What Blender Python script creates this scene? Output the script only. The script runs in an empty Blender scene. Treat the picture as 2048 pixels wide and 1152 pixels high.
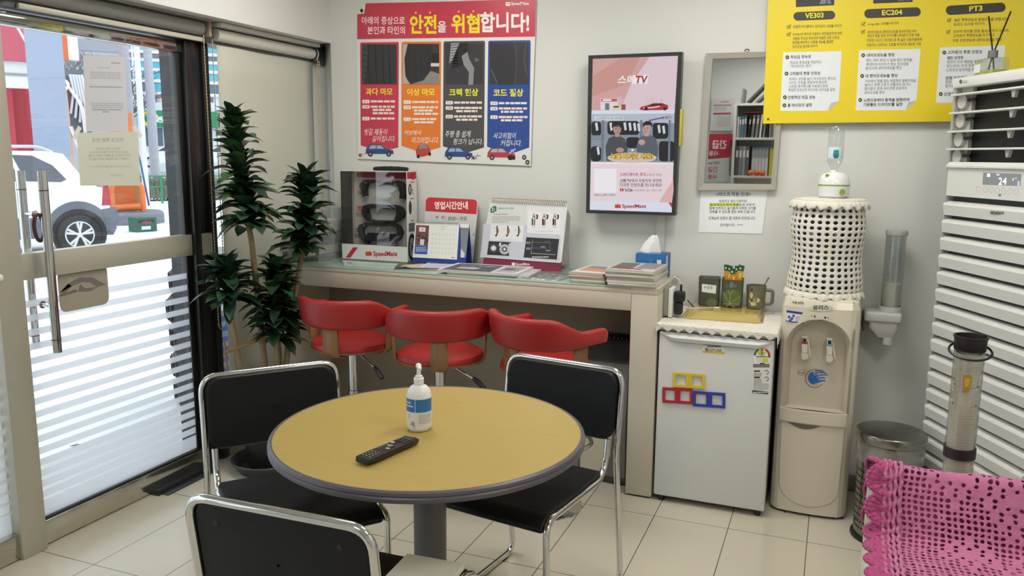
import bpy, bmesh, math, random
from mathutils import Matrix, Vector
random.seed(7)
sc = bpy.context.scene
COL = sc.collection
PI = math.pi

# ------------------------------------------------------------------ camera, sky, exposure
CAM = (0.0, 0.0, 1.5)
cam_d = bpy.data.cameras.new('camera')
cam = bpy.data.objects.new('camera', cam_d); COL.objects.link(cam)
R_ = Vector((0.92822, 0.37196, 0.00744)).normalized()
W_ = Vector((-0.36662, 0.91633, -0.16143)).normalized()
W_ = (W_ - R_ * W_.dot(R_)).normalized()
U_ = R_.cross(W_)
mw = Matrix((R_, U_, -W_)).transposed().to_4x4()
mw.translation = Vector(CAM)
cam.matrix_world = mw
cam_d.sensor_width = 36.0
cam_d.lens = 1614.87 / 2048 * 36.0
cam_d.clip_start = 0.05; cam_d.clip_end = 400
sc.camera = cam

w = bpy.data.worlds.new('overcast_sky'); sc.world = w; w.use_nodes = True
bg = w.node_tree.nodes['Background']
bg.inputs[0].default_value = (0.86, 0.93, 1.0, 1); bg.inputs[1].default_value = 2.3
sc.view_settings.view_transform = 'Standard'; sc.view_settings.look = 'None'
sc.view_settings.gamma = 1.0; sc.view_settings.use_curve_mapping = False
sc.view_settings.exposure = 0.0
LAMP_W = 17.5

# ------------------------------------------------------------------ materials
def lin(c):
    c /= 255.0
    return c / 12.92 if c <= 0.04045 else ((c + 0.055) / 1.055) ** 2.4
def rgb(h):
    if isinstance(h, str):
        h = h.lstrip('#'); h = tuple(int(h[i:i + 2], 16) for i in (0, 2, 4))
    return tuple(lin(v) for v in h) + (1.0,)
MATS = {}
def M(name, col, rough=0.5, metal=0.0, noise=0.0, nscale=30.0, bump=0.0, bscale=200.0, spec=0.5, coat=0.0, trans=0.0, aniso=None):
    if name in MATS: return MATS[name]
    m = bpy.data.materials.new(name); m.use_nodes = True
    nt = m.node_tree; b = nt.nodes['Principled BSDF']
    c = rgb(col)
    b.inputs['Base Color'].default_value = c
    b.inputs['Roughness'].default_value = rough
    b.inputs['Metallic'].default_value = metal
    b.inputs['Specular IOR Level'].default_value = spec
    b.inputs['Coat Weight'].default_value = coat
    if trans: b.inputs['Transmission Weight'].default_value = trans
    if noise or bump:
        tc = nt.nodes.new('ShaderNodeTexCoord')
        src = tc.outputs['Object']
        if aniso:
            mp = nt.nodes.new('ShaderNodeMapping'); mp.inputs['Scale'].default_value = aniso
            nt.links.new(src, mp.inputs['Vector']); src = mp.outputs['Vector']
    if noise:
        n = nt.nodes.new('ShaderNodeTexNoise'); n.inputs['Scale'].default_value = nscale; n.inputs['Detail'].default_value = 4
        nt.links.new(src, n.inputs['Vector'])
        mx = nt.nodes.new('ShaderNodeMix'); mx.data_type = 'RGBA'
        mx.inputs[6].default_value = tuple(v * (1 - noise) for v in c[:3]) + (1,)
        mx.inputs[7].default_value = tuple(min(1, v * (1 + noise)) for v in c[:3]) + (1,)
        nt.links.new(n.outputs['Fac'], mx.inputs[0]); nt.links.new(mx.outputs[2], b.inputs['Base Color'])
    if bump:
        n2 = nt.nodes.new('ShaderNodeTexNoise'); n2.inputs['Scale'].default_value = bscale; n2.inputs['Detail'].default_value = 3
        nt.links.new(src, n2.inputs['Vector'])
        bp = nt.nodes.new('ShaderNodeBump'); bp.inputs['Strength'].default_value = bump; bp.inputs['Distance'].default_value = 0.002
        nt.links.new(n2.outputs['Fac'], bp.inputs['Height']); nt.links.new(bp.outputs['Normal'], b.inputs['Normal'])
    MATS[name] = m
    return m
def ink(h, rough=0.55):
    return M('ink_%s' % h.lstrip('#'), h, rough)
def glow(h, s=1.0):
    k = 'screen_%s' % h.lstrip('#')
    if k in MATS: return MATS[k]
    m = bpy.data.materials.new(k); m.use_nodes = True
    b = m.node_tree.nodes['Principled BSDF']
    b.inputs['Base Color'].default_value = (0.01, 0.01, 0.01, 1); b.inputs['Roughness'].default_value = 0.25
    b.inputs['Emission Color'].default_value = rgb(h); b.inputs['Emission Strength'].default_value = s
    MATS[k] = m; return m
def clear(name, tint=(1, 1, 1), gloss=0.06, veil=0.0, veil_col=(0.8, 0.85, 0.9), rough=0.02, fres=True):
    """thin clear sheet: transparent + fresnel gloss (+ a whitish veil for film and dusty acrylic)"""
    if name in MATS: return MATS[name]
    m = bpy.data.materials.new(name); m.use_nodes = True; nt = m.node_tree
    nt.nodes.remove(nt.nodes['Principled BSDF'])
    out = nt.nodes['Material Output']
    tr = nt.nodes.new('ShaderNodeBsdfTransparent'); tr.inputs[0].default_value = tuple(tint) + (1,)
    base = tr.outputs[0]
    if veil:
        d = nt.nodes.new('ShaderNodeBsdfDiffuse'); d.inputs[0].default_value = tuple(veil_col) + (1,)
        t2 = nt.nodes.new('ShaderNodeBsdfTranslucent'); t2.inputs[0].default_value = tuple(veil_col) + (1,)
        a = nt.nodes.new('ShaderNodeMixShader'); a.inputs[0].default_value = 0.5
        nt.links.new(d.outputs[0], a.inputs[1]); nt.links.new(t2.outputs[0], a.inputs[2])
        x = nt.nodes.new('ShaderNodeMixShader'); x.inputs[0].default_value = veil
        nt.links.new(base, x.inputs[1]); nt.links.new(a.outputs[0], x.inputs[2]); base = x.outputs[0]
    g = nt.nodes.new('ShaderNodeBsdfGlossy'); g.inputs['Roughness'].default_value = rough
    lw = nt.nodes.new('ShaderNodeLayerWeight'); lw.inputs[0].default_value = 0.5
    pw = nt.nodes.new('ShaderNodeMath'); pw.operation = 'POWER'; pw.inputs[1].default_value = 5.0
    nt.links.new(lw.outputs['Facing'], pw.inputs[0])
    ml = nt.nodes.new('ShaderNodeMath'); ml.operation = 'MULTIPLY_ADD'
    ml.inputs[1].default_value = 0.7; ml.inputs[2].default_value = gloss; ml.use_clamp = True
    nt.links.new(pw.outputs[0], ml.inputs[0])
    f = nt.nodes.new('ShaderNodeMixShader')
    nt.links.new(ml.outputs[0], f.inputs[0]); nt.links.new(base, f.inputs[1]); nt.links.new(g.outputs[0], f.inputs[2])
    nt.links.new(f.outputs[0], out.inputs[0])
    MATS[name] = m; return m

# ------------------------------------------------------------------ mesh builder
class MB:
    def __init__(s): s.v = []; s.f = []; s.m = []; s.mats = []; s.x = None
    def mi(s, mat):
        if mat not in s.mats: s.mats.append(mat)
        return s.mats.index(mat)
    def add(s, vs, fs, mat):
        o = len(s.v); k = s.mi(mat)
        if s.x is not None: vs = [tuple(s.x @ Vector(p)) for p in vs]
        s.v += [tuple(p) for p in vs]
        for f in fs: s.f.append(tuple(i + o for i in f)); s.m.append(k)
        return s
    def box(s, x0, x1, y0, y1, z0, z1, mat):
        vs = [(x, y, z) for z in (z0, z1) for y in (y0, y1) for x in (x0, x1)]
        return s.add(vs, [(0, 2, 3, 1), (4, 5, 7, 6), (0, 1, 5, 4), (2, 6, 7, 3), (0, 4, 6, 2), (1, 3, 7, 5)], mat)
    def rbox(s, x0, x1, y0, y1, z0, z1, mat, r=0.005, seg=2):
        bm = bmesh.new(); bmesh.ops.create_cube(bm, size=1.0)
        for q in bm.verts:
            q.co = Vector(((x0 + x1) / 2 + q.co.x * (x1 - x0), (y0 + y1) / 2 + q.co.y * (y1 - y0), (z0 + z1) / 2 + q.co.z * (z1 - z0)))
        bmesh.ops.bevel(bm, geom=bm.edges[:], offset=r, segments=seg, affect='EDGES', profile=0.5)
        bm.verts.index_update()
        s.add([tuple(q.co) for q in bm.verts], [tuple(q.index for q in f.verts) for f in bm.faces], mat)
        bm.free(); return s
    def lathe(s, prof, mat, n=32, c=(0, 0, 0), a0=0.0, a1=2 * PI, fr=None):
        full = abs(a1 - a0 - 2 * PI) < 1e-6
        vs = []; fs = []
        cols = n if full else n + 1
        for i in range(cols):
            t = a0 + (a1 - a0) * i / n
            for r, z in prof:
                p = Vector((r * math.cos(t), r * math.sin(t), z))
                if fr is not None: p = fr @ p
                vs.append((p[0] + c[0], p[1] + c[1], p[2] + c[2]))
        k = len(prof)
        for i in range(n):
            j = (i + 1) % cols
            for q in range(k - 1):
                fs.append((i * k + q, j * k + q, j * k + q + 1, i * k + q + 1))
        return s.add(vs, fs, mat)
    def cyl(s, p0, p1, r, mat, n=16, r1=None):
        return s.tube([p0, p1], [r, r if r1 is None else r1], mat, n)
    def tube(s, path, r, mat, n=10, closed=False, caps=True, flat=1.0):
        P = [Vector(p) for p in path]; L = len(P)
        rr = r if isinstance(r, (list, tuple)) else [r] * L
        vs = []; fs = []; nv = None
        for i in range(L):
            if closed: t = P[(i + 1) % L] - P[i - 1]
            elif i == 0: t = P[1] - P[0]
            elif i == L - 1: t = P[-1] - P[-2]
            else: t = (P[i + 1] - P[i]).normalized() + (P[i] - P[i - 1]).normalized()
            t.normalize()
            if nv is None:
                h = Vector((0, 0, 1)) if abs(t.z) < 0.9 else Vector((1, 0, 0))
                nv = (h - t * h.dot(t)).normalized()
            else:
                nv = nv - t * nv.dot(t)
                nv = nv.normalized() if nv.length > 1e-6 else t.orthogonal().normalized()
            b = t.cross(nv)
            for j in range(n):
                a = 2 * PI * j / n
                vs.append(tuple(P[i] + (nv * math.cos(a) * flat + b * math.sin(a)) * rr[i]))
        for i in range(L if closed else L - 1):
            k = (i + 1) % L
            for j in range(n):
                q = (j + 1) % n
                fs.append((i * n + j, i * n + q, k * n + q, k * n + j))
        if caps and not closed:
            fs.append(tuple(range(n - 1, -1, -1))); fs.append(tuple((L - 1) * n + j for j in range(n)))
        return s.add(vs, fs, mat)
    def prism(s, poly, O, U, V, N, d, mat, side=None):
        """flat outline (u,v) extruded by d along N from the plane O,U,V"""
        O, U, V, N = Vector(O), Vector(U), Vector(V), Vector(N); k = len(poly)
        vs = [tuple(O + U * a + V * b) for a, b in poly] + [tuple(O + U * a + V * b + N * d) for a, b in poly]
        s.add(vs, [tuple(range(k - 1, -1, -1)), tuple(range(k, 2 * k))], mat)
        return s.add(vs, [(i, (i + 1) % k, k + (i + 1) % k, k + i) for i in range(k)], side or mat)
    def grid(s, rows, mat, close_u=False, close_v=False):
        nr = len(rows); nc = len(rows[0])
        vs = [p for r in rows for p in r]; fs = []
        for i in range(nr if close_v else nr - 1):
            for j in range(nc if close_u else nc - 1):
                fs.append((i * nc + j, i * nc + (j + 1) % nc, ((i + 1) % nr) * nc + (j + 1) % nc, ((i + 1) % nr) * nc + j))
        return s.add(vs, fs, mat)
    def ball(s, c, r, mat, n=12, k=8):
        rx, ry, rz = r if isinstance(r, (tuple, list)) else (r, r, r)
        rows = []
        for i in range(k + 1):
            a = -PI / 2 + PI * i / k
            rows.append([(c[0] + rx * math.cos(a) * math.cos(2 * PI * j / n), c[1] + ry * math.cos(a) * math.sin(2 * PI * j / n), c[2] + rz * math.sin(a)) for j in range(n)])
        return s.grid(rows, mat, close_u=True)
    def build(s, name, parent=None, loc=None, rz=0.0, smooth=True, ang=38):
        me = bpy.data.meshes.new(name); me.from_pydata(s.v, [], s.f)
        for m in s.mats: me.materials.append(m)
        me.polygons.foreach_set('material_index', s.m)
        me.update()
        if smooth:
            me.polygons.foreach_set('use_smooth', [True] * len(me.polygons))
            me.set_sharp_from_angle(angle=math.radians(ang))
        o = bpy.data.objects.new(name, me); COL.objects.link(o)
        if parent is not None: o.parent = parent
        if loc is not None: o.location = loc
        o.rotation_euler[2] = rz
        return o
def tag(o, label=None, cat=None, group=None, kind=None):
    if label: o['label'] = label
    if cat: o['category'] = cat
    if group: o['group'] = group
    if kind: o['kind'] = kind
    return o
def thing(name, label, cat, loc=(0, 0, 0), rz=0.0, group=None):
    o = bpy.data.objects.new(name, None); COL.objects.link(o)
    o.empty_display_size = 0.05; o.location = loc; o.rotation_euler[2] = rz
    return tag(o, label, cat, group)
def struct(o): o['kind'] = 'structure'; return o
def copy_tree(o, parent=None):
    c = o.copy(); COL.objects.link(c)
    if parent is not None: c.parent = parent
    for ch in list(o.children): copy_tree(ch, c)
    return c
def solid(o, t, off=0.0):
    m = o.modifiers.new('thickness', 'SOLIDIFY'); m.thickness = t; m.offset = off; return o
def subd(o, n=1):
    m = o.modifiers.new('smooth', 'SUBSURF'); m.levels = n; m.render_levels = n; return o
def fillet(pts, r, n=6):
    """polyline with rounded corners"""
    P = [Vector(p) for p in pts]; out = [tuple(P[0])]
    for i in range(1, len(P) - 1):
        a = P[i - 1] - P[i]; b = P[i + 1] - P[i]
        rr = min(r, a.length * 0.49, b.length * 0.49)
        A = P[i] + a.normalized() * rr; B = P[i] + b.normalized() * rr
        for k in range(n + 1):
            t = k / n
            out.append(tuple(A * (1 - t) ** 2 + P[i] * 2 * t * (1 - t) + B * t * t))
    out.append(tuple(P[-1])); return out
def rrect(x0, y0, x1, y1, r, n=5):
    pts = []
    for cx, cy, a in ((x1 - r, y1 - r, 0), (x0 + r, y1 - r, 90), (x0 + r, y0 + r, 180), (x1 - r, y0 + r, 270)):
        for k in range(n + 1):
            t = math.radians(a + 90 * k / n); pts.append((cx + r * math.cos(t), cy + r * math.sin(t)))
    return pts

# ------------------------------------------------------------------ lettering and flat print
GL = {}
def glyphs(s, bold=0.0):
    k = (s, bold)
    if k in GL: return GL[k]
    cu = bpy.data.curves.new('lettering', 'FONT'); cu.body = s; cu.size = 1.0; cu.resolution_u = 2
    cu.offset = bold; cu.fill_mode = 'FRONT'
    o = bpy.data.objects.new('lettering', cu); me = o.to_mesh()
    vs = [(q.co.x, q.co.y) for q in me.vertices]; fs = [tuple(p.vertices) for p in me.polygons]
    o.to_mesh_clear(); bpy.data.objects.remove(o); bpy.data.curves.remove(cu)
    if vs:
        x0 = min(p[0] for p in vs); x1 = max(p[0] for p in vs); y0 = min(p[1] for p in vs); y1 = max(p[1] for p in vs)
        vs = [((p[0] - x0) / max(1e-6, x1 - x0), (p[1] - y0) / max(1e-6, y1 - y0)) for p in vs]
    GL[k] = (vs, fs); return GL[k]
def homog(src, dst):
    """plane-to-plane map of four points"""
    A = []; b = []
    for (x, y), (X, Y) in zip(src, dst):
        A.append([x, y, 1, 0, 0, 0, -X * x, -X * y]); b.append(X)
        A.append([0, 0, 0, x, y, 1, -Y * x, -Y * y]); b.append(Y)
    n = 8
    for i in range(n):
        p = max(range(i, n), key=lambda r: abs(A[r][i])); A[i], A[p] = A[p], A[i]; b[i], b[p] = b[p], b[i]
        for r in range(n):
            if r != i:
                q = A[r][i] / A[i][i]
                if q:
                    for c in range(i, n): A[r][c] -= q * A[i][c]
                    b[r] -= q * b[i]
    h = [b[i] / A[i][i] for i in range(n)]
    def f(x, y):
        d = h[6] * x + h[7] * y + 1
        return ((h[0] * x + h[1] * y + h[2]) / d, (h[3] * x + h[4] * y + h[5]) / d)
    return f
class Pr:
    """print on a flat face of a mesh: layout sheet coordinates -> the face; later layers lie a hair above earlier ones"""
    def __init__(s, mb, O, U, V, N, fmap=None, col=ink, eps=0.00025):
        s.mb = mb; s.O = Vector(O); s.U = Vector(U); s.V = Vector(V); s.N = Vector(N); s.f = fmap or (lambda a, b: (a, b)); s.col = col; s.e = eps
    def pt(s, a, b, l):
        u, v = s.f(a, b); return tuple(s.O + s.U * u + s.V * v + s.N * (s.e * l))
    def poly(s, pts, c, l=1):
        s.mb.add([s.pt(a, b, l) for a, b in pts], [tuple(range(len(pts)))], s.col(c)); return s
    def rect(s, x0, y0, x1, y1, c, l=1): return s.poly([(x0, y0), (x1, y0), (x1, y1), (x0, y1)], c, l)
    def rr(s, x0, y0, x1, y1, r, c, l=1): return s.poly(rrect(x0, y0, x1, y1, r), c, l)
    def ell(s, cx, cy, rx, ry, c, l=1, n=20):
        return s.poly([(cx + rx * math.cos(2 * PI * k / n), cy + ry * math.sin(2 * PI * k / n)) for k in range(n)], c, l)
    def ring(s, cx, cy, r0, r1, c, l=1, a0=0, a1=360, n=24, sy=1.0):
        vs = []
        for k in range(n + 1):
            t = math.radians(a0 + (a1 - a0) * k / n)
            vs += [s.pt(cx + r0 * math.cos(t), cy + sy * r0 * math.sin(t), l), s.pt(cx + r1 * math.cos(t), cy + sy * r1 * math.sin(t), l)]
        s.mb.add(vs, [(2 * k, 2 * k + 1, 2 * k + 3, 2 * k + 2) for k in range(n)], s.col(c)); return s
    def line(s, pts, wd, c, l=1):
        for (ax, ay), (bx, by) in zip(pts, pts[1:]):
            d = math.hypot(bx - ax, by - ay) or 1; nx, ny = -(by - ay) / d * wd / 2, (bx - ax) / d * wd / 2
            s.poly([(ax + nx, ay + ny), (bx + nx, by + ny), (bx - nx, by - ny), (ax - nx, ay - ny)], c, l)
        return s
    def text(s, t, x0, y0, x1, y1, c, l=2, bold=0.0, slant=0.0, mirror=False, rise=0.0):
        """the words fill the box; y0 is the top of the letters, y1 the bottom; rise = drop of the right end"""
        vs, fs = glyphs(t, bold); P = []
        for a, b in vs:
            if mirror: a = 1 - a
            P.append(s.pt(x0 + (x1 - x0) * a + slant * b, y1 + (y0 - y1) * b + rise * a, l))
        s.mb.add(P, fs, s.col(c)); return s
    def dashes(s, x0, x1, y, h, c, l=2, seed=0, gap=0.35):
        """a line of print too small to read: word-length blocks"""
        rnd = random.Random(seed * 977 + int(y * 7) + int(x0 * 3)); x = x0; sg = 1 if x1 > x0 else -1; a = abs(h)
        while (x1 - x) * sg > a * 0.6:
            wd = min(a * rnd.uniform(1.2, 3.6), (x1 - x) * sg)
            s.rect(x, y, x + sg * wd, y + h, c, l); x += sg * (wd + a * gap * rnd.uniform(0.7, 1.5))
        return s

# ------------------------------------------------------------------ the room shell
def tile_mat():
    m = bpy.data.materials.new('glazed_floor_tile'); m.use_nodes = True; nt = m.node_tree; b = nt.nodes['Principled BSDF']
    tc = nt.nodes.new('ShaderNodeTexCoord'); mp = nt.nodes.new('ShaderNodeMapping')
    mp.inputs['Location'].default_value = (2.455, -2.007, 0)
    br = nt.nodes.new('ShaderNodeTexBrick'); br.offset = 0.0; br.squash = 1.0
    br.inputs['Color1'].default_value = rgb('cbc4b2'); br.inputs['Color2'].default_value = rgb('c7c0ae'); br.inputs['Mortar'].default_value = rgb('4a463e')
    br.inputs['Scale'].default_value = 1.0; br.inputs['Mortar Size'].default_value = 0.0016; br.inputs['Mortar Smooth'].default_value = 0.0
    br.inputs['Brick Width'].default_value = 0.3045; br.inputs['Row Height'].default_value = 0.6045
    n = nt.nodes.new('ShaderNodeTexNoise'); n.inputs['Scale'].default_value = 3.0; n.inputs['Detail'].default_value = 5
    mx = nt.nodes.new('ShaderNodeMix'); mx.data_type = 'RGBA'; mx.blend_type = 'MULTIPLY'; mx.inputs[0].default_value = 0.10
    nt.links.new(tc.outputs['Object'], mp.inputs['Vector']); nt.links.new(mp.outputs[0], br.inputs['Vector'])
    nt.links.new(tc.outputs['Object'], n.inputs['Vector'])
    nt.links.new(br.outputs['Color'], mx.inputs[6]); nt.links.new(n.outputs['Fac'], mx.inputs[7]); nt.links.new(mx.outputs[2], b.inputs['Base Color'])
    b.inputs['Roughness'].default_value = 0.16; b.inputs['Specular IOR Level'].default_value = 0.6
    return m
WALL = M('painted_wall', 'd6d7d3', 0.75, noise=0.015, nscale=2.0, bump=0.12, bscale=350)
CEIL = M('ceiling_board', 'e2e2de', 0.85, bump=0.2, bscale=90)
STEEL = M('polished_steel', 'c9c6bb', 0.10, metal=0.95)
STEELD = M('door_rail_steel', 'bdbaac', 0.35, metal=0.2)
BLACKF = M('black_frame', '1c1b1b', 0.3, noise=0.1)
CHROME = M('chrome', 'd8d8d8', 0.09, metal=1.0)
DARK = M('dark_plastic', '1a1a1b', 0.45)
WHITEP = M('white_plastic', 'e4e4e0', 0.35)
GLASS = clear('window_glass', (0.97, 0.985, 0.98), 0.05)
FILM = clear('frosted_film', (0.93, 0.95, 0.97), 0.03, veil=0.62, veil_col=(0.86, 0.88, 0.92))

struct(MB().box(-2.80, 1.6, -1.2, 4.05, -0.12, 0.0, tile_mat()).build('floor'))
struct(MB().box(-3.0, 1.7, -1.3, 4.2, 2.60, 2.70, CEIL).build('ceiling'))
struct(MB().box(-2.60, 1.7, 3.836, 3.96, 0, 2.6, WALL).build('wall_back'))
struct(MB().prism([(-2.60, 3.836), (-2.60, 4.1), (-2.86, 4.1), (-2.86, 3.84), (-2.752, 3.84), (-2.745, 3.985)], (0, 0, 0), (1, 0, 0), (0, 1, 0), (0, 0, 1), 2.6, WALL).build('wall_corner'))
struct(MB().box(1.5, 1.6, -1.2, 3.836, 0, 2.6, WALL).build('wall_right'))
struct(MB().box(-2.80, 1.6, -1.25, -1.15, 0, 2.6, WALL).build('wall_rear'))
struct(MB().box(-2.99, -2.60, -1.15, 3.836, 2.095, 2.6, WALL).build('wall_left'))
struct(MB().rbox(-2.60, 1.5, 3.82, 3.836, 0, 0.075, M('base_trim', '8d8b84', 0.5), 0.003).build('baseboard_back'))

# door and window front
d = MB()
d.box(-2.84, -2.72, 2.0, 4.05, 2.0, 2.095, M('head_frame_grey', '55585a', 0.4, metal=0.3))
struct(d.build('trim_1'))
p = MB(); p.rbox(-2.86, -2.72, 1.93, 2.033, 0, 2.095, M('post_steel', 'b9b6a8', 0.4, metal=0.3), 0.004)
struct(p.build('trim_2'))
p = MB()
for y0, y1, x1 in ((2.905, 2.945, -2.735), (3.02, 3.06, -2.745)): p.rbox(-2.83, x1, y0, y1, 0.0, 2.0, BLACKF, 0.004)
p.box(-2.79, -2.765, 2.945, 3.02, 0.0, 2.0, M('smoked_sidelight', '2b2c2f', 0.12))
p.rbox(-2.765, -2.735, 2.95, 3.015, 1.03, 1.13, STEELD, 0.002)
struct(p.build('trim_3'))

def stripes():
    z = 0.955; out = []
    while z > 0.19:
        t = (0.955 - z) / 0.78
        pitch = 0.0545 - 0.017 * t * t; gap = 0.029 - 0.021 * t * t
        out.append((z - (pitch - gap), z)); z -= pitch
    out.append((0.0, z)); return out
ST = stripes()
door = thing('door_1', None, None, (-2.773, 2.034, 0)); struct(door)
def dpart(name, y0, y1, z0, z1, x0, x1, mat, r=0.003):
    return MB().rbox(x0, x1, y0, y1, z0, z1, mat, r).build(name, door)
DL = 0.868
MB().box(-0.005, 0.005, 0.004, DL - 0.004, 0.1, 1.945, GLASS).build('glass', door)
dpart('top_rail', 0, DL, 1.943, 1.992, -0.02, 0.022, M('rail_grey', 'b4b8b4', 0.06, metal=0.95))
dpart('middle_rail', 0, DL, 1.035, 1.132, -0.022, 0.022, STEELD)
dpart('bottom_rail', 0, DL, 0.006, 0.100, -0.022, 0.03, STEEL)
dpart('seal', 0, DL, 0.100, 0.108, -0.02, 0.022, BLACKF, 0.001)
dpart('stile', DL - 0.03, DL, 0.1, 1.945, -0.012, 0.012, BLACKF, 0.002)
fm = MB()
for z0, z1 in ST: fm.box(0.0055, 0.0060, 0.004, DL - 0.03, max(z0, 0.11), z1, FILM)
fm.build('frosted_film', door)
for x, y in ((0.068, 0.096), (-0.068, 0.112)):
    h = MB(); h.tube([(x, y, 0.752), (x, y, 1.432)], 0.0165, CHROME, 20)
    for z in (0.80, 1.36): h.tube([(x, y, z), (x, y, z + 0.004)], 0.0172, M('handle_band', '6d6a64', 0.3, metal=1), 20)
    for z in (0.931, 1.272):
        h.tube([(x, y, z), (0, y, z)], 0.008, CHROME, 12)
        sx = 0.006 if x > 0 else -0.006
        h.tube([(sx, y, z), (sx * 2, y, z)], 0.014, CHROME, 16)
    h.build('handle', door)
lk = MB(); path = []
for k in range(25):
    a = 2 * PI * k / 24; path.append((0.045 + 0.012 * math.sin(a), 0.066 + 0.022 * math.cos(a + 0.5), 1.225 + 0.05 * math.sin(a)))
lk.tube(path[:-1], 0.007, M('maroon_strap', '5b3236', 0.6), 8, closed=True)
tag(lk.build('strap', None, (-2.773, 2.05, 0)), 'maroon strap looped between the two steel door handles', 'strap')
st = MB(); st.x = Matrix.Translation((0, 0.016, 0)); S0 = Pr(st, (0.0066, 0, 0), (0, 1, 0), (0, 0, 1), (1, 0, 0))
poly = rrect(0.155, 0.885, 0.385, 1.05, 0.03)
st.prism(poly, (0.0062, 0, 0), (0, 1, 0), (0, 0, 1), (1, 0, 0), 0.0004, ink('a29c8c'))
arc = [(0.16, 0.965), (0.20, 0.995), (0.25, 1.012), (0.31, 1.005), (0.375, 0.965), (0.345, 0.972), (0.30, 0.985), (0.255, 0.975), (0.245, 0.962), (0.29, 0.958), (0.30, 0.952), (0.25, 0.945), (0.232, 0.968), (0.20, 0.972), (0.185, 0.962), (0.23, 0.952), (0.16, 0.948)]
S0.poly(arc[:5] + [(0.33, 0.962), (0.30, 0.985), (0.262, 0.992), (0.215, 0.982)], '75706a', 2)
S0.poly([(0.16, 0.965), (0.20, 0.995), (0.215, 0.982), (0.18, 0.958)], '75706a', 2)
S0.poly([(0.16, 0.948), (0.16, 0.958), (0.232, 0.968), (0.24, 0.956)], '75706a', 2)
S0.poly([(0.24, 0.956), (0.252, 0.985), (0.275, 0.965), (0.335, 0.962), (0.30, 0.950)], '75706a', 2)
st.build('sticker', door)
pv = MB(); pv.rbox(-2.80, -2.70, 2.56, 2.90, 0.0, 0.028, M('floor_hinge_black', '26282b', 0.35), 0.003); pv.rbox(-2.71, -2.665, 2.58, 2.90, 0.0, 0.006, M('floor_plate', '4a4e52', 0.35, metal=0.4), 0.002)
struct(pv.build('trim_4'))

def bead_chain(name, y0, y1, x, ztop, zbot, label, group=None, mat='b9a878'):
    m = M('bead_' + mat, mat, 0.35, metal=0.2); c = MB(); pts = []
    for i in range(int((ztop - zbot) / 0.0075)): pts.append((x, y0, ztop - i * 0.0075))
    n = max(4, int(PI * (y1 - y0) / 2 / 0.0075))
    for k in range(1, n): a = PI * k / n; pts.append((x, (y0 + y1) / 2 - (y1 - y0) / 2 * math.cos(a), zbot - (y1 - y0) * 0.6 * math.sin(a)))
    for i in range(int((ztop - zbot) / 0.0075)): pts.append((x, y1, zbot + i * 0.0075))
    c.tube(pts, [0.0036 if i % 2 else 0.0009 for i in range(len(pts))], m, 6)
    return c.build(name)

# windows either side of the door
for nm, y0, y1, zt in (('window_1', -1.15, 1.93, 2.095), ('window_2', 3.06, 3.84, 2.0)):
    wn = thing(nm, None, None, (-2.773, 0, 0)); struct(wn)
    MB().box(-0.005, 0.005, y0, y1, 0.1, zt, GLASS).build('glass', wn)
    MB().rbox(-0.03, 0.04, y0, y1, 0.004, 0.1, STEEL, 0.003).build('bottom_rail', wn)
    f = MB()
    for z0, z1 in ST: f.box(0.0055, 0.006, y0, y1, max(z0, 0.1), z1, FILM)
    f.build('frosted_film', wn)
    if nm == 'window_1':
        MB().rbox(-0.022, 0.022, y0, y1, 1.035, 1.132, STEELD, 0.003).build('middle_rail', wn)
        f = MB()
        for yy in (1.0, 0.1, -0.8): f.rbox(-0.03, 0.03, yy, yy + 0.05, 0.1, 2.09, BLACKF, 0.003)
        f.build('frame', wn)
        MB().rbox(-0.03, 0.06, 1.40, 1.90, 1.12, 2.09, M('steel_panel', 'a9aa9d', 0.22, metal=0.85), 0.004).build('panel', wn)
        g = MB(); g.tube([(0.075, 1.70, 1.065), (0.075, 1.93, 1.065)], 0.014, WHITEP, 14); g.tube([(0.03, 1.75, 1.065), (0.075, 1.75, 1.065)], 0.007, CHROME, 10)
        g.build('push_bar', wn)

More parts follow.
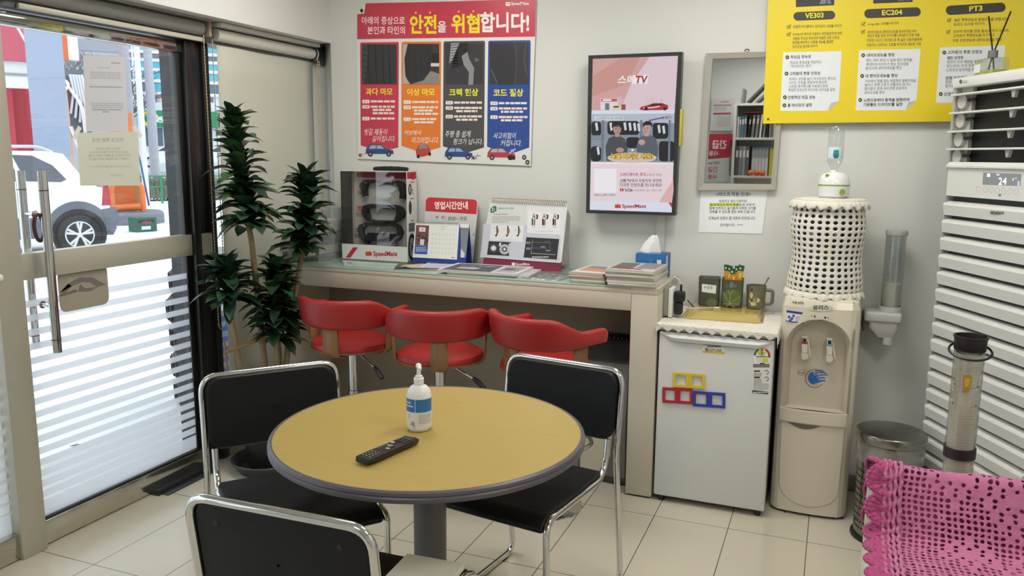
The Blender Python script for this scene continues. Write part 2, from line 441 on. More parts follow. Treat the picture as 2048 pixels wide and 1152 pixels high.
# paper notices on the door glass, seen from the back
PAPERB = bpy.data.materials.new('backlit_paper'); PAPERB.use_nodes = True
_n = PAPERB.node_tree; _b = _n.nodes['Principled BSDF']; _b.inputs['Base Color'].default_value = rgb('dcdce0'); _b.inputs['Roughness'].default_value = 0.8
_t = _n.nodes.new('ShaderNodeBsdfTranslucent'); _t.inputs[0].default_value = rgb('d2d2da'); _x = _n.nodes.new('ShaderNodeMixShader'); _x.inputs[0].default_value = 0.22
_n.links.new(_b.outputs[0], _x.inputs[1]); _n.links.new(_t.outputs[0], _x.inputs[2]); _n.links.new(_x.outputs[0], _n.nodes['Material Output'].inputs[0])
PX = -2.773 + 0.0056
def wall_sheet(c4): return homog([(0, 0), (1, 0), (1, 1), (0, 1)], c4)
for k, (c4, lab) in enumerate((
    ([(2.398, 1.876), (2.604, 1.893), (2.593, 1.589), (2.387, 1.583)], 'white printed sheet taped on the door glass, above the cream one'),
    ([(2.343, 1.577), (2.643, 1.590), (2.637, 1.363), (2.340, 1.372)], 'cream notice sheet taped on the door glass below a white sheet'))):
    f = wall_sheet(c4); m = MB()
    pm = PAPERB if k == 0 else M('cream_sheet', 'd3d6c8', 0.8)
    O = (PX, 0, 0); m.prism([f(0, 0), f(1, 0), f(1, 1), f(0, 1)], O, (0, 1, 0), (0, 0, 1), (1, 0, 0), 0.0004, pm)
    q = Pr(m, (PX + 0.0004, 0, 0), (0, 1, 0), (0, 0, 1), (1, 0, 0), f)
    if k == 0:
        g = 'b9b9bf'
        q.dashes(0.65, 0.88, 0.08, 0.02, 'a9a9b0'); q.dashes(0.3, 0.62, 0.15, 0.015, g)
        for y in (0.21, 0.235, 0.26, 0.285): q.dashes(0.14, 0.86, y, 0.017, g)
        q.dashes(0.12, 0.9, 0.40, 0.02, 'a5a5ac')
        for y in (0.62, 0.645, 0.67): q.dashes(0.14, 0.9, y, 0.017, g)
        q.dashes(0.16, 0.85, 0.70, 0.02, 'a5a5ac'); q.dashes(0.4, 0.55, 0.73, 0.02, 'a5a5ac')
    else:
        g = 'aeb1a4'
        q.text('마스크 착용 안내', 0.25, 0.10, 0.76, 0.19, g, 2, 0.02, mirror=True)
        for i, (t, a, b) in enumerate((('답답하고 힘드시겠지만', .3, .7), ('실내 마스크 항시 착용으로 모두가', .2, .82), ('함께 안전하고 슬기롭게 어려운 시기를', .17, .86), ('극복할 수 있도록 협조 부탁 드립니다', .17, .84))):
            q.text(t, a, 0.28 + i * 0.065, b, 0.325 + i * 0.065, g, 2, 0.01, mirror=True)
        q.text('고객님의 안전이 곧 저희의 안전입니다', .16, .62, .87, .66, g, 2, mirror=True); q.text('감사합니다', .5, .78, .72, .83, g, 2, mirror=True)
    o = m.build('paper_notice', None, smooth=False); tag(o, lab, 'notice')
    for (a, b, an) in ((0.0, 0.0, 55), (1.0, 0.0, -55)) if k else ():
        tp = MB(); yy, zz = f(a, b); ca, sa = math.cos(math.radians(an)), math.sin(math.radians(an)); L, H = 0.028, 0.009
        tp.prism([(yy + ca * x - sa * y, zz + sa * x + ca * y) for x, y in ((-L, -H), (L, -H), (L, H), (-L, H))], (PX + 0.0007, 0, 0), (0, 1, 0), (0, 0, 1), (1, 0, 0), 0.0002, ink('e6e6e6'))
        tp.build('tape', o)

# roller blinds under the header
RB = thing('roller_blind', 'grey roller blind rolled up above the glass door', 'blind', (-2.712, 2.545, 2.056))
GREYT = M('blind_roll_grey', '8b8b86', 0.55, noise=0.05, nscale=8, aniso=(1, 12, 1))
MB().tube([(0, -0.48, 0), (0, 0.435, 0)], 0.031, GREYT, 24).build('fabric_roll', RB)
MB().rbox(-0.008, 0.008, -0.45, 0.455, -0.058, -0.038, M('blind_bar', 'c3c0b0', 0.35), 0.004).build('bottom_bar', RB)
c = MB(); c.rbox(-0.03, 0.045, -0.51, 0.475, 0.031, 0.039, M('head_rail', 'a8a7a1', 0.35, metal=0.4), 0.003); c.build('head_rail', RB)
for y in (-0.50, 0.455):
    b = MB(); b.rbox(-0.035, 0.035, y, y + 0.02, -0.035, 0.035, M('bracket_tan' if y > 0 else 'bracket_dark', 'a08f7c' if y > 0 else '3a3d3f', 0.5), 0.006); b.build('bracket', RB)
cch = bead_chain('bead_chain', 2.987, 3.041, -2.70, 2.03, 0.70, None); cch.parent = RB; cch.location = (2.712, -2.545, -2.056)
FABRIC = M('blind_fabric', 'c9cabd', 0.85, bump=0.25, bscale=700, noise=0.02, nscale=300)
RW = thing('roller_blind', 'white roller blind pulled down over the window behind the plant', 'blind', (-2.712, 3.45, 2.041))
MB().tube([(0, -0.378, 0), (0, 0.375, 0)], 0.028, M('blind_roll_white', 'd9d8cf', 0.6), 24).build('fabric_roll', RW)
rows = []
for i in range(13):
    z = -0.02 - 1.86 * i / 12; rows.append([(-0.012 + 0.003 * math.sin(i * 0.9 + j), -0.42 - 0.035 * i / 12 + 0.83 * j / 10, z) for j in range(11)])
rows = [[(p[0], -0.355 + (p[1] + 0.42) * 0.90, p[2]) for p in r] for r in rows]
solid(MB().grid(rows, FABRIC).build('fabric', RW), 0.0012)
MB().rbox(-0.02, 0.0, -0.42, 0.37, -1.905, -1.88, WHITEP, 0.004).build('bottom_bar', RW)
MB().rbox(-0.03, 0.05, -0.388, 0.38, 0.033, 0.052, M('head_rail_white', 'd5d6d2', 0.3), 0.003).build('head_rail', RW)
b = MB(); b.tube([(0, 0.376, 0), (0, 0.388, 0)], 0.034, WHITEP, 24); b.tube([(0, 0.370, 0), (0, 0.374, 0)], 0.036, DARK, 24); b.build('end_cap', RW)
cch = bead_chain('bead_chain', 3.822, 3.838, -2.678, 2.02, 0.98, None, mat='c8b684'); cch.parent = RW; cch.location = (2.712, -3.45, -2.041)

# ceiling lamps (out of the frame, they light the room)
def ceiling_lamp(x, y, lab):
    t = thing('ceiling_light', lab, 'ceiling light', (x, y, 2.6), 0, 'recessed ceiling lights')
    f = MB()
    for a0, a1, b0, b1 in ((-.32, .32, -.32, -.29), (-.32, .32, .29, .32), (-.32, -.29, -.29, .29), (.29, .32, -.29, .29)): f.box(a0, a1, b0, b1, -0.03, 0, WHITEP)
    f.build('frame', t)
    em = bpy.data.materials.get('lamp_diffuser')
    if not em:
        em = bpy.data.materials.new('lamp_diffuser'); em.use_nodes = True; b = em.node_tree.nodes['Principled BSDF']
        b.inputs['Emission Color'].default_value = (1.0, 0.97, 0.90, 1); b.inputs['Emission Strength'].default_value = LAMP_W
    MB().box(-.29, .29, -.29, .29, -0.012, -0.004, em).build('diffuser', t)
ceiling_lamp(-1.75, 2.80, 'square ceiling light over the round table')
ceiling_lamp(-0.30, 2.80, 'square ceiling light in front of the refrigerator')
ceiling_lamp(-0.75, -0.35, 'added unseen ceiling light brightening the bookshelf in the mirror')  # added lamp, unseen, lifts the shelf and rear wall in the mirror
ceiling_lamp(0.80, 1.5, 'square ceiling light above the waiting seat')

# ------------------------------------------------------------------ things on the back wall
XU, ZU, NU = (1, 0, 0), (0, 0, 1), (0, -1, 0)
SHINK = lambda h: M('gloss_' + h, h, 0.32)

# tyre-safety poster
f = homog([(0, 0), (1355, 0), (1355, 1152), (0, 1152)], [(-2.4681, 2.3092), (-1.3455, 2.2406), (-1.3326, 1.4325), (-2.4942, 1.4171)])
m = MB()
out = [(50, 95), (100, 88), (108, 22), (600, 12), (1265, -8), (1258, 250), (1240, 700), (1228, 1124), (640, 1100), (57, 1076), (52, 600)]
m.prism([f(a, b) for a, b in out], (0, 3.830, 0), XU, ZU, NU, 0.003, ink('dedfdb', 0.4))
q = Pr(m, (0, 3.827, 0), XU, ZU, NU, f, SHINK)
RED, ORG, GRY, BLU = 'c43b51', 'e07a2c', '4b4b4d', '2b4a94'
q.poly([(52, 97), (100, 90), (109, 22), (600, 12), (1264, -8), (1257, 248), (52, 266)], RED)
q.poly([(52, 97), (100, 90), (109, 22), (88, 55)], 'e4e4e0', 2); q.ell(83, 72, 11, 13, '1d1d1d', 3)
q.text('아래의 증상으로', 82, 112, 375, 166, 'f2eeea', 2, 0.012); q.text('본인과 타인의', 122, 178, 375, 232, 'f2eeea', 2, 0.012)
q.text('안전', 408, 100, 590, 228, 'f5df28', 2, 0.03); q.text('을', 597, 142, 656, 220, 'f2eeea', 2, 0.015)
q.text('위협', 690, 93, 882, 226, 'f5df28', 2, 0.03); q.text('합니다!', 886, 82, 1218, 220, 'f2eeea', 2, 0.03)
for x, y in ((449, 87), (546, 85), (740, 78), (840, 76)): q.ell(x, y, 7, 7, 'f5c928', 2, 10)
q.rr(1058, 14, 1090, 40, 6, 'f0e8e6', 2); q.line([(1060, 27), (1072, 22), (1088, 26)], 4, RED, 3); q.text('SpeedMate', 1096, 12, 1216, 40, 'f0e8e6', 2, 0.02)
cols = [(72, 335, RED, '과다 마모', (110, 292)), (352, 622, ORG, '이상 마모', (390, 577)), (637, 919, GRY, '크렉 현상', (676, 872)), (940, 1228, BLU, '코드 절상', (975, 1178))]
for k, (x0, x1, c, t, (a, b)) in enumerate(cols):
    cx = (x0 + x1) / 2; sh = -k * 4
    q.poly([(x0 + 5, 288 + sh), (x1 - 5, 284 + sh), (x1, 296 + sh), (x1 - 4 - 2 * k, 1000), (cx, 1028 + 6 * k), (x0 + 4 - 4 * k, 985 + 3 * k), (x0, 300 + sh)], c)
    p0, p1 = x0 + 12, x1 - 14
    q.rect(p0, 300 + sh, p1, 572, '39383c', 2)
    q.text(t, a, 596 + 2 * k, b, 645 + 3 * k, 'e9e43a' if k else 'f2dc3a', 2, 0.025)
    y = 676 + 4 * k
    for n, (lines) in enumerate(((1, 3, 1), (1, 3, 2), (1, 2, 2), (1, 2, 2))[k]):
        q.rr(x0 + 15, y, x0 + 64, y + 24, 6, 'efe9e2', 2); q.text(('현 상', '문제점', '원 인')[n], x0 + 24, y + 5, x0 + 55, y + 20, c, 3, 0.01)
        for l in range(lines): q.dashes(x0 + 72 + (14 if l else 0), x1 - 22 - (l % 2) * 30, y + 4 + l * 22, 14, 'eadfd4', 2, k * 7 + n)
        y += 36 + (lines - 1) * 22
q.poly([(85, 300), (130, 300), (120, 430), (98, 570), (86, 570)], '4a484c', 3)
for x in (135, 183, 232, 275): q.line([(x - 8, 300), (x - 6, 430), (x + 4, 570)], 5, '19191b', 3)
for y in (330, 370, 410, 450, 490, 530): q.line([(86, y), (128, y + 10)], 4, '1b1b1d', 4)
q.poly([(362, 298), (395, 298), (372, 400), (380, 520), (410, 570), (362, 570)], 'b5aca0', 3); q.poly([(395, 298), (560, 298), (550, 480), (500, 545), (410, 555), (378, 500), (375, 400)], '2e2d30', 4)
q.rect(556, 360, 608, 420, '232326', 3); q.rect(550, 428, 608, 450, 'd0cdca', 4); q.poly([(500, 545), (550, 480), (608, 500), (608, 570), (420, 570)], '8c8480', 3)
for x in (430, 470, 510): q.line([(x, 300), (x - 8, 420), (x, 540)], 3, '3a393d', 5)
q.poly([(688, 293), (745, 291), (715, 400), (675, 430)], 'a5a5a8', 3)
for y in range(300, 430, 18): q.line([(678, y + 8), (735, y)], 5, '3f3f42', 4)
q.poly([(745, 291), (800, 291), (808, 370), (770, 440), (690, 470), (700, 400)], '232326', 4); q.poly([(760, 380), (800, 350), (812, 400), (845, 460), (838, 575), (805, 575), (810, 490), (775, 440)], '8b8b8f', 5); q.poly([(850, 390), (885, 405), (850, 420)], '6a6a6e', 5)
q.poly([(950, 288), (1120, 288), (1140, 430), (1125, 575), (1010, 575), (960, 470)], '333236', 3); q.line([(1122, 288), (1133, 430), (1120, 575)], 5, '56555b', 4); q.line([(1195, 300), (1185, 420), (1205, 520)], 10, '4d4c52', 4); q.line([(960, 470), (1000, 560)], 6, '67666c', 4)
for t, x0, y0, x1, y1 in (('빗길 제동이', 98, 872, 250, 916), ('길어집니다.', 152, 920, 308, 960), ('커브에서', 368, 882, 480, 916), ('미끄러집니다.', 420, 928, 602, 970), ('주행 중 쉽게', 645, 886, 815, 930), ('펑크가 납니다.', 700, 938, 900, 980), ('사고위험이', 972, 898, 1122, 940), ('커집니다.', 1022, 948, 1164, 990)):
    q.text(t, x0, y0, x1, y1, 'f3efe9', 2, 0.0, slant=8)
def print_car(cx, cy, s, c):
    q.poly([(cx - 95 * s, cy + 20), (cx - 92 * s, cy - 12), (cx - 70 * s, cy - 42), (cx + 10 * s, cy - 44), (cx + 45 * s, cy - 14), (cx + 92 * s, cy - 4), (cx + 96 * s, cy + 22)], c, 3)
    q.poly([(cx - 72 * s, cy - 14), (cx - 60 * s, cy - 36), (cx - 25 * s, cy - 37), (cx - 25 * s, cy - 14)], '9db6c8', 4); q.poly([(cx - 19 * s, cy - 14), (cx - 19 * s, cy - 37), (cx + 8 * s, cy - 37), (cx + 34 * s, cy - 14)], '9db6c8', 4)
    for dx in (-62, 62): q.ell(cx + dx * s, cy + 22, 17, 18, '1c1c1e', 5, 14); q.ell(cx + dx * s, cy + 22, 9, 10, '8d8d92', 6, 12)
print_car(204, 1022, 1, '2d4d86'); print_car(740, 1042, 1.0, '2d4d86'); print_car(1028, 1046, 1, 'b23a3f')
q.poly([(455, 1062), (448, 1020), (470, 985), (528, 980), (548, 1012), (552, 1045), (500, 1062)], 'b9473f', 3); q.poly([(466, 1010), (480, 984), (520, 984), (534, 1004)], '7d8f9e', 4); q.rect(458, 1050, 476, 1072, '1c1c1e', 4); q.rect(534, 1034, 552, 1054, '1c1c1e', 4)
q.ell(73, 1052, 10, 12, '222224', 3); q.ell(73, 1052, 5, 6, '9a9a9e', 4); q.line([(84, 1048), (115, 1042)], 7, 'b9b9bd', 3)
for x, y, r in ((850, 1068, 16), (868, 1052, 8), (885, 1056, 5), (835, 1072, 12)): q.ell(x, y, r, r * .8, 'a2a2a6', 7, 12)
for x, y, r in ((1104, 1022, 13), (1120, 1012, 8), (1090, 1035, 9)): q.ell(x, y, r, r * .8, 'b7aac4', 7, 12)
q.poly([(1070, 1060), (1122, 1055), (1124, 1082), (1075, 1080)], '1c1c1e', 7)
for x, y in ((1184, 1066), (1206, 1100)): q.ell(x, y, 15, 17, '2a2a2c', 3, 16); q.ell(x, y, 7, 8, 'a9a9ac', 4, 12)
tag(m.build('poster', smooth=False), 'big red headed tyre wear poster with four coloured columns on the wall', 'poster')

# wall screen
f = homog([(0, 0), (800, 0), (800, 1152), (0, 1152)], [(-1.1881, 2.0145), (-0.6096, 1.9903), (-0.5743, 1.1951), (-1.1704, 1.1722)])
TVR = thing('television', 'upright black framed screen on the wall showing a red car and two men', 'tv', (-0.9, 3.745, 1.6))
o = (-0.9, 3.745, 1.6)
m = MB(); fr = [f(88, 66), f(688, 42), f(644, 1092), f(72, 1076)]
m.prism([(a - o[0], b - o[2]) for a, b in fr], (0, 0.045, 0), XU, ZU, NU, 0.045, M('tv_bezel', '2c2d2e', 0.35))
m.rbox(-0.215, -0.20, 0.0, 0.03, -0.09, 0.05, M('tv_bezel', '2c2d2e'), 0.006)
m.build('bezel', TVR, smooth=False)
m = MB(); m.box(-0.10, 0.12, 0.045, 0.078, -0.16, 0.16, DARK); m.build('wall_bracket', TVR)
m = MB(); m.rbox(0.200, 0.224, 0.012, 0.05, -0.05, 0.115, ink('cfc24a'), 0.003); m.build('note_pad', TVR)
m = MB(); q = Pr(m, (-o[0], 0, -o[2]), XU, ZU, NU, f, lambda h: glow(h, 0.82))
q.poly([(116, 88), (662, 68), (640, 440), (108, 430)], 'e6cfd8', 1)
q.poly([(116, 88), (480, 75), (360, 250), (290, 420), (108, 428)], 'd9a9a6', 2); q.poly([(116, 200), (250, 110), (300, 80), (420, 77), (330, 250), (112, 330)], 'd29a92', 3)
q.text('스메', 272, 192, 384, 250, 'f7f4f4', 5, 0.03, slant=8); q.text('TV', 384, 196, 462, 246, 'b31e2c', 6, 0.03, slant=8); q.poly([(380, 196), (474, 190), (466, 246), (372, 250)], 'f7f4f4', 4)
q.rect(165, 340, 275, 415, 'e8e2e4', 4); q.rect(170, 343, 272, 362, 'd05a5a', 5); q.rect(180, 346, 235, 358, 'f2f0f0', 6); q.rect(195, 372, 222, 415, '6e7786', 5); q.poly([(240, 415), (244, 392), (258, 385), (284, 386), (294, 400), (294, 415)], 'e7d7a8', 6); q.rect(249, 390, 282, 400, '39404a', 7); q.rect(300, 380, 326, 416, 'a34a4a', 5)
for x, hh in ((275, 330), (290, 325), (308, 345), (465, 350), (485, 335), (500, 330), (520, 355), (550, 345)): q.rect(x, hh, x + 10, 415, 'e3c2c6', 3)
q.poly([(414, 412), (425, 396), (470, 384), (505, 372), (560, 371), (598, 385), (600, 408), (560, 416), (440, 418)], 'b2282c', 6); q.poly([(470, 388), (500, 376), (555, 376), (575, 386)], '2c1b20', 7); q.line([(440, 404), (500, 400), (545, 392)], 8, 'e9d4d4', 7)
for x in (458, 578): q.ell(x, 408, 13, 11, '1e1a1c', 8, 12)
q.poly([(108, 418), (640, 414), (638, 445), (107, 448)], 'dfe8f4', 5)
q.poly([(107, 442), (640, 438), (634, 752), (103, 748)], '8d97a5', 6); q.poly([(107, 442), (640, 438), (639, 500), (107, 485)], 'b9c4d2', 7)
q.rr(128, 456, 312, 482, 4, 'd7dde6', 8); q.text('Q. 효과적인 녹 제거 교체 방법', 140, 461, 306, 478, '3c424c', 9); q.poly([(470, 480), (575, 458), (575, 466), (480, 488)], '7a4e9c', 8); q.text('스메', 556, 454, 596, 476, '4a4a52', 9, 0.02); q.text('TV', 598, 454, 622, 474, 'b31e2c', 9, 0.02)
for x0, y0, x1, y1 in ((107, 490, 170, 582), (210, 486, 415, 575), (500, 498, 600, 600), (104, 648, 170, 745), (330, 590, 420, 660), (540, 615, 640, 745)): q.rr(x0, y0, x1, y1, 22, '15171b', 8)
for x, y in ((130, 500), (222, 500), (312, 498), (344, 500), (374, 502), (400, 504), (530, 515), (560, 520), (140, 655)): q.poly([(x, y), (x + 16, y - 6), (x + 22, y + 44), (x + 8, y + 50)], 'd7dbe6', 9)
for x in (182, 428, 610): q.line([(x, 480), (x - 6, 745)], 14, '737d8a', 9)
for y in (582, 600): q.line([(107, y), (200, y)], 10, '7f8996', 9)
def screen_man(cx, hy, skin, hair, shirt, turn):
    q.poly([(cx - 62, hy + 240), (cx - 70, hy + 150), (cx - 50, hy + 95), (cx - 14, hy + 78), (cx + 18, hy + 78), (cx + 54, hy + 98), (cx + 72, hy + 160), (cx + 62, hy + 240)], shirt, 10)
    q.rect(cx - 13 + turn * 4, hy + 55, cx + 15 + turn * 4, hy + 86, skin, 11); q.ell(cx + turn * 5, hy + 35, 26, 36, skin, 12, 18)
    q.poly([(cx - 30, hy + 30), (cx - 28, hy + 4), (cx - 8, hy - 12), (cx + 20, hy - 10), (cx + 32, hy + 8), (cx + 30, hy + 30), (cx + 20, hy + 14), (cx - 16, hy + 16)], hair, 13)
    for dx in (-11, 11): q.ell(cx + turn * 9 + dx, hy + 33, 4, 3, '241c1c', 13, 8)
    q.ell(cx + turn * 12, hy + 44, 4, 7, '9c7466', 13, 8); q.line([(cx + turn * 9 - 8, hy + 57), (cx + turn * 9 + 8, hy + 57)], 4, '8a5450', 13)
screen_man(268, 502, 'b9958a', '1b191b', '454b52', 1); screen_man(466, 498, 'c6a096', '171517', '58606c', -1)
q.line([(242, 520), (300, 522)], 5, '151517', 14); q.ell(292, 672, 26, 16, 'b9958a', 14); q.ell(430, 622, 22, 18, 'c6a096', 14); q.line([(408, 660), (428, 625)], 24, '58606c', 13)
q.ell(368, 722, 158, 34, 'dcc7bb', 12, 30); q.ell(372, 672, 9, 8, 'e6e6e8', 14)
q.text('녹을 제거한 다음!', 230, 690, 504, 732, '241a08', 15, 0.07); q.text('녹을 제거한 다음!', 231, 690, 503, 731, 'f0c42c', 16, 0.03)
q.poly([(103, 748), (634, 752), (624, 1008), (98, 1000)], 'efdde4', 7); q.poly([(540, 1006), (632, 860), (634, 930), (624, 1008)], 'e6b9b4', 8); q.poly([(103, 748), (634, 752), (633, 764), (103, 760)], 'f6eef2', 8)
q.rr(124, 792, 268, 945, 4, 'f8f4f8', 8)
q.text('구독하고 스메TV 구독하기', 122, 952, 262, 968, '3a3036', 9, 0.01)
q.text('스피드메이트 공식', 290, 817, 454, 840, 'b52c5c', 9, 0.02); q.text('유튜브 채널', 460, 820, 558, 841, 'c04d78', 9)
q.text('스메 TV', 290, 856, 362, 882, '1f1a20', 9, 0.025); q.text('에서 자동차와 관련된', 364, 857, 558, 880, '443a44', 9, 0.01); q.text('다양한 컨텐츠를 만나보세요!', 290, 884, 560, 908, '443a44', 9, 0.01)
q.rr(290, 918, 314, 936, 5, 'c4202a', 9); q.poly([(298, 922), (298, 932), (308, 927)], 'f7f2f4', 10); q.text('YouTube', 319, 917, 372, 938, '241e24', 9, 0.03); q.text("스피드메이트 또는 '스메TV' 검색", 380, 922, 558, 938, '6c626c', 9)
q.poly([(98, 1000), (624, 1008), (622, 1072), (97, 1055)], 'e3e8f8', 8); q.poly([(600, 1008), (624, 1010), (623, 1042)], 'c62f44', 9)
q.rr(257, 1018, 296, 1044, 7, 'd0392c', 9); q.poly([(259, 1028), (275, 1022), (295, 1030), (294, 1022), (262, 1018)], 'e8a06a', 10); q.text('SpeedMate', 303, 1019, 458, 1050, 'b02536', 9, 0.03)
m.build('screen', TVR, smooth=False)
m = MB(); m.rbox(-0.79, -0.748, 3.826, 3.836, 1.02, 1.30, M('raceway_white', 'd2d3cf', 0.5), 0.002)
tag(m.build('cable_raceway'), 'white cable raceway running down the wall below the screen', 'cable cover')

# mirror and the notice under it
f = homog([(0, 0), (576, 0), (576, 1152), (0, 1152)], [(-0.6667, 2.002), (-0.2357, 1.984), (-0.1837, 1.1146), (-0.6279, 1.0934)])
MR = thing('wall_mirror', 'rectangular mirror with pale wood frame reflecting a bookshelf', 'mirror', (-0.42, 3.835, 1.65))
o = MR.location; loc = lambda p: (p[0] - o[0], p[1] - o[2])
FRM = M('mirror_frame', 'a3a096', 0.5, noise=0.06, nscale=40)
ou = [loc(f(*p)) for p in ((96, 48), (560, 36), (498, 833), (48, 836))]; inn = [loc(f(*p)) for p in ((134, 80), (528, 68), (470, 802), (84, 797))]
m = MB(); vs = []
for ring, y in ((ou, -0.001), (ou, -0.026), (inn, -0.022), (inn, -0.012)): vs += [(a, y, b) for a, b in ring]
m.add(vs, [(r * 4 + k, r * 4 + (k + 1) % 4, r * 4 + 4 + (k + 1) % 4, r * 4 + 4 + k) for r in range(3) for k in range(4)], FRM)
m.build('frame', MR, smooth=False)
m = MB(); m.prism(inn, (0, -0.008, 0), XU, ZU, NU, 0.005, M('mirror_silver', 'c6c8c8', 0.015, metal=1.0)); m.build('mirror_glass', MR, smooth=False)
m = MB(); a, b = loc(f(330, 40)); m.tube([(a + 0.010 * math.cos(t), -0.012, b + 0.004 + 0.009 * math.sin(t)) for t in [PI * k / 8 for k in range(9)]], 0.0022, DARK, 6); m.build('hook', MR)
m = MB(); nt4 = [f(62, 824), f(448, 828), f(418, 1090), f(48, 1080)]
m.prism(nt4, (0, 3.8345, 0), XU, ZU, NU, 0.001, ink('eef0f2', 0.6)); q = Pr(m, (0, 3.8335, 0), XU, ZU, NU, f)
q.text('<마스크 착용 안내>', 152, 848, 350, 872, '24262a', 2, 0.012)
q.text('답답하고 힘드시겠지만', 168, 892, 328, 908, '3a3c40', 2, 0.01); q.rect(112, 912, 292, 930, 'd3df4e', 2)
q.text("'실내 마스크 항시 착용'으로 모두가", 112, 913, 374, 929, '2f3236', 3, 0.01); q.text('함께 안전하고 슬기롭게 어려운 시기를', 112, 933, 380, 950, '3a3c40', 2, 0.01)
q.text('극복할 수 있도록 협조 부탁 드립니다.', 112, 953, 378, 971, '3a3c40', 2, 0.01); q.text('고객님의 안전이 곧 저희의 안전입니다.', 106, 990, 378, 1008, '3a3c40', 2, 0.01)
q.text('감사합니다.  ^^^^', 174, 1030, 306, 1046, '3a3c40', 2, 0.01)
tag(m.build('mask_notice', smooth=False), 'white mask wearing notice on the wall just below the mirror', 'notice')

# yellow tyre banner
f = homog([(0, 0), (2048, 0), (2048, 1009), (0, 1009)], [(-0.4148, 2.1836), (0.6283, 2.1199), (0.6776, 1.5981), (-0.3839, 1.6007)])
BN = thing('tyre_banner', 'yellow vinyl tyre banner hung across the top right of the wall', 'banner', (0.15, 3.83, 1.66))
o = BN.location; YEL = 'e7d020'
m = MB(); a0 = f(105, 925); a1 = f(160, -40)
m.prism([(a0[0] - o[0], a0[1] - o[2]), (0.668 - o[0], a0[1] - o[2] + 0.004), (0.64 - o[0], 0.80), (a1[0] - 0.012 - o[0], 0.80)], (0, -0.027, 0), XU, ZU, NU, 0.002, M('vinyl_yellow', YEL, 0.42))
q = Pr(m, (-o[0], -0.029, -o[2]), XU, ZU, NU, f)
DK, GR, LT = '3b3a36', '5b5648', '6d7076'
for pts in ([(350, -60), (640, -70), (634, 46), (350, 60)], [(925, -70), (1220, -80), (1217, 22), (925, 34)], [(1530, -90), (1760, -90), (1760, -10), (1528, 4)]):
    q.poly(pts, '33332f', 1); (x0, y0), (x1, y1) = pts[3], pts[2]
    q.poly([(x1 - 110, y1 - 8), (x1 - 20, y1 - 12), (x1 - 40, y1 - 60), (x1 - 90, y1 - 55)], '7d8288', 2); q.line([(x1 - 60, y1 - 5), (x1 - 45, y1 - 60)], 8, '23231f', 3)
for (x0, y0, x1, y1, rs), t, (a, b) in (((332, 92, 642, 156, -10), 'VE303', (418, 556)), ((858, 68, 1278, 136, -14), 'EC204', (990, 1140)), ((1464, 38, 1908, 108, -22), 'PT3', (1638, 1736))):
    hh = (y1 - y0) / 2; pts = []
    for k in range(11): an = PI / 2 + PI * k / 10; pts.append((x0 + hh + hh * math.cos(an), (y0 + y1) / 2 - hh * math.sin(an) - rs / 2))
    for k in range(11): an = -PI / 2 + PI * k / 10; pts.append((x1 - hh + hh * math.cos(an), (y0 + y1) / 2 - hh * math.sin(an) + rs / 2))
    q.poly(pts, DK, 1); q.text(t, a, (y0 + y1) / 2 - 20, b, (y0 + y1) / 2 + 20, 'ece03a', 2, 0.025, rise=-5)
def tick(x, y):
    for p in ([(x, y), (x + 26, y)], [(x, y), (x, y + 24)], [(x, y + 24), (x + 26, y + 24)], [(x + 26, y + 8), (x + 26, y + 24)]): q.line(p, 3, '6b6340', 1)
    q.line([(x + 5, y + 8), (x + 12, y + 17), (x + 30, y - 6)], 5, '36342c', 2)
for x, y in ((283, 196), (282, 253), (836, 176), (834, 234), (1474, 148), (1468, 234)): tick(x, y)
def para(lines, rs=-6):
    for t, x0, y0, x1, c, bo in lines: q.text(t, x0, y0, x1, y0 + (24 if bo < 0.015 else 27), c, 3, bo, rise=rs)
para([('조용한 하이클래스 승차감의 고효율 타이어', 330, 194, 690, GR, .008), ('DUNLOP 독자의 사일런스 테크놀로지에 의해', 328, 250, 690, GR, .008), ('개발된 최상급 정숙성과 탁월한 조종 안정성.', 328, 282, 676, GR, .008), ('환경을 배려하고 고효율 성능을 융합한', 325, 312, 628, GR, .008), ('프리미엄 컴포트 타이어', 324, 344, 510, GR, .008),
      ('Long Life 고효율 타이어', 884, 176, 1112, GR, .008), ('내마모성능과 내편마모성능을 동시에 향상 시켜', 882, 234, 1244, GR, .008), ('회당수명을 향상 타이어를 낭비없이 오래 사용', 880, 262, 1268, GR, .008), ('다양한 사이즈 라인업으로 폭 넓은 사용자들에게', 878, 296, 1284, GR, .008), ('대응하는 오래가는 고효율 타이어의 새로운 기준', 876, 330, 1280, GR, .008),
      ('높은 주행성능과 환경성능을 양립시킨', 1526, 144, 1918, GR, .008), ('온로드 SUV용 타이어', 1522, 178, 1750, GR, .008), ('SUV의 운전을 한층 즐겁게 하기 위하여,', 1520, 230, 1934, GR, .008), ('고차원의 주행성능을 추구하고,', 1518, 262, 1830, GR, .008), ('조종 안정성능과 내마모성능을 향상', 1514, 296, 1880, GR, .008)], -8)
for pts in ([(262, 396), (684, 386), (690, 396), (668, 758), (586, 830), (240, 832), (234, 824), (256, 402)], [(826, 380), (1270, 370), (1276, 380), (1246, 752), (1168, 826), (800, 828), (794, 820), (820, 386)], [(1428, 360), (1900, 344), (1904, 360), (1860, 766), (1396, 772), (1390, 762), (1420, 366)]):
    q.poly(pts, 'e3e7ec', 1)
for x, y in ((668, 758), (1246, 752)): q.poly([(x, y), (x - 82, y + 72), (x - 58, y + 14)], 'b9bcc0', 2)
for x, y in ((286, 433), (280, 554), (268, 730), (264, 790), (850, 418), (842, 572), (828, 750), (1452, 398), (1426, 706)):
    q.ell(x, y, 14, 15, '2f3a22', 2, 16); q.poly([(x - 5, y - 7), (x - 5, y + 7), (x + 7, y)], 'dfe34a', 3)
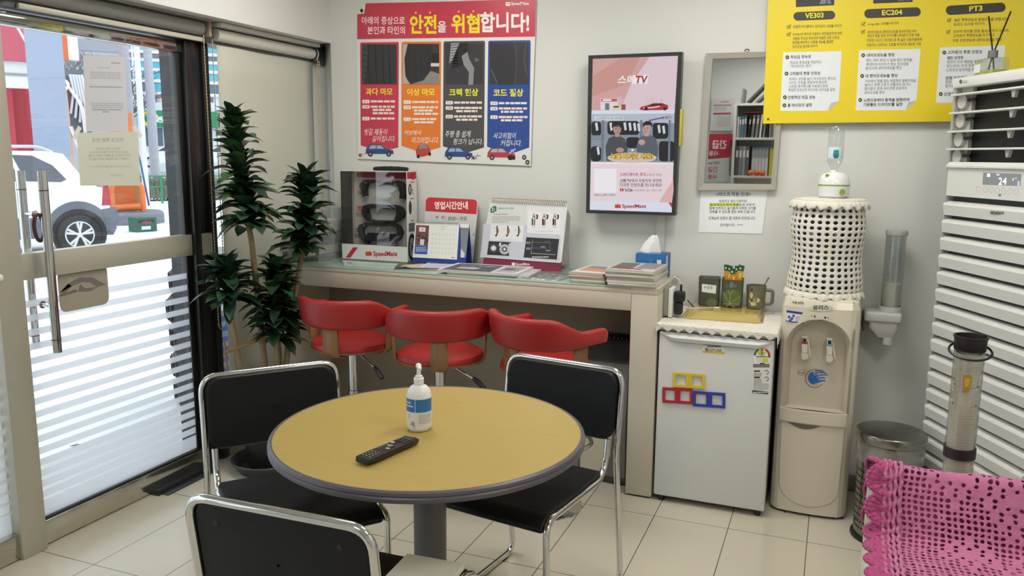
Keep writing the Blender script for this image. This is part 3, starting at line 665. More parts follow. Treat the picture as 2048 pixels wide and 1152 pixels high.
para([('최상급 정숙성', 310, 418, 460, DK, .02), ('최상급 정숙성을 제공하는', 308, 460, 540, LT, .006), ('"하이브리드 밴드"', 308, 488, 470, LT, .006), ('고차원의 조종 안정성', 302, 541, 530, DK, .02), ('트레드 강성을 높인 하이브리드 밴드와,', 300, 582, 650, LT, .006), ('사이드 강성을 균일하게 향상한', 298, 610, 580, LT, .006), ('스트립 에이펙스를 사용함으로써,', 296, 638, 592, LT, .006), ('확실한 강성감과 부드러운 승차감을 실현.', 294, 664, 644, LT, .006), ('안정적인 빗길 성능', 290, 718, 494, DK, .02), ('롱 라이프의 실현', 288, 777, 468, DK, .02),
      ('내마모성능을 향상', 876, 404, 1084, DK, .02), ('랜드 대비 최대 시 실제 접지 면적을', 874, 444, 1212, LT, .006), ('확대하여 타이어가 받는 접지압을', 872, 474, 1186, LT, .006), ('분산시켜 내마모성능을 향상', 868, 502, 1136, LT, .006), ('내 편마모성능을 향상', 866, 558, 1106, DK, .02), ('커브에서 힘을 받는 바깥쪽의 블록강성을', 864, 598, 1242, LT, .006), ('높이기 위해 고무가 비틀리지 않거나', 862, 626, 1204, LT, .006), ('줄어들지 않게 하는것에 성공하여', 860, 654, 1172, LT, .006), ('내마모성을 향상', 858, 684, 1010, LT, .006), ('노면으로부터 충격을 완화하여', 852, 738, 1192, DK, .02), ('기분좋은 드라이브를 실현', 850, 772, 1140, DK, .02),
      ('고차원의 조종 안정성', 1478, 382, 1732, DK, .02), ('패턴 최적화', 1474, 426, 1594, DK, .015), ('중앙의 리브 배분을 동일화', 1472, 456, 1740, LT, .006), ('함으로써, 강성 완료를', 1470, 486, 1700, LT, .006), ('노면과의 접지력을 향상', 1466, 516, 1698, LT, .006), ('원형 프로파일', 1462, 574, 1620, DK, .015), ('원형 프로파일로', 1460, 604, 1640, LT, .006), ('접지압 균일', 1458, 634, 1580, LT, .006), ('안정감', 1450, 694, 1530, DK, .02)], -4)
m.build('sheet', BN, smooth=False)
m = MB(); a, b = f(143, 893); m.lathe([(0.0045, -0.001), (0.009, -0.0025), (0.010, 0.0)], M('brass_ring', '9a8a6a', 0.3, metal=1), 18, (a - o[0], -0.0295, b - o[2]), fr=Matrix.Rotation(PI / 2, 3, 'X'))
m.tube([(a - o[0], -0.0296, b - o[2]), (a - o[0], -0.0292, b - o[2])], 0.0046, DARK, 12); m.build('grommet', BN)

# ------------------------------------------------------------------ counter desk
DESKM = M('desk_laminate', 'c6bfae', 0.42, bump=0.05, bscale=400)
ZT = 0.946
D = thing('counter_desk', 'long pale counter desk along the back wall with a glass top', 'desk', (-1.69, 3.6, 0))
def dbox(name, x0, x1, y0, y1, z0, z1, mat, r=0.003):
    return MB().rbox(x0 + 1.69, x1 + 1.69, y0 - 3.6, y1 - 3.6, z0, z1, mat, r).build(name, D)
dbox('worktop', -2.668, -0.678, 3.379, 3.833, 0.917, 0.937, DESKM)
dbox('apron', -2.668, -0.796, 3.379, 3.40, 0.843, 0.9172, DESKM, 0.001)
dbox('side_panel', -0.795, -0.678, 3.3795, 3.815, 0.008, 0.9172, DESKM)
dbox('side_panel', -2.668, -2.63, 3.40, 3.815, 0.0, 0.9172, DESKM)
dbox('back_panel', -2.63, -0.796, 3.80, 3.816, 0.0, 0.916, M('desk_back_shaded', '9a8f7e', 0.5, noise=0.08, nscale=4), 0.001)  # laminate colour darkened to carry the shade under the desk
dbox('plinth', -0.79, -0.683, 3.385, 3.81, 0.0, 0.009, DARK, 0.001)
dbox('glass_top', -2.664, -0.80, 3.381, 3.83, 0.9372, 0.9452, M('desk_glass', '9fb8ad', 0.03, spec=0.8), 0.0015)
dbox('end_cap', -0.799, -0.678, 3.379, 3.83, 0.9368, 0.9448, DESKM, 0.001)

# double socket with adapter on the desk's end
T = thing('power_adapter', 'white wall socket with a black plug on the end of the counter desk', 'adapter', (-0.6775, 3.53, 0.875))
MB().rbox(0, 0.022, -0.045, 0.045, -0.065, 0.06, M('socket_grey', '8f8f88', 0.5), 0.006).build('back_box', T)
MB().rbox(0.0222, 0.042, -0.05, 0.04, -0.07, 0.06, WHITEP, 0.006).build('socket_face', T)
m = MB(); m.rbox(0.042, 0.088, -0.035, 0.012, -0.002, 0.045, DARK, 0.008); m.rbox(0.046, 0.08, -0.033, 0.01, -0.058, -0.004, DARK, 0.008); m.build('plug', T)
m = MB(); m.tube(fillet([(0.07, -0.01, 0.045), (0.07, -0.01, 0.085), (0.03, 0.0, 0.115), (0.012, 0.01, 0.06)], 0.03), 0.0022, ink('cfcfca'), 8); m.tube([(0.07, -0.01, 0.045), (0.07, -0.01, 0.075)], 0.0055, DARK, 10); m.build('cable', T)
m = MB(); m.tube(fillet([(-0.59, 3.60, 0.868), (-0.565, 3.66, 0.82), (-0.50, 3.70, 0.803), (-0.46, 3.66, 0.803), (-0.52, 3.60, 0.804), (-0.57, 3.56, 0.803)], 0.03), 0.003, M('cord_grey', '4c4b48', 0.5), 8)
o = m.build('cord', T); o.location = (0.6775, -3.53, -0.875)

# ------------------------------------------------------------------ bar stools
REDL = M('red_leatherette', 'a32523', 0.42, bump=0.12, bscale=500)
PLY = M('bentwood', '8a6440', 0.4, noise=0.18, nscale=18, aniso=(1, 1, 0.12))
def bar_stool(label):
    t = thing('bar_stool', label, 'bar stool', (0, 0, 0), 0, 'red bar stools at the counter')
    MB().lathe([(0, 0.012), (0.02, 0.032), (0.06, 0.024), (0.15, 0.012), (0.168, 0.006), (0.170, 0.0)], CHROME, 40).build('base', t)
    m = MB(); m.lathe([(0.029, 0.02), (0.029, 0.40), (0.024, 0.402), (0.024, 0.60)], CHROME, 24); m.build('column', t)
    fr = MB(); pts = [(0.145 * math.sin(a), 0.09 - 0.145 * math.cos(a), 0.27) for a in [2 * PI * k / 32 for k in range(32)]]
    fr.tube(pts, 0.010, CHROME, 10, closed=True); fr.tube([(0, 0, 0.25), (0, 0, 0.29)], 0.036, CHROME, 20); fr.build('footrest', t)
    MB().lathe([(0.0, 0.603), (0.165, 0.606), (0.192, 0.614), (0.195, 0.622), (0.0, 0.624)], PLY, 40).build('seat_shell', t)
    MB().lathe([(0.19, 0.6215), (0.192, 0.632), (0.186, 0.646), (0.165, 0.656), (0.10, 0.661), (0.0, 0.662)], REDL, 40).build('seat', t)
    # wrap-around back: U-shaped path, tall behind, low along the arms
    N = 40; half = 0.216; arm = 0.14; Ltot = PI * half + 2 * arm; ring = []
    for i in range(N + 1):
        sl = -Ltot / 2 + Ltot * i / N
        if abs(sl) <= PI * half / 2:
            a = sl / half; c = (half * math.sin(a), -half * math.cos(a)); nrm = (math.sin(a), -math.cos(a))
        else:
            s_ = 1 if sl > 0 else -1; c = (s_ * half, abs(sl) - PI * half / 2); nrm = (s_, 0)
        u = abs(sl); e = min(1, max(0, (u - 0.17) / 0.17)); e = e * e * (3 - 2 * e)
        top = 0.866 - 0.062 * e; bot = 0.732 + 0.012 * e
        endk = min(1.0, (Ltot / 2 - u) / 0.03); k = math.sqrt(max(0.0, 1 - (1 - endk) ** 2)) if endk < 1 else 1
        mid = (top + bot) / 2; hh = (top - bot) / 2 * (0.25 + 0.75 * k); th = 0.021 * (0.3 + 0.7 * k)
        tilt = 0.16 * (1 - e)
        sec = []
        for q_ in range(14):
            a2 = 2 * PI * q_ / 14; cx = math.copysign(abs(math.cos(a2)) ** 0.55, math.cos(a2)); cz = math.copysign(abs(math.sin(a2)) ** 0.4, math.sin(a2))
            off = cx * th + cz * hh * tilt; z = mid + cz * hh
            sec.append((c[0] + nrm[0] * off, c[1] + nrm[1] * off, z))
        ring.append(sec)
    m = MB(); m.grid(ring, REDL, close_u=True); m.add(ring[0], [tuple(range(14))], REDL); m.add(ring[-1], [tuple(range(13, -1, -1))], REDL)
    m.build('backrest', t, ang=60)
    for a in (0, 88, -88):
        ca, sa = math.cos(math.radians(a - 90)), math.sin(math.radians(a - 90)); path = fillet([(0.05, 0.598), (0.197, 0.598), (0.205, 0.80)], 0.045, 7)
        rows = []
        for r, z in path:
            fl = [(r, -0.037, z), (r, 0.037, z)]
            rows.append([(ca * x - sa * y, sa * x + ca * y, zz) for x, y, zz in fl])
        o = MB().grid(rows, PLY).build('bentwood_support', t); solid(o, 0.012, 0)
    lv = MB(); lv.tube([(0.05, -0.03, 0.59), (0.15, -0.07, 0.535)], 0.0045, CHROME, 8); lever = lv.build('lever', t)
    lv = MB(); lv.tube([(0.145, -0.068, 0.54), (0.165, -0.077, 0.525), (0.195, -0.09, 0.495)], [0.008, 0.012, 0.011], DARK, 10); lv.build('grip', lever)
    return t
s1 = bar_stool('leftmost red bar stool under the counter, beside the leafy plant'); s1.location = (-2.068, 3.165, 0); s1.rotation_euler[2] = math.radians(4)
s2 = copy_tree(s1); s2['label'] = 'middle red bar stool, its back square on behind the round table'; s2.location = (-1.585, 3.115, 0); s2.rotation_euler[2] = math.radians(26)
s3 = copy_tree(s1); s3['label'] = 'red bar stool turned sideways, next to the desk end'; s3.location = (-1.10, 3.145, 0); s3.rotation_euler[2] = math.radians(-24)

# grey standing appliance under the desk
P = thing('air_purifier', 'grey floor standing air purifier under the desk beside its end panel', 'air purifier', (-0.93, 3.62, 0), math.radians(-4))
GA = M('appliance_grey', '7c7b76', 0.5); GD = M('appliance_dark', '3c3b39', 0.55)
def side_prof(x0, x1, mat, ins=0.0):
    pr = [(-0.13 + ins, 0.03), (0.12, 0.03), (0.12, 0.60), (0.09, 0.655), (0.02, 0.665), (-0.06, 0.645), (-0.115 + ins, 0.57), (-0.14 + ins, 0.3)]
    return MB().prism(pr, (x0, 0, 0), (0, 1, 0), (0, 0, 1), (1, 0, 0), x1 - x0, mat)
side_prof(-0.115, 0.115, GA).build('body', P)
m = MB(); m.prism([(-0.118, 0.572), (-0.06, 0.648), (0.02, 0.669), (0.09, 0.660), (0.122, 0.60), (0.122, 0.52), (-0.05, 0.54)], (-0.118, 0, 0), (0, 1, 0), (0, 0, 1), (1, 0, 0), 0.236, GD)
for k in range(8): m.box(-0.07 + k * 0.02, -0.06 + k * 0.02, -0.04, 0.06, 0.664, 0.674, DARK)
m.build('top_cover', P)
m = MB(); m.prism([(-0.095, 0.05), (0.02, 0.05), (0.05, 0.14), (0.055, 0.25), (0.03, 0.31), (-0.095, 0.31)], (0, -0.142, 0), XU, ZU, NU, 0.012, M('cream_panel', 'cfc6ae', 0.45)); m.build('front_panel', P)
MB().rbox(-0.125, 0.125, -0.14, 0.13, 0.0, 0.03, GD, 0.008).build('base', P)

# ------------------------------------------------------------------ on the counter
WHT = ink('dfe0dc'); SM = '#c2213a'
# brake pad display box
f0 = homog([(0, 0), (1536, 0), (1536, 1152), (0, 1152)], [(-0.2359, 0.5162), (0.6976, 0.5243), (0.6996, -0.0741), (-0.2582, -0.1355)])
T = thing('display_box', 'brake pad display box with window and three black samples on the counter', 'display box', (-2.3, 3.70, ZT))
f = lambda a, b: (f0(a, b)[0], f0(a, b)[1] + 0.009)
tl, tr, br_, bl = f(137, 97), f(778, 126), f(722, 972), f(95, 930)
X0, X1, ZH = (tl[0] + bl[0]) / 2, (tr[0] + br_[0]) / 2, (tl[1] + tr[1]) / 2
CARD = M('display_card', 'd9dad6', 0.45); BLK = ink('262628', 0.4); DP = 0.105
MB().box(X0, X1, DP - 0.004, DP, 0, ZH, CARD).build('back_panel', T)
m = MB(); m.box(X0, X0 + 0.004, 0, DP - 0.004, 0, ZH, BLK); m.build('side_panel', T)
m = MB(); m.box(X1 - 0.004, X1, 0, DP - 0.004, 0, ZH, CARD); q = Pr(m, (X1, 0, 0), (0, 1, 0), (0, 0, 1), (1, 0, 0))
q.rect(0.0, ZH - 0.035, DP - 0.004, ZH, 'b92c45')
for k, (y, z) in enumerate(((0.035, ZH - 0.05), (0.03, ZH - 0.135), (0.03, ZH - 0.25))): q.rect(y, z - 0.006, y + 0.04, z, 'c9603a')
q.ell(0.03, ZH - 0.09, 0.018, 0.03, '2a2a2c', 1); q.ell(0.03, ZH - 0.09, 0.010, 0.018, 'a3a3a6', 2); q.ell(0.03, ZH - 0.185, 0.016, 0.036, '333335', 1); q.rect(0.012, ZH - 0.31, 0.075, ZH - 0.265, '5b6068', 1)
for k in range(5): q.dashes(0.03, 0.085, ZH - 0.335 - k * 0.013, -0.006, '4a4a4c', 1, k)
q.ell(0.042, 0.075, 0.04, 0.072, '1e1e20', 1); q.ell(0.042, 0.075, 0.026, 0.052, 'b5b6ba', 2); q.ell(0.042, 0.075, 0.008, 0.014, '3a3a3c', 4)
for k in range(5): a = 2 * PI * k / 5; q.line([(0.042, 0.075), (0.042 + 0.022 * math.cos(a), 0.075 + 0.044 * math.sin(a))], 0.007, '77787c', 3)
m.build('side_panel', T, smooth=False)
MB().box(X0, X1, 0, DP, ZH, ZH + 0.004, CARD).build('top_panel', T)
m = MB(); m.box(X0, X1, -0.004, 0, 0, f(95, 800)[1], CARD); m.box(X0, X1, 0, DP, 0, 0.003, CARD)
q = Pr(m, (0, -0.004, 0), XU, ZU, NU, f); q.poly([(232, 836), (278, 838), (206, 938), (160, 934)], 'b92c45')
q.rr(350, 876, 412, 918, 9, 'd8402c'); q.poly([(352, 888), (378, 878), (410, 892), (408, 880), (356, 878)], 'e8a06a', 2); q.text('SpeedMate', 424, 874, 656, 936, 'c0263c', 2, 0.03)
m.build('front_lip', T, smooth=False)
m = MB(); m.box(X0 + 0.05, X1 - 0.006, 0.05, 0.054, 0.004, ZH, M('display_grey', 'b2b2ae', 0.4)); q = Pr(m, (0, 0.05, 0), XU, ZU, NU, f)
q.poly([(214, 118), (775, 128), (775, 190), (212, 166)], 'a32a42')
for x, y in ((236, 232), (222, 446), (206, 652)): q.rr(x, y, x + 60, y + 48, 8, 'c9402f', 1); q.text('SpeedMate', x + 8, y + 24, x + 52, y + 36, 'f0e4e0', 2); [q.dashes(x - 14, x + 60, y + 62 + 15 * k, 8, '4a4a4c', 1, k) for k in range(3)]
for x, y in ((728, 286), (712, 496), (716, 704)): q.rr(x, y, x + 32, y + 16, 4, 'c9603a', 1); [q.dashes(x + 4, x + 34, y + 26 + 13 * k, 7, '5a5a5c', 1, k) for k in range(2)]
m.build('sample_card', T, smooth=False)
PADM = M('brake_pad_black', '232324', 0.5)
def pad(outer, holes=()):
    m = MB(); m.prism([f(*p) for p in outer], (0, 0.048, 0), XU, ZU, NU, 0.022, PADM)
    for x, y in holes: a, b = f(x, y); m.tube([(a, 0.027, b), (a, 0.022, b)], 0.004, M('rivet', 'c9c9c6', 0.3, metal=1), 8)
    o = m.build('brake_pad', T); o['label'] = 'black brake pad sample'; return o
pad([(262, 250), (268, 225), (310, 192), (420, 190), (520, 208), (620, 198), (680, 222), (712, 262), (718, 316), (700, 330), (696, 378), (645, 374), (650, 318), (636, 262), (622, 238), (590, 236), (500, 232), (400, 222), (345, 224), (328, 262), (330, 352), (292, 354), (276, 330), (274, 292)], ((322, 218), (606, 232), (332, 352)))
m = MB(); ring = [f(x, y) for x, y in ((280, 482), (300, 438), (360, 424), (480, 434), (620, 436), (670, 456), (694, 506), (680, 560), (620, 602), (520, 604), (400, 602), (330, 590), (300, 545), (280, 512))]; inner = [f(x, y) for x, y in ((338, 486), (345, 474), (372, 466), (480, 472), (590, 480), (612, 486), (618, 510), (606, 548), (596, 582), (560, 586), (480, 584), (400, 582), (362, 570), (350, 520))]
n = len(ring); vs = [(a, y, b) for y in (0.048, 0.026) for a, b in ring] + [(a, y, b) for y in (0.048, 0.026) for a, b in inner]
m.add(vs, [(i, (i + 1) % n, n + (i + 1) % n, n + i) for i in range(n)] + [(2 * n + i, 3 * n + i, 3 * n + (i + 1) % n, 2 * n + (i + 1) % n) for i in range(n)] + [(n + i, n + (i + 1) % n, 3 * n + (i + 1) % n, 3 * n + i) for i in range(n)], PADM)
o = m.build('brake_pad', T); o['label'] = 'black oval brake pad sample'
pad([(242, 680), (256, 628), (310, 606), (450, 612), (590, 612), (650, 640), (676, 700), (654, 760), (612, 790), (610, 828), (572, 826), (570, 790), (610, 746), (628, 700), (612, 652), (570, 636), (450, 638), (330, 634), (296, 654), (290, 700), (322, 758), (352, 780), (350, 808), (300, 804), (264, 748)], ((312, 630), (560, 646)))
m = MB(); m.prism([f(x, y) for x, y in ((345, 702), (606, 720), (608, 745), (590, 790), (352, 780), (326, 745))], (0, 0.049, 0), XU, ZU, NU, 0.03, M('brake_pad_lining', '1b1b1c', 0.75, bump=0.3, bscale=300)); m.build('brake_lining', T)
m = MB(); (a, b), (c_, d_) = f(380, 76), f(706, 100)
m.tube([(a + (c_ - a) * k / 10, 0.05, ZH + 0.013 + 0.003 * math.sin(PI * k / 10)) for k in range(11)], [0.010, 0.0115] + [0.0115 + 0.001 * (k % 2) for k in range(7)] + [0.0115, 0.010], M('grip_black', '141415', 0.6, bump=0.4, bscale=120), 10); m.build('carry_handle', T)
m = MB(); m.box(X0, X1 - 0.004, 0.001, 0.002, f(95, 800)[1], ZH, clear('display_film', (0.97, 0.97, 0.97), 0.06)); m.build('window', T)

# opening-hours sign
f = homog([(0, 0), (1536, 0), (1536, 1152), (0, 1152)], [(-0.8228, 0.5189), (0.1422, 0.5274), (0.1758, -0.0839), (-0.7912, -0.1453)])
def lean(dy): L = math.hypot(1, dy); return (0, dy / L, 1 / L), (0, -1 / L, dy / L)
V, N = lean(0.12); T = thing('hours_sign', 'white opening hours board with red rounded header leaning on the wall', 'sign', (-1.8, 3.765, ZT))
T.location[2] = 0.955; m = MB()
pts = [f(918, 492), f(922, 385), f(935, 362), f(960, 354)] + [f(1385, 374), f(1410, 384), f(1422, 405), f(1418, 520), f(1372, 975), f(900, 960)]
zmin = -0.008
pts = [(a, max(b, zmin)) for a, b in pts]
m.prism(pts, (0, 0, 0), XU, V, N, -0.006, M('acrylic_white', 'd5d6d3', 0.3)); q = Pr(m, (0, 0, 0), XU, V, N, f)
q.poly([(922, 490), (926, 388), (940, 366), (962, 358), (1383, 378), (1408, 388), (1418, 408), (1411, 521)], 'c6333a')
q.text('영업시간안내', 1008, 398, 1328, 474, 'f4eeea', 2, 0.03); q.text('평   일 |', 1020, 536, 1116, 568, '4a4a4c', 2, 0.01); q.text('09:00 ~ 19:30', 1140, 543, 1318, 582, '4a4a4c', 2, 0.01)
q.ell(1385, 718, 14, 20, 'b9bab6', 2)
m.build('board', T)
# desk calendar
f = homog([(0, 0), (1536, 0), (1536, 1152), (0, 1152)], [(-0.5968, 0.5313), (0.3582, 0.5399), (0.4239, -0.0667), (-0.5094, -0.1262)])
V, N = lean(0.25); T = thing('desk_calendar', 'white desk calendar on a blue stand with a small photo at left', 'calendar', (-2.0, 3.66, 0.955)); B_ = lambda p: (p[0], p[1])
NV = ink('263f8c', 0.35)
m = MB(); P4 = [f(826, 604), f(1342, 622), f(1310, 958), f(796, 930)]; P4 = [(a, max(b, -0.0085)) for a, b in P4]
base = [f(830, 606), f(1340, 622), f(1306, 965), f(796, 955)]; lo = min(b for a, b in base); base[2] = (base[2][0], -0.008); base[3] = (base[3][0], -0.008)
m.prism(base, (0, 0.004, 0), XU, V, N, -0.003, NV)
bk = [Vector((a, 0.004, 0)) + Vector(V) * b for a, b in (base[0], base[1])]
m.add([tuple(bk[0]), tuple(bk[1]), (base[2][0], 0.085, -0.008), (base[3][0], 0.085, -0.008)], [(0, 1, 2, 3)], NV)
m.build('stand', T, smooth=False)
m = MB(); m.prism([f(826, 604), f(1246, 616), f(1222, 956), f(798, 934)], (0, 0, 0), XU, V, N, -0.003, ink('e3e4e0', 0.5)); q = Pr(m, (0, 0, 0), XU, V, N, f)
q.poly([(832, 624), (957, 630), (946, 825), (820, 816)], '6b4a4a'); q.poly([(864, 644), (924, 648), (920, 690), (862, 686)], 'e8dfd6', 2); q.rect(880, 655, 908, 680, 'c9b8b0', 3)
rnd = random.Random(3)
for k in range(26):
    x, y = rnd.uniform(832, 940), rnd.uniform(712, 812); q.ell(x, y, rnd.uniform(6, 11), rnd.uniform(7, 14), rnd.choice(('2a2326', '3a2a2c', '7a5a50', '1e1a1c')), 2, 8)
q.poly([(872, 760), (912, 764), (908, 818), (868, 815)], 'd8d2cc', 3)
q.poly([(820, 818), (946, 826), (938, 906), (816, 900)], '3a59a4', 2); [q.dashes(830, 930, 838 + 16 * k, 8, 'b9c4e0', 3, k) for k in range(3)]
q.text('11', 1086, 634, 1102, 654, '8a8a8c', 2); q.dashes(1070, 1112, 662, 5, 'a8a8aa')
for r in range(5):
    for c in range(7): x, y = 988 + c * 34 - r * 3, 708 + r * 44 + c * 1.4; q.rect(x, y, x + 9, y + 7, 'b4b4b6' if c else 'c98a8a', 2)
q.dashes(1172, 1206, 934, 7, '6a6a6c'); m.build('page', T, smooth=False)
m = MB(); q = Pr(m, (0, 0, 0), XU, V, N, f)
m.prism([f(1258, 650), f(1338, 655), f(1308, 940), f(1262, 936)], (0, 0.001, 0), XU, V, N, -0.002, ink('7d838c', 0.3)); m.prism([f(1256, 612), f(1340, 618), f(1338, 654), f(1254, 648)], (0, -0.001, 0), XU, V, N, -0.002, ink('e3e4e0')); q.poly([(1262, 850), (1300, 900), (1290, 938), (1258, 935)], 'd5d6d4', 2)
m.build('pen_slot', T, smooth=False)
def spiral(T, pa, pb, n, r, V, N, mat):
    m = MB(); V, N = Vector(V), Vector(N)
    for k in range(n):
        t = (k + 0.5) / n; c = Vector((pa[0] + (pb[0] - pa[0]) * t, 0.0, 0)) + V * (pa[1] + (pb[1] - pa[1]) * t)
        m.tube([tuple(c + V * (r * math.cos(a)) + N * (r * math.sin(a))) for a in [2 * PI * j / 12 for j in range(12)]], 0.0011 if r < 0.01 else 0.0019, mat, 5, closed=True)
    return m.build('spiral_binding', T)
spiral(T, f(835, 600), f(1240, 612), 30, 0.005, V, N, M('binding_grey', '9a9a9c', 0.3, metal=0.8))

# brake training flip chart
f = homog([(0, 0), (2048, 0), (2048, 1024), (0, 1024)], [(-0.3099, 0.3788), (0.9193, 0.4093), (0.9683, -0.1293), (-0.2391, -0.235)])
V, N = lean(0.22); T = thing('flip_chart', 'large spiral bound brake disc flip chart standing on the counter', 'flip chart', (-1.5, 3.68, 0.955), math.atan2(-0.06, 1))
m = MB(); bl, br_ = f(195, 640), f(862, 682); MR_ = ink('7c2440', 0.4)
m.prism([f(272, 90), f(918, 122), (br_[0], -0.008), (bl[0], -0.008)], (0, 0.003, 0), XU, V, N, -0.003, MR_)
topa, topb = [Vector((0, 0.003, 0)) + Vector((f(*p)[0], 0, 0)) + Vector(V) * f(*p)[1] for p in ((272, 90), (918, 122))]
m.add([tuple(topa), tuple(topb), (br_[0], 0.125, -0.008), (bl[0], 0.125, -0.008)], [(0, 1, 2, 3)], ink('c3c4c2'))
q = Pr(m, (0, 0.003, 0), XU, V, N, f); q.rr(444, 620, 474, 644, 5, 'e8dfe0', 1); q.text('SpeedMate', 480, 622, 598, 650, 'e8dfe0', 1, 0.02); m.build('stand', T, smooth=False)
for k in range(3):
    m = MB(); d = 0.0015 * (3 - k); s_ = (3 - k) * 3
    m.prism([f(266 + s_, 88), f(916 + s_, 120), f(862 + s_, 622 - s_), f(176 + s_, 572 - s_)], (0, 0.0015 - d * 0.2, 0), XU, V, N, -0.0008, ink('d6d7d6')) if k < 2 else m.prism([f(266, 88), f(916, 120), f(862, 622), f(176, 572)], (0, -0.001, 0), XU, V, N, -0.0012, ink('dcdde0', 0.35))
    if k == 2:
        q = Pr(m, (0, -0.001, 0), XU, V, N, f)
        q.poly([(208, 288), (570, 300), (865, 385), (856, 612), (182, 566)], 'c6c8d4', 1); q.poly([(262, 100), (574, 120), (570, 300), (236, 286)], 'd3d6d2', 1)
        q.poly([(268, 152), (300, 134), (316, 140), (318, 178), (286, 196), (264, 190)], '2f6a48', 2); q.text('21', 276, 150, 300, 180, 'dff0e4', 3, 0.02); q.rr(322, 142, 488, 176, 6, 'cfdcd6', 2); q.text('브레이크 디스크 변형', 330, 148, 464, 166, '3a5a4c', 3, 0.015)
        q.dashes(290, 410, 204, 7, '8a8a8c'); [q.dashes(282, 520, 226 + 14 * j, 7, 'a0a0a4', 2, j) for j in range(3)]; q.dashes(276, 420, 270, 7, 'a0a0a4')
        q.poly([(590, 182), (862, 196), (856, 380), (576, 366)], 'e3e4e6', 2); q.poly([(270, 292), (552, 302), (538, 442), (258, 428)], 'e0e1e4', 2)
        for x in (636, 724, 814):
            q.ell(x, 206, 9, 9, 'c9b030', 3, 10); q.poly([(x - 10, 216), (x + 14, 216), (x + 14, 238), (x - 12, 238)], '8a8d92', 3); q.poly([(x + 18, 205), (x + 38, 215), (x + 34, 246), (x + 8, 250), (x + 24, 232)], '2c2d30', 4); q.rect(x - 18, 242, x - 8, 302, '232427', 4)
            q.rect(x - 4 + 6, 248, x + 10, 302, '5a2028' if x > 700 else '2c2d30', 4); q.rect(x - 8, 250, x, 300, '8a2630' if x > 700 else 'b0b2b6', 4); q.dashes(x - 18, x + 16, 314, 6, '9a9a9c')
        q.dashes(650, 800, 350, 6, '9a9a9c')
        for x in (322, 414, 506): q.rect(x - 5, 305, x + 5, 386, '2e2c2a', 3); q.poly([(x + 5, 318), (x + 18, 340), (x + 16, 360), (x + 5, 372)], 'b08c50', 3); q.rect(x - 16, 380, x, 396, '4a3a34', 3); q.dashes(x - 40, x - 14, 320 + (x % 7) * 8, 5, '9a9a9c')
        q.dashes(350, 440, 424, 5, '9a9a9c')
        q.poly([(252, 436), (440, 446), (425, 562), (236, 552)], '26272b', 2)
        for x, y, c in ((292, 496, '3a3b40'), (386, 506, 'b9bbc0')): q.ell(x, y, 44, 44, c, 3, 24); q.ell(x, y, 24, 24, 'c9cbd0' if c == '3a3b40' else '5a5c62', 4, 18); q.ell(x, y, 10, 10, 'e6e7ea', 5, 12)
        q.poly([(340, 452), (360, 450), (352, 480), (338, 480)], 'd9dade', 4); q.poly([(420, 460), (438, 452), (428, 540), (424, 556)], 'c9cbd0', 4)
        q.poly([(572, 402), (852, 418), (832, 594), (548, 576)], '2a2a2d', 2)
        q.line([(628, 420), (612, 540)], 2, 'b9b9bd', 3); q.line([(606, 444), (778, 452)], 2, '6aa98a', 3); q.line([(600, 492), (742, 500)], 2, '7a86d0', 3); q.line([(778, 452), (770, 520)], 2, '8a8a8e', 3); q.line([(742, 500), (740, 520)], 2, '8a8a8e', 3); q.line([(608, 540), (822, 552)], 4, 'b9b9bd', 3)
        q.dashes(730, 776, 434, 7, '8a4a50', 3); q.dashes(695, 735, 482, 7, 'b9b9bd', 3); q.dashes(742, 775, 514, 7, 'b9b9bd', 3); q.dashes(620, 770, 568, 8, 'd9d9dc', 3); [q.dashes(570, 606, y, 6, 'a9a9ad', 3) for y in (442, 452, 492, 502)]
    m.build('page', T, smooth=False)
m = MB(); x1 = f(916, 120)[0]
for k in range(4):
    a, b = Vector((x1 + 0.004, 0.02 + k * 0.012, 0)) + Vector(V) * (f(916, 120)[1] - 0.03 - 0.01 * k), Vector((x1 - 0.006, 0.05 + k * 0.018, 0)) + Vector(V) * 0.02
    m.add([tuple(a), tuple(a + Vector((-0.2, 0, 0))), tuple(b + Vector((-0.2, 0, 0))), tuple(b)], [(0, 1, 2, 3)], ink('b9bab8'))
solid(m.build('turned_pages', T, smooth=False), 0.001)
spiral(T, f(275, 86), f(914, 116), 34, 0.0125, V, N, M('binding_brass', 'b8ae8c', 0.35, metal=0.4))

# papers, magazines
PAGE = M('page_edges', 'd8d4c6', 0.75, noise=0.08, nscale=600, aniso=(0.02, 0.02, 3))
def magazine(lab, x, y, z, rz, wd, dp, th, cover, prints=(), group=None, tilt=0.0, cat='magazine'):
    T = thing('magazine' if cat == 'magazine' else 'newspaper', lab, cat, (x, y, z), rz, group); T.rotation_euler[1] = tilt
    m = MB(); m.rbox(-wd / 2 + 0.0006, wd / 2 - 0.0012, -dp / 2 + 0.001, dp / 2 - 0.001, 0.0006, th - 0.0006, PAGE, min(0.0008, th / 5), 1); m.build('pages', T)
    m = MB(); c = ink(cover, 0.35); m.box(-wd / 2, wd / 2, -dp / 2, dp / 2, th - 0.0006, th, c); m.box(-wd / 2, wd / 2, -dp / 2, dp / 2, 0, 0.0006, c); m.box(-wd / 2 - 0.0006, -wd / 2, -dp / 2, dp / 2, 0, th, c)
    q = Pr(m, (-wd / 2, -dp / 2, th), XU, (0, 1, 0), ZU, lambda a, b: (a * wd, b * dp))
    for pr in prints: pr(q)
    m.build('cover', T, smooth=False); return T
rnd = random.Random(11); z = ZT
ws = ['stack of magazines in front of the tissue box']
tops = ('bottom', 'second', 'third', 'fourth', 'fifth', 'sixth', 'seventh', 'eighth')
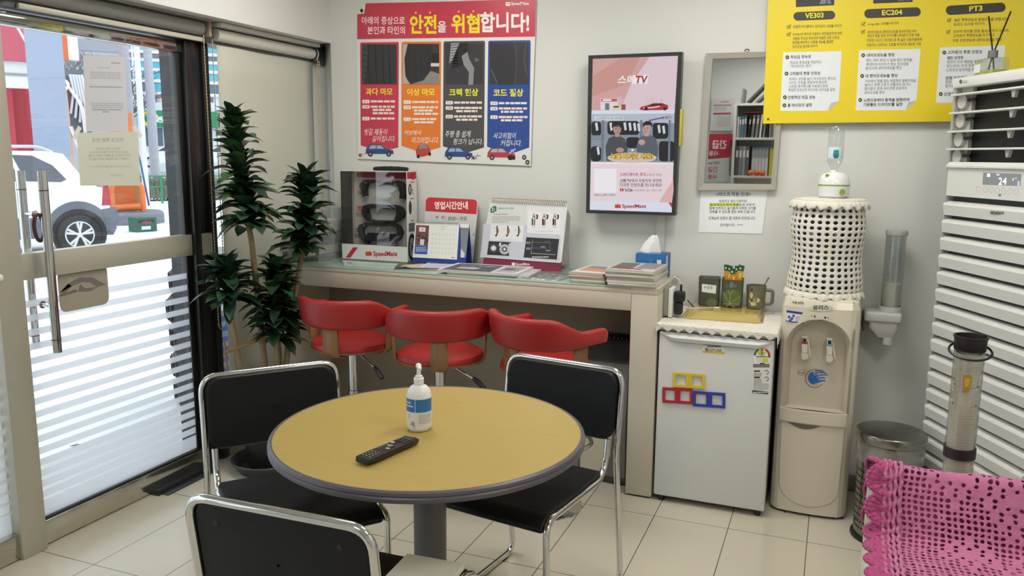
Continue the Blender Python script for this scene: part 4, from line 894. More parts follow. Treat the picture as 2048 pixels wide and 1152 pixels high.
for k in range(8):
    th = rnd.choice((0.007, 0.009, 0.010)); last = k == 7
    prs = []
    if last: prs = [lambda q: q.poly([(0.05, 0.1), (0.5, 0.05), (0.45, 0.9), (0.05, 0.9)], '6b6a68'), lambda q: q.poly([(0.1, 0.3), (0.7, 0.12), (0.72, 0.2), (0.12, 0.42)], 'a23a46', 2), lambda q: q.rect(0.55, 0.3, 0.95, 0.95, '8d8a86', 2), lambda q: q.rect(0.1, 0.02, 0.6, 0.1, 'd8d8d4', 3)]
    magazine('%s magazine of the thick stack in front of the tissue box' % ('topmost' if last else 'bottommost' if k == 0 else tops[k] + ' lowest'), -0.80 + rnd.uniform(-.006, .006), 3.51 + rnd.uniform(-.008, .008), z, rnd.uniform(-.03, .03), 0.212, 0.275, th, rnd.choice(('c9c9c4', 'b2aca0', '8a8680', 'd8d6d0')) if not last else 'c8c6c2', prs, 'magazines stacked in front of the tissue box'); z += th
z = ZT
for k in range(6):
    th = (0.008, 0.011, 0.009, 0.010, 0.007, 0.004)[k]; last = k == 5
    prs = [lambda q: q.rect(0.04, 0.04, 0.96, 0.96, 'ded9d2'), lambda q: q.poly([(0.1, 0.2), (0.9, 0.15), (0.9, 0.5), (0.1, 0.6)], 'c98a70', 2), lambda q: q.poly([(0.1, 0.6), (0.9, 0.5), (0.9, 0.9), (0.1, 0.9)], '7f8a8c', 2)] if last else []
    magazine('%s booklet of the smaller stack left of the magazines' % ('topmost' if last else 'bottommost' if k == 0 else tops[k] + ' lowest'), -1.0 + rnd.uniform(-.006, .006) + (0.01 if last else 0), 3.525 + rnd.uniform(-.008, .008), z, rnd.uniform(-.04, .04) - (0.12 if last else 0), 0.16, 0.25, th, 'b3a993' if not last else 'd5d2ca', prs, 'booklets in the smaller stack', 0.0); z += th
def news_dark(q):
    q.poly([(0.03, 0.06), (0.66, 0.05), (0.64, 0.9), (0.05, 0.92)], '4a4d57', 1); q.poly([(0.16, 0.3), (0.40, 0.26), (0.46, 0.42), (0.34, 0.55), (0.18, 0.50)], 'b4b2b0', 2); q.text('SPECIAL', 0.2, 0.72, 0.55, 0.64, 'd8d8dc', 2) if 0 else q.dashes(0.12, 0.6, 0.68, 0.05, 'c9cad0', 2)
    q.rect(0.70, 0.30, 0.95, 0.75, '9a9ca4', 1); q.rect(0.74, 0.4, 0.86, 0.65, '5a5c64', 2); [q.dashes(0.70, 0.95, 0.10 + 0.05 * k, 0.02, '8a8a90', 2, k) for k in range(4)]; [q.dashes(0.70, 0.95, 0.80 + 0.05 * k, 0.02, '8a8a90', 2, k) for k in range(3)]
magazine('lower newspaper under the dark fronted one on the counter', -1.50, 3.545, ZT, 0.10, 0.40, 0.27, 0.010, 'c6c8ce', (), 'newspapers on the counter', cat='newspaper')
magazine('topmost newspaper with dark front picture on the counter', -1.545, 3.53, ZT + 0.010, 0.06, 0.40, 0.27, 0.010, 'dcdee2', (news_dark,), 'newspapers on the counter', cat='newspaper')
magazine('open dark magazine lying between display box and newspapers', -1.93, 3.555, ZT, 0.42, 0.21, 0.26, 0.007, '3a3632', (lambda q: q.poly([(0.1, 0.1), (0.9, 0.3), (0.6, 0.8), (0.15, 0.6)], 'c9b8a0'), lambda q: q.poly([(0.0, 0.0), (0.5, 0.0), (0.2, 0.4)], '1d1c1c', 2)))
magazine('white leaflet with black lettering lying against the dark magazine', -1.835, 3.60, ZT + 0.0075, 0.25, 0.15, 0.21, 0.003, 'd6d6d8', (lambda q: q.dashes(0.1, 0.9, 0.72, 0.08, '2a2a2c'), lambda q: q.rect(0.1, 0.1, 0.9, 0.6, 'b9bcc4')), cat='magazine')
# clear plastic sleeve
m = MB(); rnd = random.Random(5); rows = []
for i in range(13):
    rows.append([(-1.32 + 0.19 * j / 14 + 0.02 * (i / 12), 3.40 + 0.27 * i / 12, ZT + 0.003 + rnd.uniform(0, 0.007) * (0 < i < 12 and 0 < j < 14)) for j in range(15)])
m.grid(rows, clear('crinkled_film', (0.93, 0.94, 0.92), 0.10, veil=0.25, veil_col=(0.7, 0.7, 0.68), rough=0.08)); o = solid(m.build('plastic_sleeve', ang=20), 0.0006, 1); tag(o, 'crinkled clear plastic sleeve lying right of the newspapers', 'plastic sleeve')
# tissue box
T = thing('tissue_box', 'blue tissue box behind the magazines with a tissue sticking out', 'tissue box', (-0.775, 3.71, ZT))
BLUE = M('tissue_blue', '2360a0', 0.4); m = MB(); m.rbox(-0.07, 0.07, -0.058, 0.058, 0, 0.115, BLUE, 0.002)
q = Pr(m, (0, -0.058, 0), XU, ZU, NU); q.poly([(0.03, 0.09), (0.05, 0.09), (0.05, 0.075), (0.04, 0.068), (0.03, 0.075)], 'd4d8dc'); q.line([(-0.008, 0.092), (0.0, 0.082), (0.008, 0.092)], 0.003, '5fae5a'); q.ring(0, 0.072, 0.003, 0.006, '5fae5a'); q.text('순수한 깨끗함', -0.045, 0.056, 0.04, 0.044, 'd9d83a', 2, 0.02)
q = Pr(m, (0.07, 0, 0), (0, 1, 0), ZU, (1, 0, 0)); q.rect(-0.05, 0.005, -0.005, 0.108, 'c6cad2'); q.rect(0.0, 0.005, 0.052, 0.108, '3a5a9c')
m.build('box', T); m = MB(); rows = []
for i in range(9):
    t = i / 8; z = 0.112 + 0.083 * t; wd = (0.045 * (1 - t) ** 0.7 + 0.009)
    rows.append([(-0.018 + wd * math.cos(2 * PI * j / 16) * 1.0 + 0.02 * t, 0.4 * wd * math.sin(2 * PI * j / 16) * (1 + 0.5 * math.sin(3 * 2 * PI * j / 16)), z + 0.004 * math.sin(j * 2.0 + i)) for j in range(16)])
m.grid(rows, M('tissue_paper', 'e3e3e0', 0.9), close_u=True); o = m.build('tissue', T); solid(o, 0.0008)
# clear organiser tray with leaflets at the left end
T = thing('document_tray', 'clear plastic document tray full of leaflets at the desk end behind the plant', 'document tray', (-2.568, 3.62, ZT))
AC_ = clear('acrylic_sheet', (0.93, 0.94, 0.94), 0.08, veil=0.12, veil_col=(0.75, 0.75, 0.78))
m = MB(); m.rbox(-0.085, 0.075, -0.17, 0.19, 0.03, 0.034, AC_, 0.001); m.rbox(-0.085, -0.081, -0.17, 0.19, 0.0, 0.17, AC_, 0.001); m.rbox(0.071, 0.075, -0.10, 0.19, 0.0, 0.27, AC_, 0.001); m.rbox(-0.081, 0.071, 0.186, 0.19, 0, 0.27, AC_, 0.001); m.rbox(-0.081, 0.071, -0.17, 0.186, 0.14, 0.144, AC_, 0.001); m.build('tray', T)
for y, z in ((-0.165, 0.04), (-0.12, 0.09)): MB().rbox(-0.10, -0.08, y - 0.012, y + 0.012, z - 0.014, z + 0.014, M('clip_grey', '55565a', 0.4), 0.004).build('clip', T)
rnd = random.Random(21); cols_ = ('8d8a8c', '3c3a3c', 'c4c2c0', '6d6e74', 'b4a9a0'); z = ZT + 0.0345
for k in range(5):
    magazine('%s leaflet lying on the lower shelf of the document tray' % ('topmost' if k == 4 else 'bottommost' if k == 0 else tops[k] + ' lowest'), -2.573, 3.62, z, rnd.uniform(-.05, .05), 0.12, 0.28, 0.008, cols_[k], (), 'leaflets on the lower tray shelf'); z += 0.008
z = ZT + 0.1445
for k, (c, th) in enumerate((('a33a4c', 0.012), ('c9c8c8', 0.02), ('d8d8d8', 0.03))):
    magazine(('red' if k == 0 else 'thin white' if k == 1 else 'thick white') + ' folder lying on the upper shelf of the document tray', -2.573, 3.64, z, rnd.uniform(-.04, .04), 0.13, 0.27, th, c, (), 'folders on the upper tray shelf'); z += th

# ------------------------------------------------------------------ refrigerator and what stands on it
FRW = M('fridge_white', 'd3d4d2', 0.42, bump=0.06, bscale=500)
T = thing('refrigerator', 'small white refrigerator with stickers on its door, beside the desk', 'refrigerator', (-0.43, 3.37, 0)); FR = T
f0 = homog([(0, 0), (652, 0), (652, 1152), (0, 1152)], [(-0.3318, 1.0454), (0.2725, 1.0798), (0.3389, -0.0314), (-0.2917, -0.1503)]); f = f0
XL, XR = -0.236, 0.234
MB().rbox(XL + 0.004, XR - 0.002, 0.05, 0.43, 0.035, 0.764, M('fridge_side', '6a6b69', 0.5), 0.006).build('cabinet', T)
m = MB(); m.rbox(XL, XR, 0.0, 0.045, 0.028, 0.766, FRW, 0.008, 3)
m2 = m; m = MB(); q = Pr(m, (0, -0.0002, 0), XU, ZU, NU, f)
q.poly([(274, 332), (372, 338), (371, 388), (273, 380)], 'e6e4d8'); q.poly([(273, 372), (371, 378), (371, 388), (273, 380)], 'd8b93a', 2)
q.text('전국특송&대리운전', 278, 337, 370, 352, '3a3a3a', 3, 0.02, rise=5); q.dashes(296, 356, 352, 5, '5a5a5a', 3); q.text('☎1577-1300', 284, 360, 358, 376, '2a2a2c', 3, 0.02, rise=4)
q.ell(324, 319, 7, 6, '3a3a3c'); q.text('LG', 333, 316, 346, 325, '4a4a4c', 2, 0.02)
st1 = m; m = MB(); q = Pr(m, (0, -0.0002, 0), XU, ZU, NU, f)
lab = [(490, 556), (492, 400)] + [(533 + 43 * math.cos(math.radians(a)), 395 - 46 * math.sin(math.radians(a))) for a in range(180, -1, -15)] + [(574, 408), (568, 568)]
q.poly(lab, 'dededa', 1); q.ell(533, 402, 37, 40, 'eaeae6', 2, 24)
q.ring(533, 396, 27, 37, '4a7a4e', 3, 185, 240, 8); q.ring(533, 396, 27, 37, 'c9c04a', 3, 240, 300, 8); q.ring(533, 396, 27, 37, 'b8323c', 3, 300, 372, 10)
q.poly([(528, 374), (538, 374), (533, 365)], '1c1c1e', 4); q.ell(533, 384, 18, 10, 'cfc94a', 3, 16); q.text('3', 529, 378, 537, 391, '3a3a2a', 5, 0.02)
q.dashes(508, 560, 396, 4, '3a3a3c', 4); q.rect(508, 402, 560, 424, 'd6d6d2', 3); q.rect(536, 406, 560, 424, 'cfc94a', 4); q.rect(524, 426, 544, 431, '1c1c1e', 4)
q.rect(494, 430, 566, 445, '5a5854', 3); [q.rect(498 + 4 * k, 431, 500 + 4 * k, 444, 'b9b8b2', 4) for k in range(0, 17, 2)]
for y in (458, 486): q.rect(498, y, 524, y + 6, '1c1c1e', 3); q.ring(552, y + 9, 7, 10, '3a3a3c', 3, 200, 460, 18); [q.dashes(497, 532, y + 11 + 6 * k, 3, '8a8a88', 3, k) for k in range(3)]
[q.dashes(496, 562, 516 + 7 * k, 3, '8a8a88', 3, k) for k in range(4)]; q.poly([(491, 544), (561, 550), (560, 562), (490, 556)], '1e1e20', 3); q.dashes(494, 558, 551, 5, 'd0d0cc', 4)
door_ = m2.build('door', T, ang=30); st1.build('sticker', door_, smooth=False); m.build('energy_label', door_, smooth=False)
m = MB(); top = []
for i in range(25):
    t = i / 24; x = XL + 0.002 + (XR - XL - 0.004) * t; e = min(1, min(t, 1 - t) / 0.14); e = e * e * (3 - 2 * e)
    top.append([(x, -0.001, 0.763 - 0.004), (x, -0.003 - 0.006 * e, 0.763 - 0.030 * e - 0.004), (x, -0.012 * e - 0.002, 0.759 - 0.014 * e), (x, 0.002, 0.766)])
m.grid(top, FRW); m.build('grip', door_)
MB().rbox(XL - 0.002, XR + 0.004, -0.002, 0.44, 0.772, 0.797, M('fridge_top', 'c2c3bf', 0.4), 0.005).build('top', T)
MB().box(XL + 0.01, XR - 0.01, 0.03, 0.42, 0.764, 0.773, DARK).build('gasket', T)
m = MB(); m.tube(fillet([(-0.660, 3.78, 0.5), (-0.662, 3.6, 0.46), (-0.668, 3.44, 0.30), (-0.670, 3.42, 0.10), (-0.664, 3.45, 0.012), (-0.662, 3.7, 0.012)], 0.08), 0.004, ink('d8d8d2'), 8)
o = m.build('cord', T); o.location = (0.43, -3.37, 0)
for x in (XL + 0.03, XR - 0.03):
    for y in (0.03, 0.38): MB().tube([(x, y, 0.0), (x, y, 0.036)], 0.014, DARK, 12).build('foot', T)
for nm, c, (x0, y0, x1, y1), dr, rz in (('yellow', 'd9bf2e', (148, 465, 285, 528), 9, 0), ('red', 'a82236', (101, 530, 232, 596), 8, 0), ('blue', '2b3c9c', (233, 546, 374, 612), 10, 0)):
    m = MB(); O = (-0.43, 3.3688, 0); f = f0
    def holed(x0, y0, x1, y1, dr, c):
        g = lambda s, t: f(x0 + (x1 - x0) * s, y0 + (y1 - y0) * t + dr * s)
        sx = (0, .09, .41, .59, .91, 1.0); sy = (0, .17, .83, 1.0)
        for i in range(5):
            for j in range(3):
                if j == 1 and i in (1, 3): continue
                quad = [g(sx[i], sy[j]), g(sx[i + 1], sy[j]), g(sx[i + 1], sy[j + 1]), g(sx[i], sy[j + 1])]
                m.prism(quad, O, XU, ZU, NU, 0.006, M('magnet_' + nm, c, 0.4))
    holed(x0, y0, x1, y1, dr, c); bm_ = m
    o = m.build('fridge_magnet', smooth=False); tag(o, '%s two-window frame magnet on the refrigerator door' % nm, 'magnet')

def crochet(mb, P, nu, nv, hole, mat, wrap=False):
    """net of square stitches over a surface P(u, v); hole(i, j) = opening of each mesh, 0 closed .. 0.8 open"""
    idx = {}; vs = []; fs = []
    def vert(a, b):
        k = (round((a % nu if wrap else a) * 2), round(b * 2))
        if k not in idx: idx[k] = len(vs); vs.append(tuple(P(a / nu, b / nv)))
        return idx[k]
    for i in range(nu):
        for j in range(nv):
            h = hole(i, j)
            out = [vert(i, j), vert(i + .5, j), vert(i + 1, j), vert(i + 1, j + .5), vert(i + 1, j + 1), vert(i + .5, j + 1), vert(i, j + 1), vert(i, j + .5)]
            if h <= 0:
                c = len(vs); vs.append(tuple(P((i + .5) / nu, (j + .5) / nv))); fs += [(out[k], out[(k + 1) % 8], c) for k in range(8)]
            else:
                inn = []
                for k, (dx, dy) in enumerate(((-1, -1), (0, -1), (1, -1), (1, 0), (1, 1), (0, 1), (-1, 1), (-1, 0))):
                    q_ = 0.62 if dx and dy else 1.0
                    inn.append(len(vs)); vs.append(tuple(P((i + .5 + dx * q_ * h / 2) / nu, (j + .5 + dy * q_ * h / 2) / nv)))
                fs += [(out[k], out[(k + 1) % 8], inn[(k + 1) % 8], inn[k]) for k in range(8)]
    return mb.add(vs, fs, mat)
YARNW = M('white_yarn', 'e0dcd0', 0.9, bump=0.7, bscale=420, noise=0.05, nscale=200)
# lace cloth
def lace(u, v):
    x = -0.686 + 0.513 * u; s = v * 0.49; r = random.Random(int(u * 97) * 131 + int(v * 89)).uniform(-1, 1)
    z0 = 0.799 + 0.0012 * r
    ex = max(0.0, x - (-0.186)) if x > -0.186 else 0; el = max(0.0, -0.675 - x)
    if s < 0.03: y = 3.362 + 0.0; z = z0 - (0.03 - s) * (0.75 + 0.25 * math.sin(u * 70))
    else: y = 3.362 + (s - 0.03); z = z0
    if ex: z -= ex * 3.2; x = -0.186 + ex * 0.3
    if el: z -= el * 3.0; x = -0.675 - el * 0.3
    return (x, y, z)
m = MB(); crochet(m, lace, 60, 52, lambda i, j: 0.35 if (i + j) % 3 == 0 else 0, YARNW); o = m.build('lace_cloth', ang=180); solid(o, 0.0035, 1); tag(o, 'white crocheted lace cloth covering the refrigerator top', 'cloth')
T = thing('amber_tray', 'amber translucent plastic tray upside down on the lace cloth', 'tray', (-0.435, 3.665, 0.802), math.radians(3))
AMB = M('amber_plastic', 'd9c069', 0.12, spec=0.8, trans=0.35, coat=0.5)
m = MB(); rows = []
for (a, b, z, r) in ((0.172, 0.158, 0.0, 0.03), (0.172, 0.158, 0.004, 0.03), (0.160, 0.146, 0.006, 0.03), (0.150, 0.120, 0.026, 0.03), (0.145, 0.112, 0.029, 0.03), (0.05, 0.04, 0.029, 0.02)):
    rows.append([(x + 0.003 * math.sin(k * 1.3), y + 0.003 * math.cos(k * 1.7), z) for k, (x, y) in enumerate(rrect(-a, -b, a, b, r, 6))])
m.grid(rows, AMB, close_u=True); m.add(rows[-1], [tuple(range(len(rows[-1])))], AMB); m.add(rows[0], [tuple(range(len(rows[0]) - 1, -1, -1))], AMB); m.build('tray', T)
CER = M('green_glaze', '4d5244', 0.35, noise=0.12, nscale=25); ZC = 0.8312
def canister(lab, x, y, kind):
    T = thing('canister', lab, 'canister', (x, y, ZC), math.radians(5))
    m = MB(); rows = []
    for (h, z, r) in ((0.042, 0.0, 0.012), (0.045, 0.006, 0.012), (0.046, 0.06, 0.012), (0.0475, 0.122, 0.013), (0.049, 0.128, 0.014), (0.046, 0.128, 0.012), (0.042, 0.12, 0.011), (0.040, 0.02, 0.01)):
        rows.append([(a, b, z) for a, b in rrect(-h, -h, h, h, r, 5)])
    m.grid(rows, CER, close_u=True); m.add(rows[0], [tuple(range(len(rows[0]) - 1, -1, -1))], CER); m.add(rows[-1], [tuple(range(len(rows[-1])))], CER)
    q = Pr(m, (0, -0.0476, 0), XU, ZU, NU, None, ink, 0.0003)
    if kind == 0:
        q.poly([(-0.032, 0.102), (0.032, 0.098), (0.031, 0.060), (-0.031, 0.065)], 'e6e6e2', 2); q.text('무 설 탕', -0.022, 0.094, 0.016, 0.080, '3a3a3c', 3, 0.01)
        q.ell(0.015, 0.018, 0.026, 0.02, '5e6449', 1); q.line([(0.0, 0.004), (0.015, 0.036)], 0.0015, '7d8468', 2); q.line([(0.03, 0.006), (0.02, 0.036)], 0.0015, '7d8468', 2)
    else:
        q.ell(0.0, 0.045, 0.041, 0.042, '5a6a35', 1, 28); q.ell(-0.004, 0.105, 0.010, 0.014, '6d7464', 1); q.ell(-0.024, 0.098, 0.005, 0.006, '666d5c', 1); q.ell(0.012, 0.102, 0.005, 0.007, '666d5c', 1)
        for a, b in (((-0.008, 0.02), (-0.008, 0.062)), ((-0.008, 0.062), (-0.020, 0.08)), ((-0.008, 0.062), (0.006, 0.08)), ((-0.008, 0.02), (-0.040, 0.07)), ((-0.008, 0.02), (0.034, 0.055)), ((-0.008, 0.02), (-0.04, 0.017)), ((-0.008, 0.02), (0.034, 0.02)), ((-0.008, 0.02), (0.01, 0.003)), ((-0.008, 0.02), (-0.022, 0.004))): q.line([a, b], 0.0018, 'a9ad7a', 2)
        q.poly([(-0.018, 0.002), (-0.014, 0.009), (0.0, 0.009), (0.006, 0.002)], '1c1c18', 3)
    m.build('body', T); return T
canister('dark green square canister with a white paper label', -0.515, 3.735, 0); canister('green square canister with leaf pattern holding yellow sticks', -0.412, 3.735, 1)
for k, (dx, dy, tx, ty, h) in enumerate(((-0.030, 0.01, -0.05, 0.06, 0.062), (-0.018, -0.012, 0.10, 0.10, 0.062), (0.004, -0.016, -0.12, 0.05, 0.050), (0.012, 0.008, 0.06, -0.04, 0.058), (0.028, -0.01, 0.14, 0.02, 0.066))):
    m = MB(); w_ = 0.0105 if k != 4 else 0.013
    m.prism([(-w_, -0.06), (w_, -0.06), (w_, 0.03), (-w_, 0.03)], (0, 0, 0), XU, ZU, NU, 0.005, M('stick_yellow', 'd69a1e', 0.35)); m.prism([(-w_, 0.03), (w_, 0.03), (w_ * 1.05, 0.056), (-w_ * 1.05, 0.058)], (0, -0.001, 0), XU, ZU, NU, 0.003, M('stick_green', '1f5a38', 0.35))
    q = Pr(m, (0, -0.0052, 0), XU, ZU, NU); q.ell(-0.003, 0.042, 0.004, 0.005, 'cfe0e4'); q.rect(-0.002, 0.0, 0.005, 0.02, 'e9d79a')
    o = m.build('coffee_stick', smooth=False, loc=(-0.412 + dx, 3.735 + dy, ZC + 0.07 + h)); o.rotation_euler = (ty, tx, 0)
    tag(o, 'yellow coffee stick with green tip, %s in the leaf patterned canister' % ('leftmost', 'second', 'middle', 'fourth', 'rightmost, tallest')[k], 'coffee stick', 'coffee sticks in the green canister')
T = thing('mug', 'olive grey mug with a yellow flower right of the canisters', 'mug', (-0.308, 3.735, ZC))
MUG = M('mug_glaze', '6e6c58', 0.35, noise=0.12, nscale=30)
m = MB(); m.lathe([(0, 0.0), (0.034, 0.0), (0.040, 0.006), (0.041, 0.05), (0.0435, 0.100), (0.044, 0.104), (0.041, 0.104), (0.038, 0.05), (0.034, 0.012), (0, 0.010)], MUG, 36)
def on_mug(u, z, off): a = -PI / 2 + u / 0.042; r = 0.0408 + 0.0025 * max(0, (z - 0.05) / 0.05) + off; return (r * math.cos(a), r * math.sin(a), z)
def petal(cx, cz, rx, rz_, c, off=0.0006): m.add([on_mug(cx + rx * math.cos(2 * PI * k / 14), cz + rz_ * math.sin(2 * PI * k / 14), off) for k in range(14)], [tuple(range(14))], ink(c))
for a in ((-0.018, 0.062, .008, .014), (0.008, 0.042, .015, .010), (-0.008, 0.024, .014, .009), (-0.024, 0.036, .007, .008)): petal(*a, 'c9bb84')
petal(-0.018, 0.04, .006, .006, '6a5a20', 0.001); petal(-0.018, 0.088, .006, .007, '7a2c26', 0.0008)
m.build('cup', T); m = MB(); m.tube(fillet([(0.040, 0, 0.085), (0.072, 0, 0.085), (0.070, 0, 0.022), (0.038, 0, 0.022)], 0.028), 0.0058, MUG, 10, flat=1.3); m.build('handle', T)
m = MB(); m.tube([(-0.012, 0.0, 0.012), (0.03, 0.004, 0.10), (0.05, 0.006, 0.142)], [0.0025, 0.0025, 0.0032], M('spoon_steel', '7c7c7c', 0.25, metal=1), 8); tag(m.build('spoon', loc=(-0.308, 3.735, ZC)), 'metal spoon standing in the olive mug', 'spoon')
m = MB(); m.tube([(-0.60, 3.60, 0.8315), (-0.475, 3.645, 0.8345)], 0.0025, M('spoon_steel'  , '7c7c7c'), 8); m.rbox(-0.478, -0.455, 3.64, 3.655, 0.8320, 0.838, WHITEP, 0.002); tag(m.build('stirrer'), 'thin metal stirrer with white tip lying before the canisters', 'stirrer')

# ------------------------------------------------------------------ water dispenser
DSP = M('dispenser_shell', 'd2cab8', 0.33, coat=0.15, bump=0.02, bscale=300)
DSPD = M('dispenser_panel', 'c6beac', 0.4)
T = thing('water_dispenser', 'tall beige water dispenser with two taps, right of the refrigerator', 'water dispenser', (-0.03, 3.478, 0))
f = homog([(0, 0), (768, 0), (768, 1152), (0, 1152)], [(-0.2472, 0.9967), (0.3842, 1.0371), (0.4688, -0.0017), (-0.1856, -0.1267)])
HW = 0.155; DD = 0.315
def frontx(x): return -0.018 * (1 - (x / HW) ** 2)
m = MB(); rows = []
for z, ins, fy in ((0.012, 0.004, 0.0), (0.02, 0.0, 0.0), (0.44, 0.0, 0.0), (0.82, 0.0, 0.0), (0.895, 0.002, 0.004), (0.922, 0.010, 0.016), (0.932, 0.022, 0.03)):
    h = HW - ins; r = [(-h, DD), (-h, 0.05), (-h + 0.006, 0.018 + fy), (-h + 0.02, fy + 0.002)]
    r += [(-0.12 + 0.24 * k / 8, frontx(-0.12 + 0.24 * k / 8) + fy) for k in range(9)] + [(h - 0.02, fy + 0.002), (h - 0.006, 0.018 + fy), (h, 0.05), (h, DD)]
    rows.append([(a, b, z) for a, b in r])
# leave the alcove open in the front columns
nc = len(rows[0])
zs = [r[0][2] for r in rows]
def alc(z):  # half width of the arch at height z
    if z < 0.462 or z > 0.852: return 0
    if z < 0.735: return 0.125
    return 0.125 * math.sqrt(max(0, 1 - ((z - 0.735) / 0.117) ** 2))
for i in range(len(rows) - 1):
    for j in range(nc - 1):
        if 3 <= j <= 11 and i in (2, 3): continue
        m.add([rows[i][j], rows[i][j + 1], rows[i + 1][j + 1], rows[i + 1][j]], [(0, 1, 2, 3)], DSP)
m.add(rows[-1], [tuple(range(nc))], DSP); m.add([rows[i][0] for i in range(7)] + [rows[i][-1] for i in range(6, -1, -1)], [tuple(range(14))], DSP)
m.add(rows[0], [tuple(range(nc - 1, -1, -1))], DARK)
xs0 = [(-HW + 0.02, 0.002)] + [(-0.12 + 0.24 * k / 8, frontx(-0.12 + 0.24 * k / 8)) for k in range(9)] + [(HW - 0.02, 0.002)]
def fy_at(x):
    for (a, ya), (b, yb) in zip(xs0, xs0[1:]):
        if a <= x <= b: return ya + (yb - ya) * (x - a) / (b - a)
    return 0.002
def fyz(x, z): return fy_at(x) + (0.004 * max(0, z - 0.82) / 0.075 if z > 0.82 else 0)
N = 24; prev = None
zz = [0.44, 0.4621] + [0.47 + 0.265 * k / 8 for k in range(9)] + [0.735 + 0.1165 * math.sin(PI / 2 * k / 10) for k in range(1, 11)] + [0.86, 0.8949]
arch_pts = []
for side in (-1, 1):
    cols_ = []
    for z in zz:
        a = alc(z); row = []
        for k in range(7):
            t = k / 6; x = side * ((HW - 0.02) + (a - (HW - 0.02)) * t); row.append((x, fyz(x, z), z))
        cols_.append(row)
    m.grid(cols_, DSP)
    inn = []
    for z in zz:
        a = alc(z)
        if z >= 0.462 and a > 0 or abs(z - 0.8515) < 1e-4: inn.append([(side * a, fyz(side * a, z), z), (side * max(0, a - 0.012), fyz(side * a, z) + 0.03, z - (0.01 if z > 0.74 else 0)), (side * max(0, a - 0.02), 0.055, z - (0.016 if z > 0.74 else 0))])
    m.grid(inn, DSPD); arch_pts.append([r[2] for r in inn])
m.add(arch_pts[0] + arch_pts[1][::-1], [tuple(range(len(arch_pts[0]) * 2))], DSPD)
m.build('body', T, ang=32)
m = MB(); fq = Pr(m, (0, -0.0015, 0), XU, ZU, NU, f)
def wrap_print(fn, y): pass
q = Pr(m, (0, -0.016, 0), XU, ZU, NU, f); q.ell(278, 124, 56, 15, 'cfcabd'); q.text('퓨리스', 242, 112, 314, 134, '1f4a50', 2, 0.03, rise=-2); q.rect(222, 152, 328, 176, 'cfcabd'); q.ell(251, 162, 5, 5, '8a2420', 2, 10); q.ell(298, 167, 5, 5, '1c1c1e', 2, 10); q.ell(237, 160, 3, 3, '6a6258', 2, 8); q.ell(311, 168, 3, 3, '4a443c', 2, 8)
m.build('name_plate', T, smooth=False)
m = MB(); q = Pr(m, (0, -0.011, 0), XU, ZU, NU, f); q.text('THE HITE.', 149, 94, 202, 105, '2a2a2c', 1, 0.04, rise=4)
q.poly([(124, 134), (208, 146), (206, 196), (120, 184)], 'd9dce4'); q.poly([(124, 134), (208, 146), (207, 156), (123, 144)], '2a3a86', 2)
for x, y in ((135, 165), (148, 172), (140, 180), (155, 160)): q.ell(x, y, 6, 7, '3a55a8', 2, 10)
[q.dashes(164, 202, 164 + 7 * k, 3, '6a7290', 2, k) for k in range(4)]; q.poly([(121, 180), (206, 192), (206, 196), (120, 184)], '2a3a86', 3); m.build('sticker', T, smooth=False)
m = MB(); q = Pr(m, (0, 0.0545, 0), XU, ZU, NU, f)
q.ell(188, 432, 20, 12, 'd9c4bc'); q.ring(188, 432, 16, 20, 'b87a74', 2, 0, 360, 20, 0.6); q.dashes(174, 202, 431, 4, 'a83a3a', 3)
q.ring(248, 460, 40, 43, '4a5a78', 1, 40, 310); q.ring(248, 460, 28, 29.5, '6a7890', 1, 60, 300)
q.poly([(216, 458), (224, 436), (240, 428), (246, 446), (262, 440), (256, 456), (276, 456), (262, 468), (282, 474), (262, 480), (240, 486), (224, 478)], '2560b4', 2)
for p in ([(246, 440), (268, 432), (300, 434)], [(256, 450), (276, 444), (308, 442)], [(262, 460), (282, 456), (296, 458)], [(262, 472), (280, 468), (298, 472)], [(250, 428), (270, 422), (290, 428)]): q.line(p, 5, '2560b4', 3)
m.build('wave_emblem', T, smooth=False)
for nm, cx, cz_top, c, fl in (('tap', 205, 262, 'a02c34', 0), ('tap', 318, 272, '5aa0b4', 1)):
    a, b = f(cx, cz_top); m = MB(); y = 0.02
    m.rbox(a - 0.009, a + 0.009, y, 0.058, b - 0.03, b - 0.004, WHITEP, 0.003); m.rbox(a - 0.012, a + 0.010, y - 0.004, y + 0.02, b - 0.003, b + 0.002, WHITEP, 0.002)
    m.rbox(a - 0.011, a + 0.012, y - 0.003, y + 0.004, b - 0.030, b - 0.020, ink(c), 0.001); m.rbox(a - 0.006, a + 0.006, y - 0.004, y - 0.001, b - 0.02, b - 0.006, DARK, 0.001)
    m.prism([(a - 0.010, b - 0.030), (a + 0.013, b - 0.030), (a + 0.012, b - 0.066), (a - 0.007, b - 0.066)], (0, y + 0.002, 0), XU, ZU, NU, 0.005, M('tap_grey', 'cfcac0', 0.3))
    m.prism([(a - 0.009, b - 0.068), (a + 0.014, b - 0.068), (a + 0.020, b - 0.085), (a + 0.006, b - 0.098), (a - 0.010, b - 0.090)], (0, y + 0.012, 0), XU, ZU, NU, 0.018, M('tap_clear', 'c9c2b4', 0.2))
    m.tube([(a + 0.012, y + 0.006, b - 0.012), (a + 0.019, y + 0.002, b - 0.045), (a + 0.026, y + 0.004, b - 0.082)], 0.0035, M('tap_grey', 'cfcac0'), 8)
    o = m.build('tap', T); o['label'] = 'hot water tap with red band' if fl == 0 else 'cold water tap with blue band'
m = MB(); rows = []
for z, o in ((0.402, 0.000), (0.410, 0.010), (0.452, 0.012), (0.464, 0.012), (0.466, 0.008), (0.462, -0.004)):
    rows.append([(x, fy_at(x) - o, z) for x in [-0.135 + 0.262 * k / 14 for k in range(15)]])
